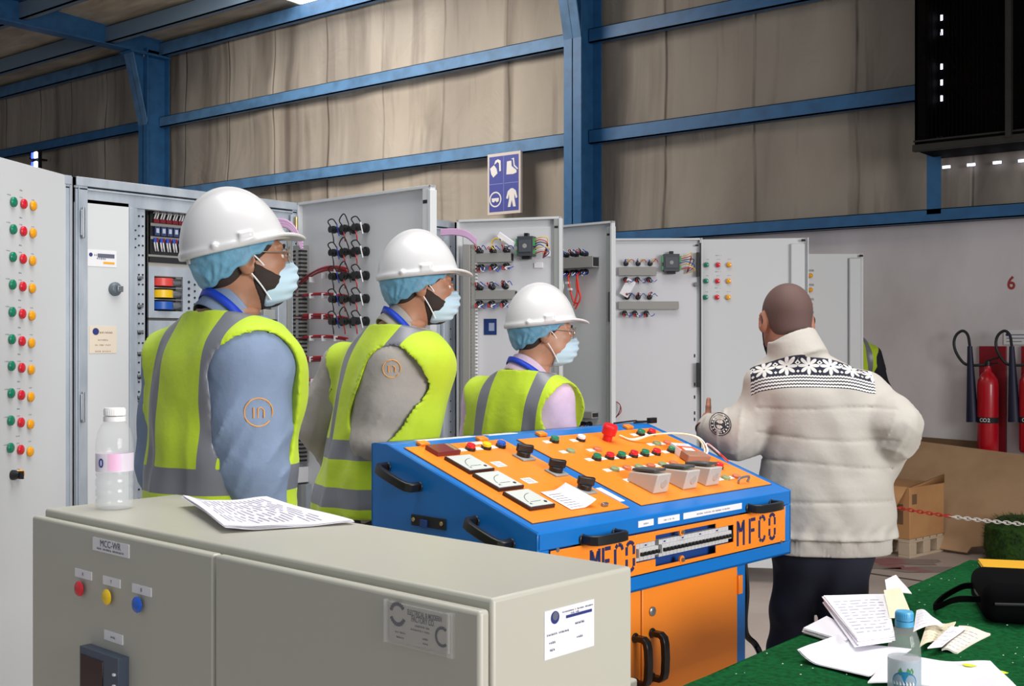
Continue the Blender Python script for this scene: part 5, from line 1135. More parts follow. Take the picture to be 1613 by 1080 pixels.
# cardboard sheets leaning on the wall, carton on a pallet
M_card = mat('cardboard', (190, 154, 118), .75, var=(5, (176, 142, 108), .4, .7)); M_carto = mat('carton_orange', (204, 152, 100), .7, var=(3, (186, 136, 92), .4, .7)); M_cedge = mat('cardboard_edge', (120, 92, 66), .8)
t = thing('cardboard_sheet', 'large sheet of brown cardboard leaning against the wall, notched at the bottom', 'cardboard', (-2.8, YW - .45, 0)); 
pl = hitZ(1470, 868, 0.02); ys = pl.y + .08
lean = lambda z: ys + (YW - .06 - ys) * z / 1.0
t.location = (pl.x, ys, 0)
Fc = frame((pl.x, ys, 0), (1, 0, 0), (0, (YW - .08 - ys), .95)); Lc = local(t) @ Fc
pc_ = [pp(Fc, *p) for p in ((1400, 689), (1437, 693), (1613, 716), (1700, 727), (1700, 880), (1578, 872), (1569, 858), (1530, 861), (1523, 870), (1485, 864), (1400, 853))]
mb = MB(Lc); mb.prism([(x, max(z, .0)) for x, z in pc_], 0, .012, M_card); mb.build('sheet', t)
t = thing('cardboard_sheet', 'darker cardboard edge standing behind the big leaning sheet', 'cardboard', (pl.x, YW - .05, 0)); Fc2 = frame((pl.x, YW - .03, 0), (1, 0, 0), (0, 0, 1))
pc2 = [pp(Fc2, *p) for p in ((1360, 681), (1545, 695), (1545, 800), (1360, 800))]; mb = MB(local(t) @ Fc2); mb.prism([(x, max(z, .0)) if k < 2 else (x, 0) for k, (x, z) in enumerate(pc2)], -.006, .006, M_cedge); mb.build('sheet', t)
ZPL = .13; c0 = hitZ(1433, 880, 0); c1 = hitZ(1487, 868, 0); d1 = (c1 - c0); d1.z = 0; wp = d1.length
# carton and pallet share a frame: front-right corner edge runs along d1
th = math.atan2(d1.y, d1.x); M_pal = mat('pallet_wood', (206, 186, 160), .7)
dcorn = hitZ(1390, 868, 0)
t = thing('pallet', 'small pale wooden pallet under the brown carton', 'pallet', (c0.x, c0.y, 0), th); mb = MB()
for k in range(3): y = k * .21; mb = MB(); [mb.box(x0, x0 + .09, y, y + .09, .02, .105, M_pal) for x0 in (0, wp * .5 - .045, wp - .09)]; mb.box(0, wp, y, y + .09, 0, .02, M_pal); mb.box(0, wp, y, y + .09, .105, .118, M_pal); mb.build('stringer', t, bevel=.003)
for k in range(5): mb = MB(); mb.box(wp * k / 5 + .005, wp * (k + 1) / 5 - .015, 0, .51, .118, .132, M_pal); mb.build('deck_board', t, bevel=.002)
H_c = CAMZ - (768 - 540) * (c0 - CAM).dot(FV) / FPX - .133
t = thing('carton', 'brown cardboard carton with torn flaps standing on the pallet', 'box', (c0.x, c0.y, .133), th); H_c = max(H_c, .3)
mb = MB(); mb.box(.0, wp, 0, .5, 0, H_c, M_carto); mb.build('body', t, bevel=.004)
mb = MB(); mb.add([(0, 0, H_c + .002), (wp, .0, H_c + .002), (wp + .02, .01, H_c + .06), (.05, -.05, H_c + .02)], [(0, 1, 2, 3)], M_carto); mb.build('flap', t, solid=.005)
mb = MB(); mb.add([(0, .02, H_c + .002), (0, .48, H_c + .002), (-.06, .48, H_c - .1), (-.08, .05, H_c - .12)], [(0, 1, 2, 3)], M_carto); mb.build('flap', t, solid=.005)
mb = MB(); mb.box(.03, .09, -.002, 0, H_c - .12, H_c - .05, M_cedge); mb.box(-.002, 0, .05, .12, .1, .24, M_cedge); mb.build('tear', t)
# red and white chain barrier
t = thing('chain_barrier', 'red and white plastic chain stretched low across the floor area', 'chain', (0, 0, 0)); M_cr = mat('chain_red', (192, 52, 40), .45); M_cw = mat('chain_white', (222, 218, 214), .45)
A = W(1325, 780, 7.1); B_ = W(1660, 828, 6.3); t.location = (A.x, A.y, 0); n = 40
def link(p, d, roll, m):
    up = Vector((0, 0, 1)); s = d.cross(up).normalized(); u = s if roll else up; a = .018; b = .009
    return MB().tube([p + d * a * math.cos(q) * 1.15 + u * b * math.sin(q) for q in np.linspace(0, 6.283, 17)], .0032, m, n=6, sm=0)
sg = B_ - A; sag = lambda u: -.10 * 4 * u * (1 - u); LNk = sg.length; n = int(LNk / .027)
off = Vector((A.x, A.y, 0))
for k in range(n):
    u = k / n; p = A + sg * u + Vector((0, 0, sag(u) * .3)) - off; d = sg.normalized(); px = 1325 + 335 * u
    link(p, d, k % 2, M_cr if px < 1510 else M_cw).build('chain_link', t, smooth=60)
for u in (-.0, 1.0):
    p = A + sg * u - off; mb = MB(); mb.cyl((p.x, p.y, .03), (p.x, p.y, p.z + .03), .02, M_cw, n=16); mb.cyl((p.x, p.y, 0), (p.x, p.y, .03), .14, M_cr, n=28); mb.build('post', t, bevel=.004)
# roll of artificial grass
pg = hitZ(1598, 885, 0); t = thing('grass_roll', 'roll of bright green artificial grass at the right edge', 'artificial grass', (pg.x + .05, pg.y + .05, 0)); M_gr = mat('grass_green', (52, 92, 22), .8, var=(20, (28, 60, 12), .35, .65))
mb = MB(); mb.lathe([(.001, 0), (.24, 0), (.26, .1), (.25, .24), (.16, .30), (.001, .30)], M_gr, 28); rl = mb.build('roll', t); mb = MB(); rr = random.Random(3)
for k in range(2600):
    a = rr.uniform(0, 6.283); z = rr.uniform(.01, .3); r = .25 if z < .24 else rr.uniform(.05, .24); p = Vector((r * math.cos(a), r * math.sin(a), min(z, .27) if r > .2 else .295)); d = Vector((math.cos(a), math.sin(a), rr.uniform(-.3, 1.2))).normalized(); s = Vector((-math.sin(a), math.cos(a), rr.uniform(-.3, .3))) * .003
    l = rr.uniform(.02, .045); mb.add([p - s, p + s, p + d * l + Vector((rr.uniform(-.01, .01), 0, 0))], [(0, 1, 2)], M_gr)
o = mb.build('blades', t, smooth=0); o['kind'] = 'stuff'
# ------------------------------------------------------------------ sculpting with distance fields
f32 = np.float32
def ell(P, c, r, R=None):
    q = P - np.array(c, f32)
    if R is not None: q = q @ np.array(R, f32)
    r = np.array(r, f32); k0 = np.sqrt(((q / r) ** 2).sum(-1)) + 1e-6; k1 = np.sqrt(((q / (r * r)) ** 2).sum(-1)) + 1e-6
    return k0 * (k0 - 1) / k1
def cone(P, a, b, ra, rb):
    a = np.array(a, f32); b = np.array(b, f32); d = b - a; t = np.clip(((P - a) @ d) / (d @ d + 1e-9), 0, 1)
    q = P - a - t[..., None] * d
    return np.sqrt((q * q).sum(-1)) - (ra + (rb - ra) * t)
def smin(a, b, k):
    h = np.clip(.5 + .5 * (b - a) / k, 0, 1); return b + (a - b) * h - k * h * (1 - h)
def smax(a, b, k): return -smin(-a, -b, k)
def loft(P, rows, n=2.3):
    rows = np.array(rows, f32); z = P[..., 2]; z0, z1 = rows[0, 0], rows[-1, 0]; zc = np.clip(z, z0, z1)
    cx, cy, a, b = [np.interp(zc, rows[:, 0], rows[:, i]).astype(f32) for i in (1, 2, 3, 4)]
    qx = np.abs(P[..., 0] - cx) / a; qy = np.abs(P[..., 1] - cy) / b
    r = (qx ** n + qy ** n + 1e-9) ** (1 / n); d = (r - 1) * np.minimum(a, b)
    return np.maximum(np.maximum(d, z0 - z), z - z1)
def dense(rows, m=40):                                   # smooth the profile rows
    rows = np.array(rows, float); z = np.linspace(rows[0, 0], rows[-1, 0], m); out = [z]
    for i in range(1, 5):
        v = np.interp(z, rows[:, 0], rows[:, i]); k = np.array([1, 2, 3, 2, 1]) / 9; vp = np.pad(v, 2, 'edge'); out.append(np.convolve(vp, k, 'valid'))
    return np.stack(out, 1)
def surfnet(fn, lo, hi, h):
    ax = [np.arange(lo[i], hi[i] + h, h, dtype=f32) for i in range(3)]
    P = np.stack(np.meshgrid(*ax, indexing='ij'), -1); D = fn(P).astype(f32)
    nx, ny, nz = D.shape; S_ = D < 0
    sl = lambda A, i, j, k: A[i:nx - 1 + i, j:ny - 1 + j, k:nz - 1 + k]
    cnt = sum(sl(S_, i, j, k).astype(np.int8) for i in (0, 1) for j in (0, 1) for k in (0, 1)); act = (cnt > 0) & (cnt < 8)
    idx = -np.ones(act.shape, np.int64); I = np.argwhere(act); idx[tuple(I.T)] = np.arange(len(I))
    acc = np.zeros((len(I), 3)); n = np.zeros(len(I)); cor = [(i, j, k) for i in (0, 1) for j in (0, 1) for k in (0, 1)]
    dv = {c: D[I[:, 0] + c[0], I[:, 1] + c[1], I[:, 2] + c[2]] for c in cor}
    for c in cor:
        for a in range(3):
            if c[a] == 0:
                e = list(c); e[a] = 1; e = tuple(e); d0, d1 = dv[c], dv[e]; m = (d0 < 0) != (d1 < 0)
                t = np.where(m, d0 / np.where(m, d0 - d1, 1), 0); p = np.array(c, float)[None].repeat(len(I), 0); p[:, a] += t
                acc[m] += p[m]; n[m] += 1
    V = (I + acc / n[:, None]) * h + np.array(lo); F = []
    for a in range(3):
        b, c = (a + 1) % 3, (a + 2) % 3
        A0 = np.take(S_, range(0, S_.shape[a] - 1), a); A1 = np.take(S_, range(1, S_.shape[a]), a); E = np.argwhere(A0 != A1)
        E = E[(E[:, b] > 0) & (E[:, c] > 0) & (E[:, b] < act.shape[b]) & (E[:, c] < act.shape[c])]
        if not len(E): continue
        q = []
        for db, dc in ((0, 0), (-1, 0), (-1, -1), (0, -1)):
            e = E.copy(); e[:, b] += db; e[:, c] += dc; q.append(idx[tuple(e.T)])
        q = np.stack(q, 1); s = S_[tuple(E.T)]; q[s] = q[s][:, ::-1]; q = q[(q >= 0).all(1)]; F.append(q)
    F = np.concatenate(F)[:, ::-1]
    return V, F
def relax(V, F, it=1, lam=.5):
    for _ in range(it):
        s = np.zeros_like(V); n = np.zeros(len(V))
        for k in range(4):
            a, b = F[:, k], F[:, (k + 1) % 4]; np.add.at(s, a, V[b]); np.add.at(n, a, 1); np.add.at(s, b, V[a]); np.add.at(n, b, 1)
        V = V * (1 - lam) + lam * s / np.maximum(n, 1)[:, None]
    return V
def to_obj(name, V, F, m, parent=None, M=None, attrs=None):
    if M is not None:
        M = np.array(M); V = V @ M[:3, :3].T + M[:3, 3]
    me = bpy.data.meshes.new(name); me.from_pydata(V.tolist(), [], [list(map(int, f)) for f in F] if not isinstance(F, np.ndarray) else F.tolist())
    me.materials.append(m)
    if attrs:
        for k, v in attrs.items(): a = me.attributes.new(k, 'FLOAT', 'POINT'); a.data.foreach_set('value', np.asarray(v, f32))
    me.shade_smooth(); o = bpy.data.objects.new(name, me); COL.objects.link(o)
    if parent: o.parent = parent
    return o
def split(V, F, val):
    """cut a quad mesh along val=0: returns (V, faces with val>0, faces with val<=0)"""
    T = np.concatenate([F[:, [0, 1, 2]], F[:, [0, 2, 3]]]); V = list(map(tuple, V)); cache = {}; pos, neg = [], []
    sg = val > 0; st = sg[F].sum(1); pos += F[st == 4].tolist(); neg += F[st == 0].tolist(); mixed = F[(st > 0) & (st < 4)]
    T = np.concatenate([mixed[:, [0, 1, 2]], mixed[:, [0, 2, 3]]]) if len(mixed) else []
    def cut(a, b):
        k = (a, b) if a < b else (b, a)
        if k not in cache: t = val[a] / (val[a] - val[b]); t = min(max(t, .02), .98); V.append(tuple(np.array(V[a]) * (1 - t) + np.array(V[b]) * t)); cache[k] = len(V) - 1
        return cache[k]
    for t in T:
        p, q = [], []
        for i in range(3):
            a, b = int(t[i]), int(t[(i + 1) % 3]); (p if sg[a] else q).append(a)
            if sg[a] != sg[b]: c = cut(a, b); p.append(c); q.append(c)
        if len(p) > 2: pos.append(p)
        if len(q) > 2: neg.append(q)
    return np.array(V), pos, neg
def sub(V, faces):
    u = sorted({i for f in faces for i in f}); mp = {a: i for i, a in enumerate(u)}
    return V[u], [[mp[i] for i in f] for f in faces]
def wr(P, s=1.0, ph=0.0):                                # cloth creases
    x, y, z = P[..., 0], P[..., 1], P[..., 2]
    return s * (.0035 * np.sin(16 * x + 4 * np.sin(9 * z + ph) + 7 * z + ph) + .0022 * np.sin(31 * z + 14 * y + 5 * np.sin(11 * x + ph)) + .0018 * np.sin(40 * x - 22 * z + 3 * np.sin(25 * y)))

# ------------------------------------------------------------------ materials for people
M_lime = mat('vest_lime', (186, 214, 38), .7, bump=(9, .35, .02), sheen=.15)
M_strip = mat('reflective_grey', (124, 126, 134), .38, .15, bump=(220, .2, .0008))
M_helm = mat('helmet_white', (206, 206, 208), .3, coat=.15)
M_net = mat('hair_net_blue', (118, 178, 210), .6, alpha=.74, bump=(70, .8, .004))
M_mask = mat('mask_blue', (188, 214, 230), .8, bump=(90, .25, .001)); M_loop = mat('mask_loop', (240, 240, 244), .7)
M_lany = mat('lanyard_blue', (16, 62, 190), .5); M_shoe = mat('shoe_black', (26, 24, 24), .5); M_tr = mat('trousers_dark', (44, 48, 62), .8, bump=(200, .3, .001))
M_gold = mat('glasses_metal', (176, 160, 150), .3, .7); M_lensg = mat('glasses_lens', (255, 255, 255), .03, alpha=.18); M_eye = mat('eye_white', (232, 226, 220), .2); M_iris = mat('iris', (50, 32, 22), .2)
M_hairb = mat('hair_black', (48, 36, 32), .8, bump=(400, .6, .002), stretch=(1, 1, .3))
def skin(nm, c): 
    m = mat(nm, c, .5, bump=(240, .15, .0008), var=(22, tuple(int(v * .9) for v in c), .4, .7)); b = m.node_tree.nodes['Principled BSDF']; b.inputs['Subsurface Weight'].default_value = .08; b.inputs['Subsurface Radius'].default_value = (.01, .004, .002); return m

def head_sdf(P, beard=0):
    x = np.abs(P[..., 0]); Q = np.stack([x, P[..., 1], P[..., 2]], -1)
    d = ell(Q, (0, -.014, .03), (.077, .098, .090)); d = smin(d, ell(Q, (0, .03, -.03), (.060, .070, .086)), .03)
    d = smin(d, ell(Q, (.03, .035, -.055), (.034, .045, .035)), .03)            # jaw and cheeks
    d = smin(d, ell(Q, (0, .066, -.092), (.026, .026, .022)), .025)             # chin
    d = smin(d, ell(Q, (.030, .066, -.012), (.026, .026, .018)), .02)           # cheekbone
    d = smin(d, ell(Q, (.026, .082, .026), (.026, .012, .009)), .015)           # brow
    d = smax(d, -ell(Q, (.032, .106, .004), (.017, .018, .011)), .012)          # eye socket
    d = smin(d, cone(Q, (0, .090, .012), (0, .112, -.026), .007, .010), .012); d = smin(d, ell(Q, (.010, .104, -.029), (.008, .010, .007)), .006)
    d = smin(d, ell(Q, (0, .092, -.055), (.022, .010, .006)), .006); d = smin(d, ell(Q, (0, .090, -.066), (.019, .010, .006)), .005)
    d = smin(d, ell(Q, (.032, .092, .008), (.016, .010, .005)), .005)            # eyelids
    c, s = math.cos(.45), math.sin(.45); R = ((c, s, 0), (-s, c, 0), (0, 0, 1))
    e = ell(Q, (.082, -.008, -.004), (.010, .022, .035), R); e = smax(e, -ell(Q, (.093, -.003, .002), (.010, .012, .019), R), .006); e = smin(e, ell(Q, (.077, -.001, -.027), (.007, .010, .010)), .008)
    d = smin(d, e, .008)
    d = smin(d, cone(Q, (0, -.028, -.06), (0, -.050, -.20), .056, .062), .03)
    return d
HEADC = {}
def head_mesh():
    if 'v' not in HEADC: V, F = surfnet(head_sdf, (-.11, -.14, -.20), (.11, .14, .14), .004); HEADC['v'] = (V, F)
    return HEADC['v']
HLM = {}
def helmet_mesh():
    if 'v' in HLM: return HLM['v']
    def fn(P):
        x, y, z = P[..., 0], P[..., 1], P[..., 2]; ax = np.abs(x)
        up = z - .0
        d = ell(P, (0, -.010, -.010), (.110, .126, .158)); q = ell(P, (0, -.024, .0), (.108, .112, .128)); d = smin(d, q, .02)
        rid = ell(P, (0, -.012, 0), (.034, .122, .152)); d = smin(d, rid, .012)
        for sx in (-.036, .036): d = d
        d = np.maximum(d, -up)
        zc = .004 + .02 * np.clip((y - .08) / .08, 0, 1) ** 2 * -1 + .004
        fl = np.sqrt((x / .122) ** 2 + ((y + .006) / .138) ** 2); dfl = (fl - 1) * .12
        vs = np.sqrt((np.abs(x) / .088) ** 2.2 + (np.abs(y - .075) / .088) ** 2.2); dv_ = (vs - 1) * .085
        pl = smin(dfl, dv_, .03); slab = np.abs(z - zc) - .0045; d = smin(d, smax(pl, slab, .005), .014)
        inn = ell(P, (0, -.010, -.016), (.104, .120, .152)); d = smax(d, -inn, .003)
        e = np.maximum(np.maximum(np.abs(ax - .112) - .010, np.abs(y + .0) - .017), np.abs(z - .022) - .009); d = smin(d, e, .007)
        e = np.sqrt((ax - .104) ** 2 + (y + .075) ** 2 + (z - .014) ** 2) - .009; d = smin(d, e, .004)
        return d
    V, F = surfnet(fn, (-.135, -.16, -.03), (.135, .19, .165), .0033); V = relax(V, F, 2, .4); HLM['v'] = (V, F); HLM['me'] = None
    return HLM['v']
HAND = {}
def hand_sdf(curl, thumb):
    """hand frame: z toward the fingertips, x toward the thumb side, -y the palm's facing"""
    prim = []; kn = [(.030, .088), (.010, .094), (-.011, .090), (-.030, .081)]; L_ = [.074, .084, .078, .060]; rad = [.0088, .0090, .0086, .0075]
    for i, (x, z) in enumerate(kn):
        prim.append(((x * .45, 0, .005), (x, .0, z), .0150, .0120, .012)); p = np.array((x, 0, z)); a = 0; sp = (x * .8)
        for j, f in enumerate((.45, .3, .25)):
            a += curl * (1.0, 1.15, .8)[j] * (1 + .1 * i); dv = np.array((sp * (1 - .3 * j), -math.sin(a), math.cos(a))); dv /= np.linalg.norm(dv); q = p + dv * L_[i] * f
            prim.append((tuple(p), tuple(q), rad[i] * (1 - .08 * j), rad[i] * (1 - .08 * (j + 1)), .004)); p = q
    p = np.array((.016, -.006, .018)); q = np.array((.036, -.014, .045)); prim.append((tuple(p), tuple(q), .015, .013, .014))
    tx, ty, tz = thumb; d = np.array((tx, ty, tz)); d = d / np.linalg.norm(d); r = q + d * .034; prim.append((tuple(q), tuple(r), .0118, .0102, .006)); d2 = d + np.array((0, 0, .25)); d2 /= np.linalg.norm(d2); prim.append((tuple(r), tuple(r + d2 * .028), .0102, .0088, .004))
    def fn(P):
        d = cone(P, (0, 0, -.05), (0, 0, .005), .026, .022)
        for a, b, ra, rb, k in prim: d = smin(d, cone(P, a, b, ra, rb), k)
        return d
    return fn
def hand_mesh(curl, thumb, left):
    k = (curl, thumb, left)
    if k not in HAND:
        V, F = surfnet(hand_sdf(curl, thumb), (-.07, -.11, -.06), (.11, .06, .20), .0032)
        if left: V = V * np.array((-1, 1, 1)); F = F[:, ::-1]
        HAND[k] = (V, F)
    return HAND[k]
def merge(parts):
    V = []; F = []; o = 0
    for v, f in parts: V.append(v); F.append(np.asarray(f) + o); o += len(v)
    return np.concatenate(V), np.concatenate(F)
def xf(V, M): M = np.array(M); return V @ M[:3, :3].T + M[:3, 3]
def hframe(w_, d, n):
    """hand frame at wrist w_, fingers along d, palm facing n"""
    d = Vector(d).normalized(); y = -Vector(n); y = (y - d * y.dot(d)).normalized(); x = y.cross(d)
    M = Matrix.Identity(4)
    for i in range(3): M[i][0] = x[i]; M[i][1] = y[i]; M[i][2] = d[i]; M[i][3] = w_[i]
    return M

ROWS = [(.88, 0, .0, .168, .118), (.97, 0, 0, .172, .122), (1.08, 0, .0, .158, .112), (1.2, 0, 0, .168, .118), (1.32, 0, .004, .184, .128), (1.40, 0, 0, .192, .120), (1.455, 0, -.008, .170, .095), (1.49, 0, -.014, .115, .072), (1.52, 0, -.016, .074, .062), (1.55, 0, -.012, .06, .06)]
def person(label, root, yaw, H, head, arms, skinm, shirtm, wear, lean=(0, 0), rows=None, legs=None, trousers=None, vest=True, hair=None, name='person', badge=None, vz=None, hands=None, aoff=.0, group=None, hs=1.0):
    """root: floor point; head: (world point, yaw, pitch, roll); arms: {'r': (shoulder, elbow, wrist) world, 'l': ...}"""
    t = thing(name, label, 'person', (root[0], root[1], 0), yaw, group); inv = local(t); s = H / 1.80
    L = lambda p: np.array(inv @ Vector(p)); rows = rows or ROWS
    hp = L(head[0]); Mh = Matrix.Translation(hp) @ Matrix.Rotation(head[1] - yaw, 4, 'Z') @ Matrix.Rotation(head[2], 4, 'X') @ Matrix.Rotation(head[3], 4, 'Y') @ Matrix.Scale(hs, 4)
    s = (hp[2] - wear.get('neck', .132)) / 1.52; nt_ = xf(np.array([(0, -.052, -.13)]), Mh)[0]; lean = (nt_[0], nt_[1] + .016)
    z0, z1 = rows[0][0] * s, 1.52 * s
    rw = [(z * s, cx + lean[0] * max(0, (z * s - z0) / (z1 - z0)) ** wear.get('lexp', 1.3), cy + lean[1] * max(0, (z * s - z0) / (z1 - z0)) ** 1.3, a, b) for z, cx, cy, a, b in rows]; rw = dense(rw)
    LX = lambda z: np.interp(z, rw[:, 0], rw[:, 1]); LY = lambda z: np.interp(z, rw[:, 0], rw[:, 2])
    A = {k: [L(p) for p in v] for k, v in arms.items()}
    # legs
    hips = legs or {'r': [(.09, 0, .90 * s), (.11, .01, .50 * s), (.11, -.02, .10)], 'l': [(-.09, 0, .90 * s), (-.11, .02, .50 * s), (-.11, .02, .10)]}
    if legs: hips = {k: [L(p) for p in v] for k, v in legs.items()}
    nb = np.array((LX(1.49 * s), LY(1.49 * s) - .01, 1.49 * s)); nh = xf(np.array([(0, -.04, -.12)]), Mh)[0]
    jk0 = wear.get('jacket')
    def body(P):
        bo_ = .03 if not jk0 else .075; d = loft(P, np.array([(r[0], r[1], r[2], r[3] - bo_ * (r[3] > .1), r[4] - bo_ * (r[3] > .1)) for r in rw]))
        d = smin(d, cone(P, nb, nh, .055, .052), .03)
        for k in A:
            a, e, w_ = A[k]; d = smin(d, cone(P, a, e, .046, .038), .02); d = smin(d, cone(P, e, w_, .038, .026), .015)
        for k in hips:
            a, e, w_ = hips[k]; d = smin(d, cone(P, a, e, .075, .048), .03); d = smin(d, cone(P, e, w_, .048, .034), .02); d = smin(d, cone(P, w_, np.array(w_) + (0, .12, -.05), .034, .03), .02)
        return d
    allp = np.array([p for v in list(A.values()) + list(hips.values()) for p in v] + [nh]); lo = allp.min(0) - .16; hi = allp.max(0) + .16; lo[2] = 0.0; hi[2] = nh[2] + .0
    parts = [surfnet(body, lo, hi, .015)]
    V, F = head_mesh(); parts.append((xf(V, Mh), F))
    for k in A:
        hd = (hands or {}).get(k); a, e, w_ = A[k]; d = w_ - e
        if hd: dr = np.array(inv.to_3x3() @ Vector(hd[0])); nn = np.array(inv.to_3x3() @ Vector(hd[1])); cu, th = hd[2], hd[3]
        else: dr = d + np.array((0, .0, -.15)) * np.linalg.norm(d); nn = np.array((-1 if k == 'r' else 1, 0, 0)); cu, th = .35, (.5, -.4, .8)
        V, F = hand_mesh(cu, th, k == 'l'); parts.append((xf(V, hframe(w_, dr, nn)), F))
    V, F = merge(parts); bo = to_obj('body', V, F, skinm, t)
    # eyes
    for sx in (-1, 1):
        mb = MB(Mh @ Matrix.Translation((sx * .032, .082, .004)) @ Matrix.Rotation(-math.pi / 2, 4, 'X'))
        mb.lathe([(.0005, -.0125)] + [(.0125 * math.sin(a), -.0125 * math.cos(a)) for a in np.linspace(.3, 2.6, 9)], M_eye, 16); mb.lathe([(.0065, .0108), (.004, .0122), (.0005, .0126)], M_iris, 16); mb.build('eye', t, smooth=60)
        if hair is None or hair.get('brow', True):
            mb = MB(Mh); mb.tube([(sx * .018, .0985, .0235), (sx * .030, .098, .029), (sx * .046, .086, .0255)], lambda u: .0034 - .002 * u, M_hairb, n=6); mb.build('eyebrow', t)
    # trousers and shoes
    def tro(P):
        a, b = hips['r'][0], hips['l'][0]; m_ = (np.array(a) + b) / 2; d = ell(P, m_ + (0, 0, .02), (.172, .130, .15)); d = smin(d, cone(P, a, b, .1, .1), .03)
        for k in hips:
            a, e, w_ = [np.array(q) for q in hips[k]]; d = smin(d, cone(P, a, e, .100, .074), .03); d = smin(d, cone(P, e, w_, .074, .066), .02)
        d = d + wr(P, 1.5, 2.0) - .0015 * np.sin(70 * P[..., 2] + 12 * P[..., 0]) * np.clip((.6 - P[..., 2]) * 3, 0, 1)
        return np.maximum(np.maximum(d, .07 - P[..., 2]), P[..., 2] - (m_[2] + (.03 if jk0 else .14)))
    hh = np.array([p for v in hips.values() for p in v]); lo = hh.min(0) - .21; hi = hh.max(0) + .21; lo[2] = .05
    V, F = surfnet(tro, lo, hi, .010); to_obj('trousers', relax(V, F, 1), F, trousers or M_tr, t)
    for k in hips:
        a = np.array(hips[k][2]); mb = MB(Matrix.Translation((a[0], a[1] + .05, 0)))
        prof = [(-.11, .035, .075), (-.09, .042, .09), (-.03, .040, .095), (.04, .045, .07), (.10, .045, .055), (.15, .030, .04), (.165, .01, .02)]; vs = []
        for y, w2, h2 in prof:
            for q in range(12): an = q / 12 * 6.283; vs.append((w2 * math.cos(an), y, max(0, h2 * .5 + h2 * .5 * math.sin(an) * (1 if math.sin(an) > 0 else 1)) + .001))
        mb.add(vs, [(i * 12 + q, i * 12 + (q + 1) % 12, i * 12 + 12 + (q + 1) % 12, i * 12 + 12 + q) for i in range(6) for q in range(12)] + [tuple(range(12)), tuple(range(83, 71, -1))], M_shoe); mb.build('shoe', t, smooth=60)
    # shirt or jacket
    jk = wear.get('jacket')
    def torso(P, off): return loft(P, np.array([(r[0], r[1], r[2], r[3] + off, r[4] + off) for r in rw]))
    def shirt(P):
        d = torso(P, .006); fat = wear.get('fat', 0)
        for k in A:
            a, e, w_ = A[k]; ax = (e - a) / np.linalg.norm(e - a); fx_ = (w_ - e) / np.linalg.norm(w_ - e)
            u = (P - a) @ ax.astype(f32); v = (P - e) @ fx_.astype(f32)
            ang = P[..., 0] * 30 + P[..., 1] * 22
            rg = lambda q: (1 - np.abs(np.sin(q))) ** 2.5
            f1 = -.0100 * rg(u * 15 + ang * .55 + 1.2 * np.sin(u * 21 + ang) + aoff) * np.clip((u - .03) * 8, .2, 1) + .002 * np.sin(u * 17 + ang)
            f2 = -.0070 * rg(v * 34 + 1.6 * np.sin(ang * .8) + ang * .4) * np.clip(1.2 - v * 4.5, .2, 1)
            d = smin(d, cone(P, a, e, .060 + fat, .062 + fat) + f1, .055); d = smin(d, cone(P, e, w_ - fx_ * .01, .058 + fat, .040 + fat * .6) + f2, .03)
            if jk: d = smin(d, cone(P, e - ax * .03, e + fx_ * .05, .066 + fat, .064 + fat) + f2 * 1.3, .03)
            cut = ((P - w_) @ fx_.astype(f32)) + .012; far = np.sqrt(((P - w_) ** 2).sum(-1)) - .075
            d = np.where(far < 0, np.maximum(d, cut), d)
        d = d + wr(P, .9, aoff)
        zt = P[..., 2]
        if jk:
            for zs in jk['seams']: d = d + (.0050 * np.exp(-((zt - zs + .03 * P[..., 0] - .008 * np.sin(P[..., 0] * 9 + zs * 20)) /   .0045) ** 2) - .002 * np.exp(-((zt - zs - .05) / .03) ** 2)) * (np.abs(P[..., 0] - LX(1.2)) < .235)
            zh = jk['hem']; puff = .009 * np.clip(np.sin((zt - zh) / .085 * math.pi), 0, 1) * (zt < zh + .17) * (zt > zh + .06)
            d = d - puff + .012 * (zt < zh + .055) + .0045 * np.sin(P[..., 0] * 95 + 2 * np.sin(zt * 40)) * np.exp(-((zt - zh - .075) / .03) ** 2) + .0012 * np.sin(P[..., 0] * 420) * (zt < zh + .055)
            hq = P - nb; cz = hq @ np.array(jk['cdir'], f32); rr_ = np.sqrt(np.maximum((hq * hq).sum(-1) - cz * cz, 0)); col = np.maximum(np.abs(rr_ - (.083 - .10 * (cz - .03))) - .010, np.abs(cz - .025) - .048)
            d = smin(d, col, .012)
        d = np.maximum(d, wear['hem'] - zt) if not jk else np.maximum(d, jk['hem'] - zt)
        return d if jk else np.maximum(d, zt - 1.508 * s)
    ap = np.array([p for v in A.values() for p in v] + [(LX(1.5), LY(1.5), 1.56 * s), (0.2, .1, wear['hem']), (-.2, -.1, wear['hem'])]); lo = ap.min(0) - .13; hi = ap.max(0) + .13
    lo[0] = min(lo[0], -.27); hi[0] = max(hi[0], .27)
    lo[1] = min(lo[1], -.20); hi[1] = max(hi[1], .20); lo[2] = min(ap[:, 2].min() - .09, (jk['hem'] if jk else wear['hem']) - .02)
    V, F = surfnet(shirt, lo, hi, .0075 if not jk else .0065); V = relax(V, F, 1, .35)
    if jk:
        v = (V[:, 2] - jk['yoke']) + .45 * (V[:, 1] - LY(jk['yoke']) + .13) + jk.get('tilt', 0) * (V[:, 0] - LX(jk['yoke'])); u = V[:, 0] - LX(1.4)
        rr_ = np.sqrt(((V - nb) ** 2).sum(1)); hqz = (V - nb) @ np.array(jk['cdir'])
        val = np.minimum(np.minimum(v, np.where(u > 0, .225, .195) - np.abs(u)), np.minimum(.10 - hqz * 1.0 - (rr_ < .2) * 0, .118 - v)) ; val = np.minimum(val, (np.sqrt(np.maximum(rr_ ** 2 - hqz ** 2, 0)) - .088) + np.clip(-hqz, 0, .2) * .6)
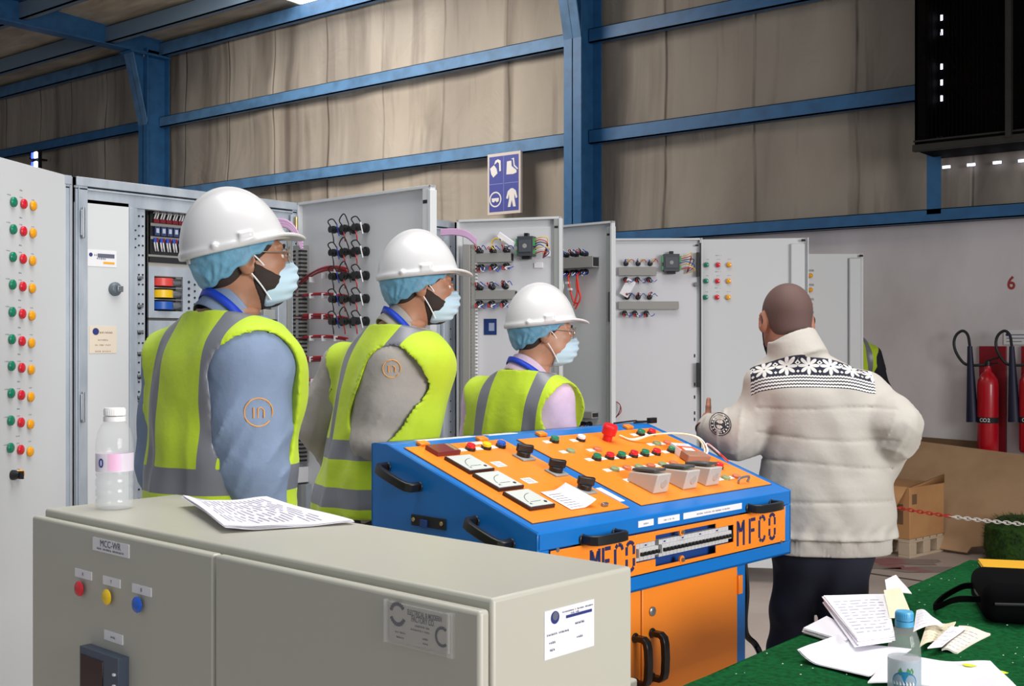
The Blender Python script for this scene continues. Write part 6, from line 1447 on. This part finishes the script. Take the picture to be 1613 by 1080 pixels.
        V2, pos, neg = split(V, F, val); va_, fa_ = sub(V2, neg); so = to_obj('jacket', va_, fa_, shirtm, t); vb, fb = sub(V2, pos)
        v_ = (vb[:, 2] - jk['yoke']) + .45 * (vb[:, 1] - LY(jk['yoke']) + .13) + jk.get('tilt', 0) * (vb[:, 0] - LX(jk['yoke'])); to_obj('patterned_yoke', vb, fb, nordic(), so, attrs={'pu': vb[:, 0] - LX(1.4), 'pv': v_})
    else:
        so = to_obj('shirt', V, F, shirtm, t)
        # collar
        up = np.array(nh) - nb; up = up / np.linalg.norm(up); Fc_ = Matrix.Translation(nb + up * .0) @ Vector((0, 0, 1)).rotation_difference(Vector(up)).to_matrix().to_4x4()
        mb = MB(Fc_); mb.grid(lambda u, v: ((.074 + .012 * (1 - v)) * math.cos(u * 5.7 + math.pi / 2 + .29), (.070 + .014 * (1 - v)) * math.sin(u * 5.7 + math.pi / 2 + .29) + .004, -.022 + .068 * v - .022 * math.sin(u * 5.7 + math.pi / 2 + .29) - .004 * math.sin(u * 9)), 40, 4, shirtm); mb.build('collar', so, solid=.005, sub=1, smooth=80)
        if wear.get('lanyard', True):
            mb = MB(); pts = []
            for a in np.linspace(-.5, math.pi + .5, 22):
                x, y = math.cos(a + math.pi), math.sin(a + math.pi); p = Fc_ @ Vector((.088 * x, .084 * y + .002, .016 - .024 * y)); pts.append(p)
            fr = [Vector((LX(1.3 * s) + sx * .05, LY(1.3 * s) + .150, 1.30 * s)) for sx in (-1, 1)]; pts = [fr[0] + Vector((.03, 0, -.2)), fr[0]] + pts + [fr[1], fr[1] + Vector((-.03, 0, -.2))]; pts = catmull(pts, 3); vs = []
            for i, p in enumerate(pts):
                tg = (pts[min(i + 1, len(pts) - 1)] - pts[max(i - 1, 0)]).normalized(); o_ = (p - Vector((nb[0], nb[1], p.z))); o_.z = .35 * o_.length; o_.normalize(); w2 = tg.cross(o_).normalized() * .010; vs += [p + w2, p - w2]
            mb.add(vs, [(2 * i, 2 * i + 1, 2 * i + 3, 2 * i + 2) for i in range(len(pts) - 1)], M_lany); mb.build('lanyard', t, solid=.002)
    if badge:
        p, nrm, r, txt = badge; bp_ = L(p); nn = np.array(inv.to_3x3() @ Vector(nrm)); F = frame(Vector(bp_), Vector((0, 0, 1)).cross(Vector(-nn)) * -1, (0, 0, 1))
        # project onto the sleeve surface
        M_bd = mat('badge_orange', (232, 160, 70), .6); y = F.col[1].to_3d()
        def proj(x, z):
            q = F @ Vector((x, -.12, z)); best_ = None; pts_ = np.array([np.array(q + y * k) for k in np.linspace(0, .24, 49)], f32); dd = shirt(pts_[None, :, None, :])[0, :, 0]
            i = int(np.argmax(dd < .002)) if (dd < .002).any() else int(np.argmin(dd)); return Vector(pts_[i].tolist()) - y * .0015
        mb = MB(); 
        def stroke(poly, w_):
            P_ = [proj(*q) for q in poly]; mb.tube(P_, w_, M_bd, n=5, sm=0)
        if txt != 'patch':
            stroke([(r * math.cos(a), r * math.sin(a)) for a in np.linspace(-.35, 5.6, 26)], .0015)
            stroke([(-r * .35, -r * .4), (-r * .35, r * .35)], .0015); stroke([(-r * .05, -r * .4), (-r * .05, r * .25), (r * .15, r * .35), (r * .38, r * .15), (r * .38, -r * .4)], .0015); mb.build('emblem', so)
        else:
            M_pd = mat('patch_dark', (46, 48, 60), .8); M_pw = mat('patch_pale', (206, 202, 196), .8)
            def disc(r0, r1, m, lift, n=28, arc=(0, 6.283)):
                vs = []
                for k in range(n + 1):
                    a = arc[0] + (arc[1] - arc[0]) * k / n
                    for rr2 in (r0, r1): vs.append(proj(rr2 * math.cos(a), rr2 * 1.0 * math.sin(a)) - y * lift)
                mb.add(vs, [(2 * k, 2 * k + 1, 2 * k + 3, 2 * k + 2) for k in range(n)], m)
            disc(.001, r, M_pd, .001); disc(r * .86, r * .92, M_pw, .003); disc(r * .5, r * .56, M_pw, .003)
            for k in range(16):
                if k not in (3, 4, 11): disc(r * .62, r * .78, M_pw, .003, 2, (k * .3927 + .08, k * .3927 + .26))
            disc(r * .1, r * .36, M_pw, .003, 6, (.5, 2.4)); disc(r * .1, r * .36, M_pw, .003, 6, (3.4, 5.6)); mb.build('sleeve_patch', so)
    if vest:
        vh = vz or (.95, 1.17, 1.02)
        def vs_(P):
            x = P[..., 0] - LX(P[..., 2]).astype(f32); z = P[..., 2]; y = P[..., 1] - LY(P[..., 2]).astype(f32); fl_ = .006 + .020 * np.clip((1.30 - z) / .3, 0, 1)
            d = torso(P, .020)
            for k in A:
                a_, e_, _ = A[k]; d = smin(d, cone(P, a_, a_ * .7 + e_ * .3, .060 + wear.get('fat', 0), .06 + wear.get('fat', 0)), .06)
            d = d - fl_ * .8 + .0055 * np.sin(np.arctan2(y, x) * 8 + 1.0 * np.sin(z * 5) + aoff) * np.clip((1.42 - z) * 2.5, .1, 1) - .006 * (1 - np.abs(np.sin(np.arctan2(y, x) * 3.5 + .7 * np.sin(z * 6) + aoff * 2))) ** 3 * np.clip((1.44 - z) * 3, .1, 1) + wr(P, .6, 1 + aoff)
            Q = np.stack([np.abs(x), y, z], -1); 
            for k in A:
                a_, e_, _ = A[k]; lt = np.array(((1 if k == 'r' else -1) * wear.get('lat', .055), 0, 0)); ax_ = (e_ - a_) / np.linalg.norm(e_ - a_); d = smax(d, -cone(P, a_ + lt + ax_ * .036, e_ + lt * .4 + np.array((0, 0, .07)), wear.get('ahr', .100), wear.get('ahr', .1) * .95), .006)
            nk = ell(Q, (0, .024, 1.548 * s), (.094, .112, .095)); d = smax(d, -nk, .006); v = np.maximum(np.abs(x) - np.clip((z - 1.20 * s) * .42, 0, .1), -y + .02); d = smax(d, -np.maximum(v, 1.2 * s - z), .004)
            return smax(np.maximum(d, vh[0] - z), z - 1.503 * s + .22 * y, .004)
        V, F = surfnet(vs_, (-.30 + min(lean[0], 0), -.24 + min(lean[1], 0), vh[0] - .03), (.30 + max(lean[0], 0), .24 + max(lean[1], 0), 1.54 * s + .02), .0065); V = relax(V, F, 1, .3)
        x = V[:, 0] - LX(V[:, 2]); z = V[:, 2]
        band_ = np.maximum(.031 - np.abs(z - vh[1] - .02 * x), .031 - np.abs(z - vh[2] - .02 * x)); xs = .104; vert = np.minimum(.024 - np.abs(np.abs(x) - xs), z - vh[1]); val = np.maximum(band_, vert)
        V2, pos, neg = split(V, F, val); a, b = sub(V2, neg); vo = to_obj('safety_vest', a, b, M_lime, t); a, b = sub(V2, pos); to_obj('reflective_strip', a, b, M_strip, vo)
    # head wear, all in the head frame
    HV, HF = head_mesh()
    if hair:
        bx_ = hair.get('beard')
        if bx_:
            def bf(P):
                x, y, z = P[..., 0], P[..., 1], P[..., 2]; d = head_sdf(P) - .0022 + .0008 * np.sin(x * 400) * np.sin(z * 380); d = smax(d, -(y - .006 - .35 * np.clip(-z - .06, 0, 1)), .006); d = smax(d, z + .004 + .62 * np.clip(y - .010, 0, .06), .012); d = smax(d, -(z + .128), .004); d = smax(d, y - .104, .004)
                return smax(d, -ell(np.stack([np.abs(x), y, z], -1), (.079, -.008, -.004), (.016, .026, .038)), .003)
            V, F = surfnet(bf, (-.1, -.02, -.15), (.1, .13, .0), .004); to_obj('beard', xf(V, Mh), F, M_hairb, t)
            pass
        off = hair.get('off', .004)
        def hf(P):
            x, y, z = P[..., 0], P[..., 1], P[..., 2]; d = smin(ell(P, (0, -.014, .03), (.077 + off, .098 + off, .090 + off)), ell(P, (0, -.045, -.035), (.055 + off, .045 + off, .05)), .03)
            cut = (-.085 + hair.get('nape', 0)) + np.where(y > -.03, (y + .03) * hair.get('slope', 1.35), 0) - z; d = smax(d, cut, .005)
            return smax(d, -ell(np.stack([np.abs(x), y, z], -1), (.079, -.006, -.002), (.018, .022, .034)), .003)
        V, F = surfnet(hf, (-.1, -.13, -.1), (.1, .11, .14), .005); to_obj('hair', xf(relax(V, F, 1), Mh), F, hair.get('mat', M_hairb), t)
    if wear.get('net'):
        def nf(P):
            x, y, z = P[..., 0], P[..., 1], P[..., 2]; an = np.arctan2(y, x)
            d = ell(P, (0, -.018, .012), (.092, .112, .105)) + .0022 * np.sin(an * 26 + 5 * np.sin(z * 45 + 2 * np.sin(an * 3))) * (.5 + .5 * np.sin(an * 5)) + .002 * np.sin(an * 7 - z * 90 + 2 * np.sin(an * 4)) - .003 * (1 - np.abs(np.sin(an * 4 + z * 50))) ** 3
            zr = wear['net'] + .62 * y + .004 * np.sin(an * 13); d = smax(d, zr - z, .008); d = np.maximum(d, z - .085); e = smax(np.abs(zr - z - .001) - .006, np.abs(ell(P, (0, -.018, .012), (.088, .108, .105))) - .006, .004); return smin(d, e, .006)
        V, F = surfnet(nf, (-.115, -.15, -.12), (.115, .12, .1), .004); to_obj('hair_net', xf(relax(V, F, 1, .3), Mh), F, M_net, t)
    if wear.get('helmet'):
        Mm = Mh @ Matrix.Translation(wear['helmet'][0]) @ Matrix.Rotation(wear['helmet'][1], 4, 'X'); V, F = helmet_mesh()
        if HLM.get('me') is None:
            o = to_obj('hard_hat', V, F, M_helm, t); HLM['me'] = o.data
        else: o = bpy.data.objects.new('hard_hat', HLM['me']); COL.objects.link(o); o.parent = t
        o.matrix_local = Mm
        mb = MB(); 
        mb.tube([(.088 * math.cos(a), -.004 + .108 * math.sin(a), .004 + .0 * a) for a in np.linspace(0, 6.283, 33)], .004, mat('suspension_grey', (190, 190, 190), .5), n=6, sm=0); mb.box(-.02, .02, -.128, -.108, -.012, .012, mat('suspension_grey', (190, 190, 190), .5)); q = mb.build('suspension', t); q.matrix_local = Mm
    if wear.get('mask'):
        mm, lm = wear['mask']
        def mf(P):
            x, y, z = P[..., 0], P[..., 1], P[..., 2]; ax = np.abs(x)
            d = ell(np.stack([ax, y, z], -1), (0, .030, -.060), (.066, .096, .064)); d = smin(d, ell(P, (0, .100, -.028), (.020, .026, .026)), .03) + .0026 * np.sin(z * 270 + 1.0 * ax * 30) * np.clip((.055 - ax) * 40, .2, 1)
            d = smax(d, -(y - .038 - .12 * (z + .06)), .004); d = smax(d, z + .008 + .10 * ax * 3, .006); return smax(d, -(z + .118), .006)
        V, F = surfnet(mf, (-.08, .02, -.13), (.08, .145, .01), .0033); mo = to_obj('face_mask', xf(V, Mh), F, mm, t)
        for sx in (-1, 1):
            for zz, ze in ((-.030, .024), (-.102, -.026)):
                mb = MB(Mh); mb.tube([(sx * .058, .046, zz), (sx * .074, .022, (zz + ze) / 2), (sx * .085, -.006, ze)], .0020, lm, n=6); mb.build('ear_loop', mo)
            mb = MB(Mh); mb.tube([(sx * .085, -.006, .024), (sx * .088, -.020, .0), (sx * .085, -.006, -.026)], .0018, lm, n=6); mb.build('ear_loop', mo)
    if wear.get('glasses'):
        gm = wear['glasses']; g = None; mb = MB(Mh)
        for sx in (-1, 1):
            mb.tube([(sx * .033 + .025 * math.cos(a), .112 - .012 * abs(math.cos(a)) * (sx * math.cos(a) > 0), .004 + .019 * math.sin(a)) for a in np.linspace(0, 6.283, 25)], .0014, gm, n=6, sm=0)
            mb.tube([(sx * .058, .100, .010), (sx * .074, .05, .012), (sx * .083, .0, .016), (sx * .081, -.02, .004)], .0016, gm, n=6)
        mb.tube([(-.008, .112, .006), (0, .115, .010), (.008, .112, .006)], .0014, gm, n=6); g = mb.build('glasses', t)
        for sx in (-1, 1): mb = MB(Mh); mb.add([(sx * .033, .111, .004)] + [(sx * .033 + .024 * math.cos(a), .111, .004 + .018 * math.sin(a)) for a in np.linspace(0, 5.98, 20)], [(0, 1 + k, 1 + (k + 1) % 20) for k in range(20)], M_lensg); mb.build('lens', g)
    return t

def nordic():
    m = bpy.data.materials.new('nordic_knit'); m.use_nodes = True; nt = m.node_tree; N = nt.nodes; Lk = nt.links; b = N['Principled BSDF']; b.inputs['Roughness'].default_value = .85
    def at(n): a = N.new('ShaderNodeAttribute'); a.attribute_name = n; return a.outputs['Fac']
    def mth(op, a, c=0.0, d=None):
        x = N.new('ShaderNodeMath'); x.operation = op
        for i, q in enumerate((a, c, d)):
            if q is None: continue
            if isinstance(q, (int, float)): x.inputs[i].default_value = q
            else: Lk.new(q, x.inputs[i])
        return x.outputs[0]
    u, v = at('pu'), at('pv'); cell = .074
    fu = mth('SUBTRACT', mth('FRACT', mth('DIVIDE', mth('ADD', u, 3.0), cell)), .5); dx = mth('MULTIPLY', fu, cell); dy = mth('SUBTRACT', v, .086)
    r = mth('SQRT', mth('ADD', mth('MULTIPLY', dx, dx), mth('MULTIPLY', dy, dy))); an = mth('ARCTAN2', dy, dx)
    star = mth('LESS_THAN', r, mth('MULTIPLY', mth('ADD', mth('POWER', mth('ABSOLUTE', mth('COSINE', mth('MULTIPLY', an, 4.0))), .8), .32), .0275)); star = mth('MULTIPLY', star, mth('GREATER_THAN', r, .003))
    fu2 = mth('SUBTRACT', mth('FRACT', mth('ADD', mth('DIVIDE', mth('ADD', u, 3.0), cell), .5)), .5); dx2 = mth('MULTIPLY', mth('ABSOLUTE', fu2), cell)
    dia = mth('ADD', dx2, mth('ABSOLUTE', mth('SUBTRACT', dy, .012))); dm = mth('MULTIPLY', mth('LESS_THAN', dia, .010), mth('GREATER_THAN', dia, .004))
    dots = mth('LESS_THAN', mth('ADD', dx2, mth('ABSOLUTE', mth('ADD', dy, .022))), .006)
    tw = mth('MULTIPLY', mth('ABSOLUTE', mth('SUBTRACT', mth('FRACT', mth('DIVIDE', mth('ADD', u, 3.0), .0105)), .5)), .5)
    st = mth('GREATER_THAN', mth('FRACT', mth('ADD', mth('DIVIDE', v, .0125), tw)), .42); low = mth('LESS_THAN', v, .050)
    top = mth('MAXIMUM', mth('MAXIMUM', star, dm), dots); f = mth('ADD', mth('MULTIPLY', low, st), mth('MULTIPLY', mth('SUBTRACT', 1.0, low), top))
    mx = N.new('ShaderNodeMix'); mx.data_type = 'RGBA'; Lk.new(f, mx.inputs[0]); mx.inputs[6].default_value = (*srgb((34, 36, 54)), 1); mx.inputs[7].default_value = (*srgb((222, 220, 218)), 1); Lk.new(mx.outputs[2], b.inputs['Base Color'])
    return m

# ------------------------------------------------------------------ the people
SK1 = skin('skin_brown', (172, 122, 94)); SK2 = skin('skin_tan', (178, 126, 98)); SK3 = skin('skin_light_brown', (186, 138, 112)); SK4 = skin('skin_ruddy', (176, 120, 98))
SH1 = mat('shirt_blue_grey', (126, 144, 172), .85, bump=(8, .35, .03)); SH2 = mat('shirt_stone', (164, 159, 153), .85, bump=(8, .32, .03)); SH3 = mat('shirt_pink', (208, 184, 208), .8, bump=(8, .32, .03))
HAIRS = dict(beard=1)
D1 = 2.86
person('person in a white hard hat, blue-grey shirt and lime vest, nearest and leftmost', W(338, 600, D1 + .03), R_(3), 1.83,
       (W(383, 410, D1), R_(-28), R_(6), 0), {'r': (W(382, 566, D1 - .11), W(400, 735, D1 - .10), W(425, 880, D1 - .05)), 'l': (W(272, 566, D1 + .10), W(262, 730, D1 + .16), W(300, 860, D1 + .32))},
       SK1, SH1, dict(hem=.86, fat=.014, lat=.035, ahr=.106, neck=.122, net=.002, helmet=((0, -.006, .030), R_(8)), mask=(M_mask, M_loop), glasses=M_gold), lean=(.02, .05), hair=dict(beard=1, nape=-.016), badge=(W(408, 650, D1 - .2), (.8, -.6, 0), .032, 'in'), aoff=.3, vz=(.93, 1.175, 1.02))
D2 = 3.74
person('person in a white hard hat, stone-grey shirt and lime vest, second from the left', W(583, 600, D2 + .06), R_(-6), 1.80,
       (W(662, 450, D2), R_(-39), R_(-3), 0), {'r': (W(620, 574, D2 - .08), W(596, 694, D2 - .06), W(670, 716, D2 + .24)), 'l': (W(542, 575, D2 + .16), W(503, 665, D2 + .22), W(535, 745, D2 + .28))},
       SK2, SH2, dict(hem=.86, fat=.014, lat=.035, ahr=.106, neck=.122, net=-.006, helmet=((0, .004, .030), R_(9)), mask=(M_mask, M_loop)), lean=(.07, .13), hair=dict(beard=1, nape=-.016), badge=(W(617, 581, D2 - .2), (.7, -.7, 0), .027, 'in'), aoff=1.7, vz=(.955, 1.165, 1.015))
D3 = 4.22
person('person in a white hard hat, pink shirt and lime vest, third from the left', W(808, 600, D3 + .12), R_(8), 1.66,
       (W(856, 524, D3), R_(-42), R_(-2), 0), {'r': (W(862, 632, D3 - .06), W(890, 735, D3 - .02), W(935, 735, D3 + .2)), 'l': (W(757, 622, D3 + .12), W(745, 740, D3 + .2), W(790, 790, D3 + .3))},
       SK3, SH3, dict(hem=.82, fat=.006, net=.001, helmet=((0, .002, .030), R_(8)), mask=(M_mask, M_loop), glasses=M_gold), lean=(.05, .10), hair=dict(beard=0, nape=.0), aoff=3.1, vz=(.85, 1.08, .93))
D4 = 4.15
JK = mat('jacket_cream', (186, 181, 174), .8, bump=(9, .3, .025)); STB = mat('stubble', (96, 72, 68), .75, bump=(500, .3, .0006)); M_jean = mat('jeans_navy', (24, 28, 46), .85, bump=(300, .3, .001)); M_bm = mat('mask_black', (24, 26, 40), .7)
JR = [(.72, 0, .0, .225, .165), (.82, 0, 0, .235, .170), (.95, 0, .0, .232, .170), (1.08, 0, 0, .215, .160), (1.22, 0, .0, .20, .15), (1.33, 0, -.0, .205, .145), (1.40, 0, -.0, .205, .130), (1.44, 0, -.004, .190, .108), (1.475, 0, -.008, .125, .085), (1.51, 0, -.010, .08, .07), (1.54, 0, -.01, .07, .065)]
person('person with a shaved head in a cream jacket with snowflake yoke, leaning on the console', W(1302, 600, D4 + .02), R_(122 - 90), 1.80,
       (W(1239, 506, D4 + .06), R_(135 - 90), R_(-12), 0), {'l': (W(1218, 608, D4 + .0), W(1164, 688, D4 + .02), W(1108, 672, D4 + .16)), 'r': (W(1366, 622, D4 + .0), W(1412, 672, D4 - .12), W(1380, 765, D4 + .1))},
       SK4, JK, dict(hem=.76, jacket=dict(hem=.765, seams=(1.275, 1.175, 1.08, .955), yoke=1.345, cdir=(-.36, .28, .89), tilt=0.0), fat=.016, neck=.098, lexp=4.0, mask=(M_bm, M_bm), glasses=mat('glasses_dark', (30, 32, 50), .3)), lean=(-.09, .06), rows=JR,
       legs={'l': (W(1262, 862, D4 + .03), W(1244, 1000, D4 + .10), hitZ(1236, 1150, .1)), 'r': (W(1330, 866, D4 - .0), W(1322, 1003, D4 - .0), hitZ(1325, 1180, .1))}, trousers=M_jean, vest=False,
       hair=dict(beard=0, off=.0015, mat=STB, brow=True, nape=.012), badge=(W(1134, 668, D4 - .02), (.45, -.89, .05), .040, 'patch'), hs=1.1,
       hands={'l': ((-.42, .9, .05), (.9, .42, 0), .45, (1, 0, .25)), 'r': ((-.3, .5, -.6), (-.4, .6, 0), .5, (.5, -.4, .8))})
D5 = 9.0
person('person in a black top with a lime-edged vest, mostly hidden behind the bald person', W(1340, 560, D5 - .05), R_(60), 1.83,
       (W(1326, 500, D5), R_(60), 0, 0), {'r': (W(1376, 558, D5 - .06), W(1389, 612, D5 - .05), W(1390, 660, D5)), 'l': (W(1305, 556, D5 + .1), W(1298, 612, D5 + .1), W(1300, 660, D5 + .1))},
       SK2, mat('top_black', (20, 22, 34), .8), dict(hem=.86), hair=dict(beard=0), aoff=2)
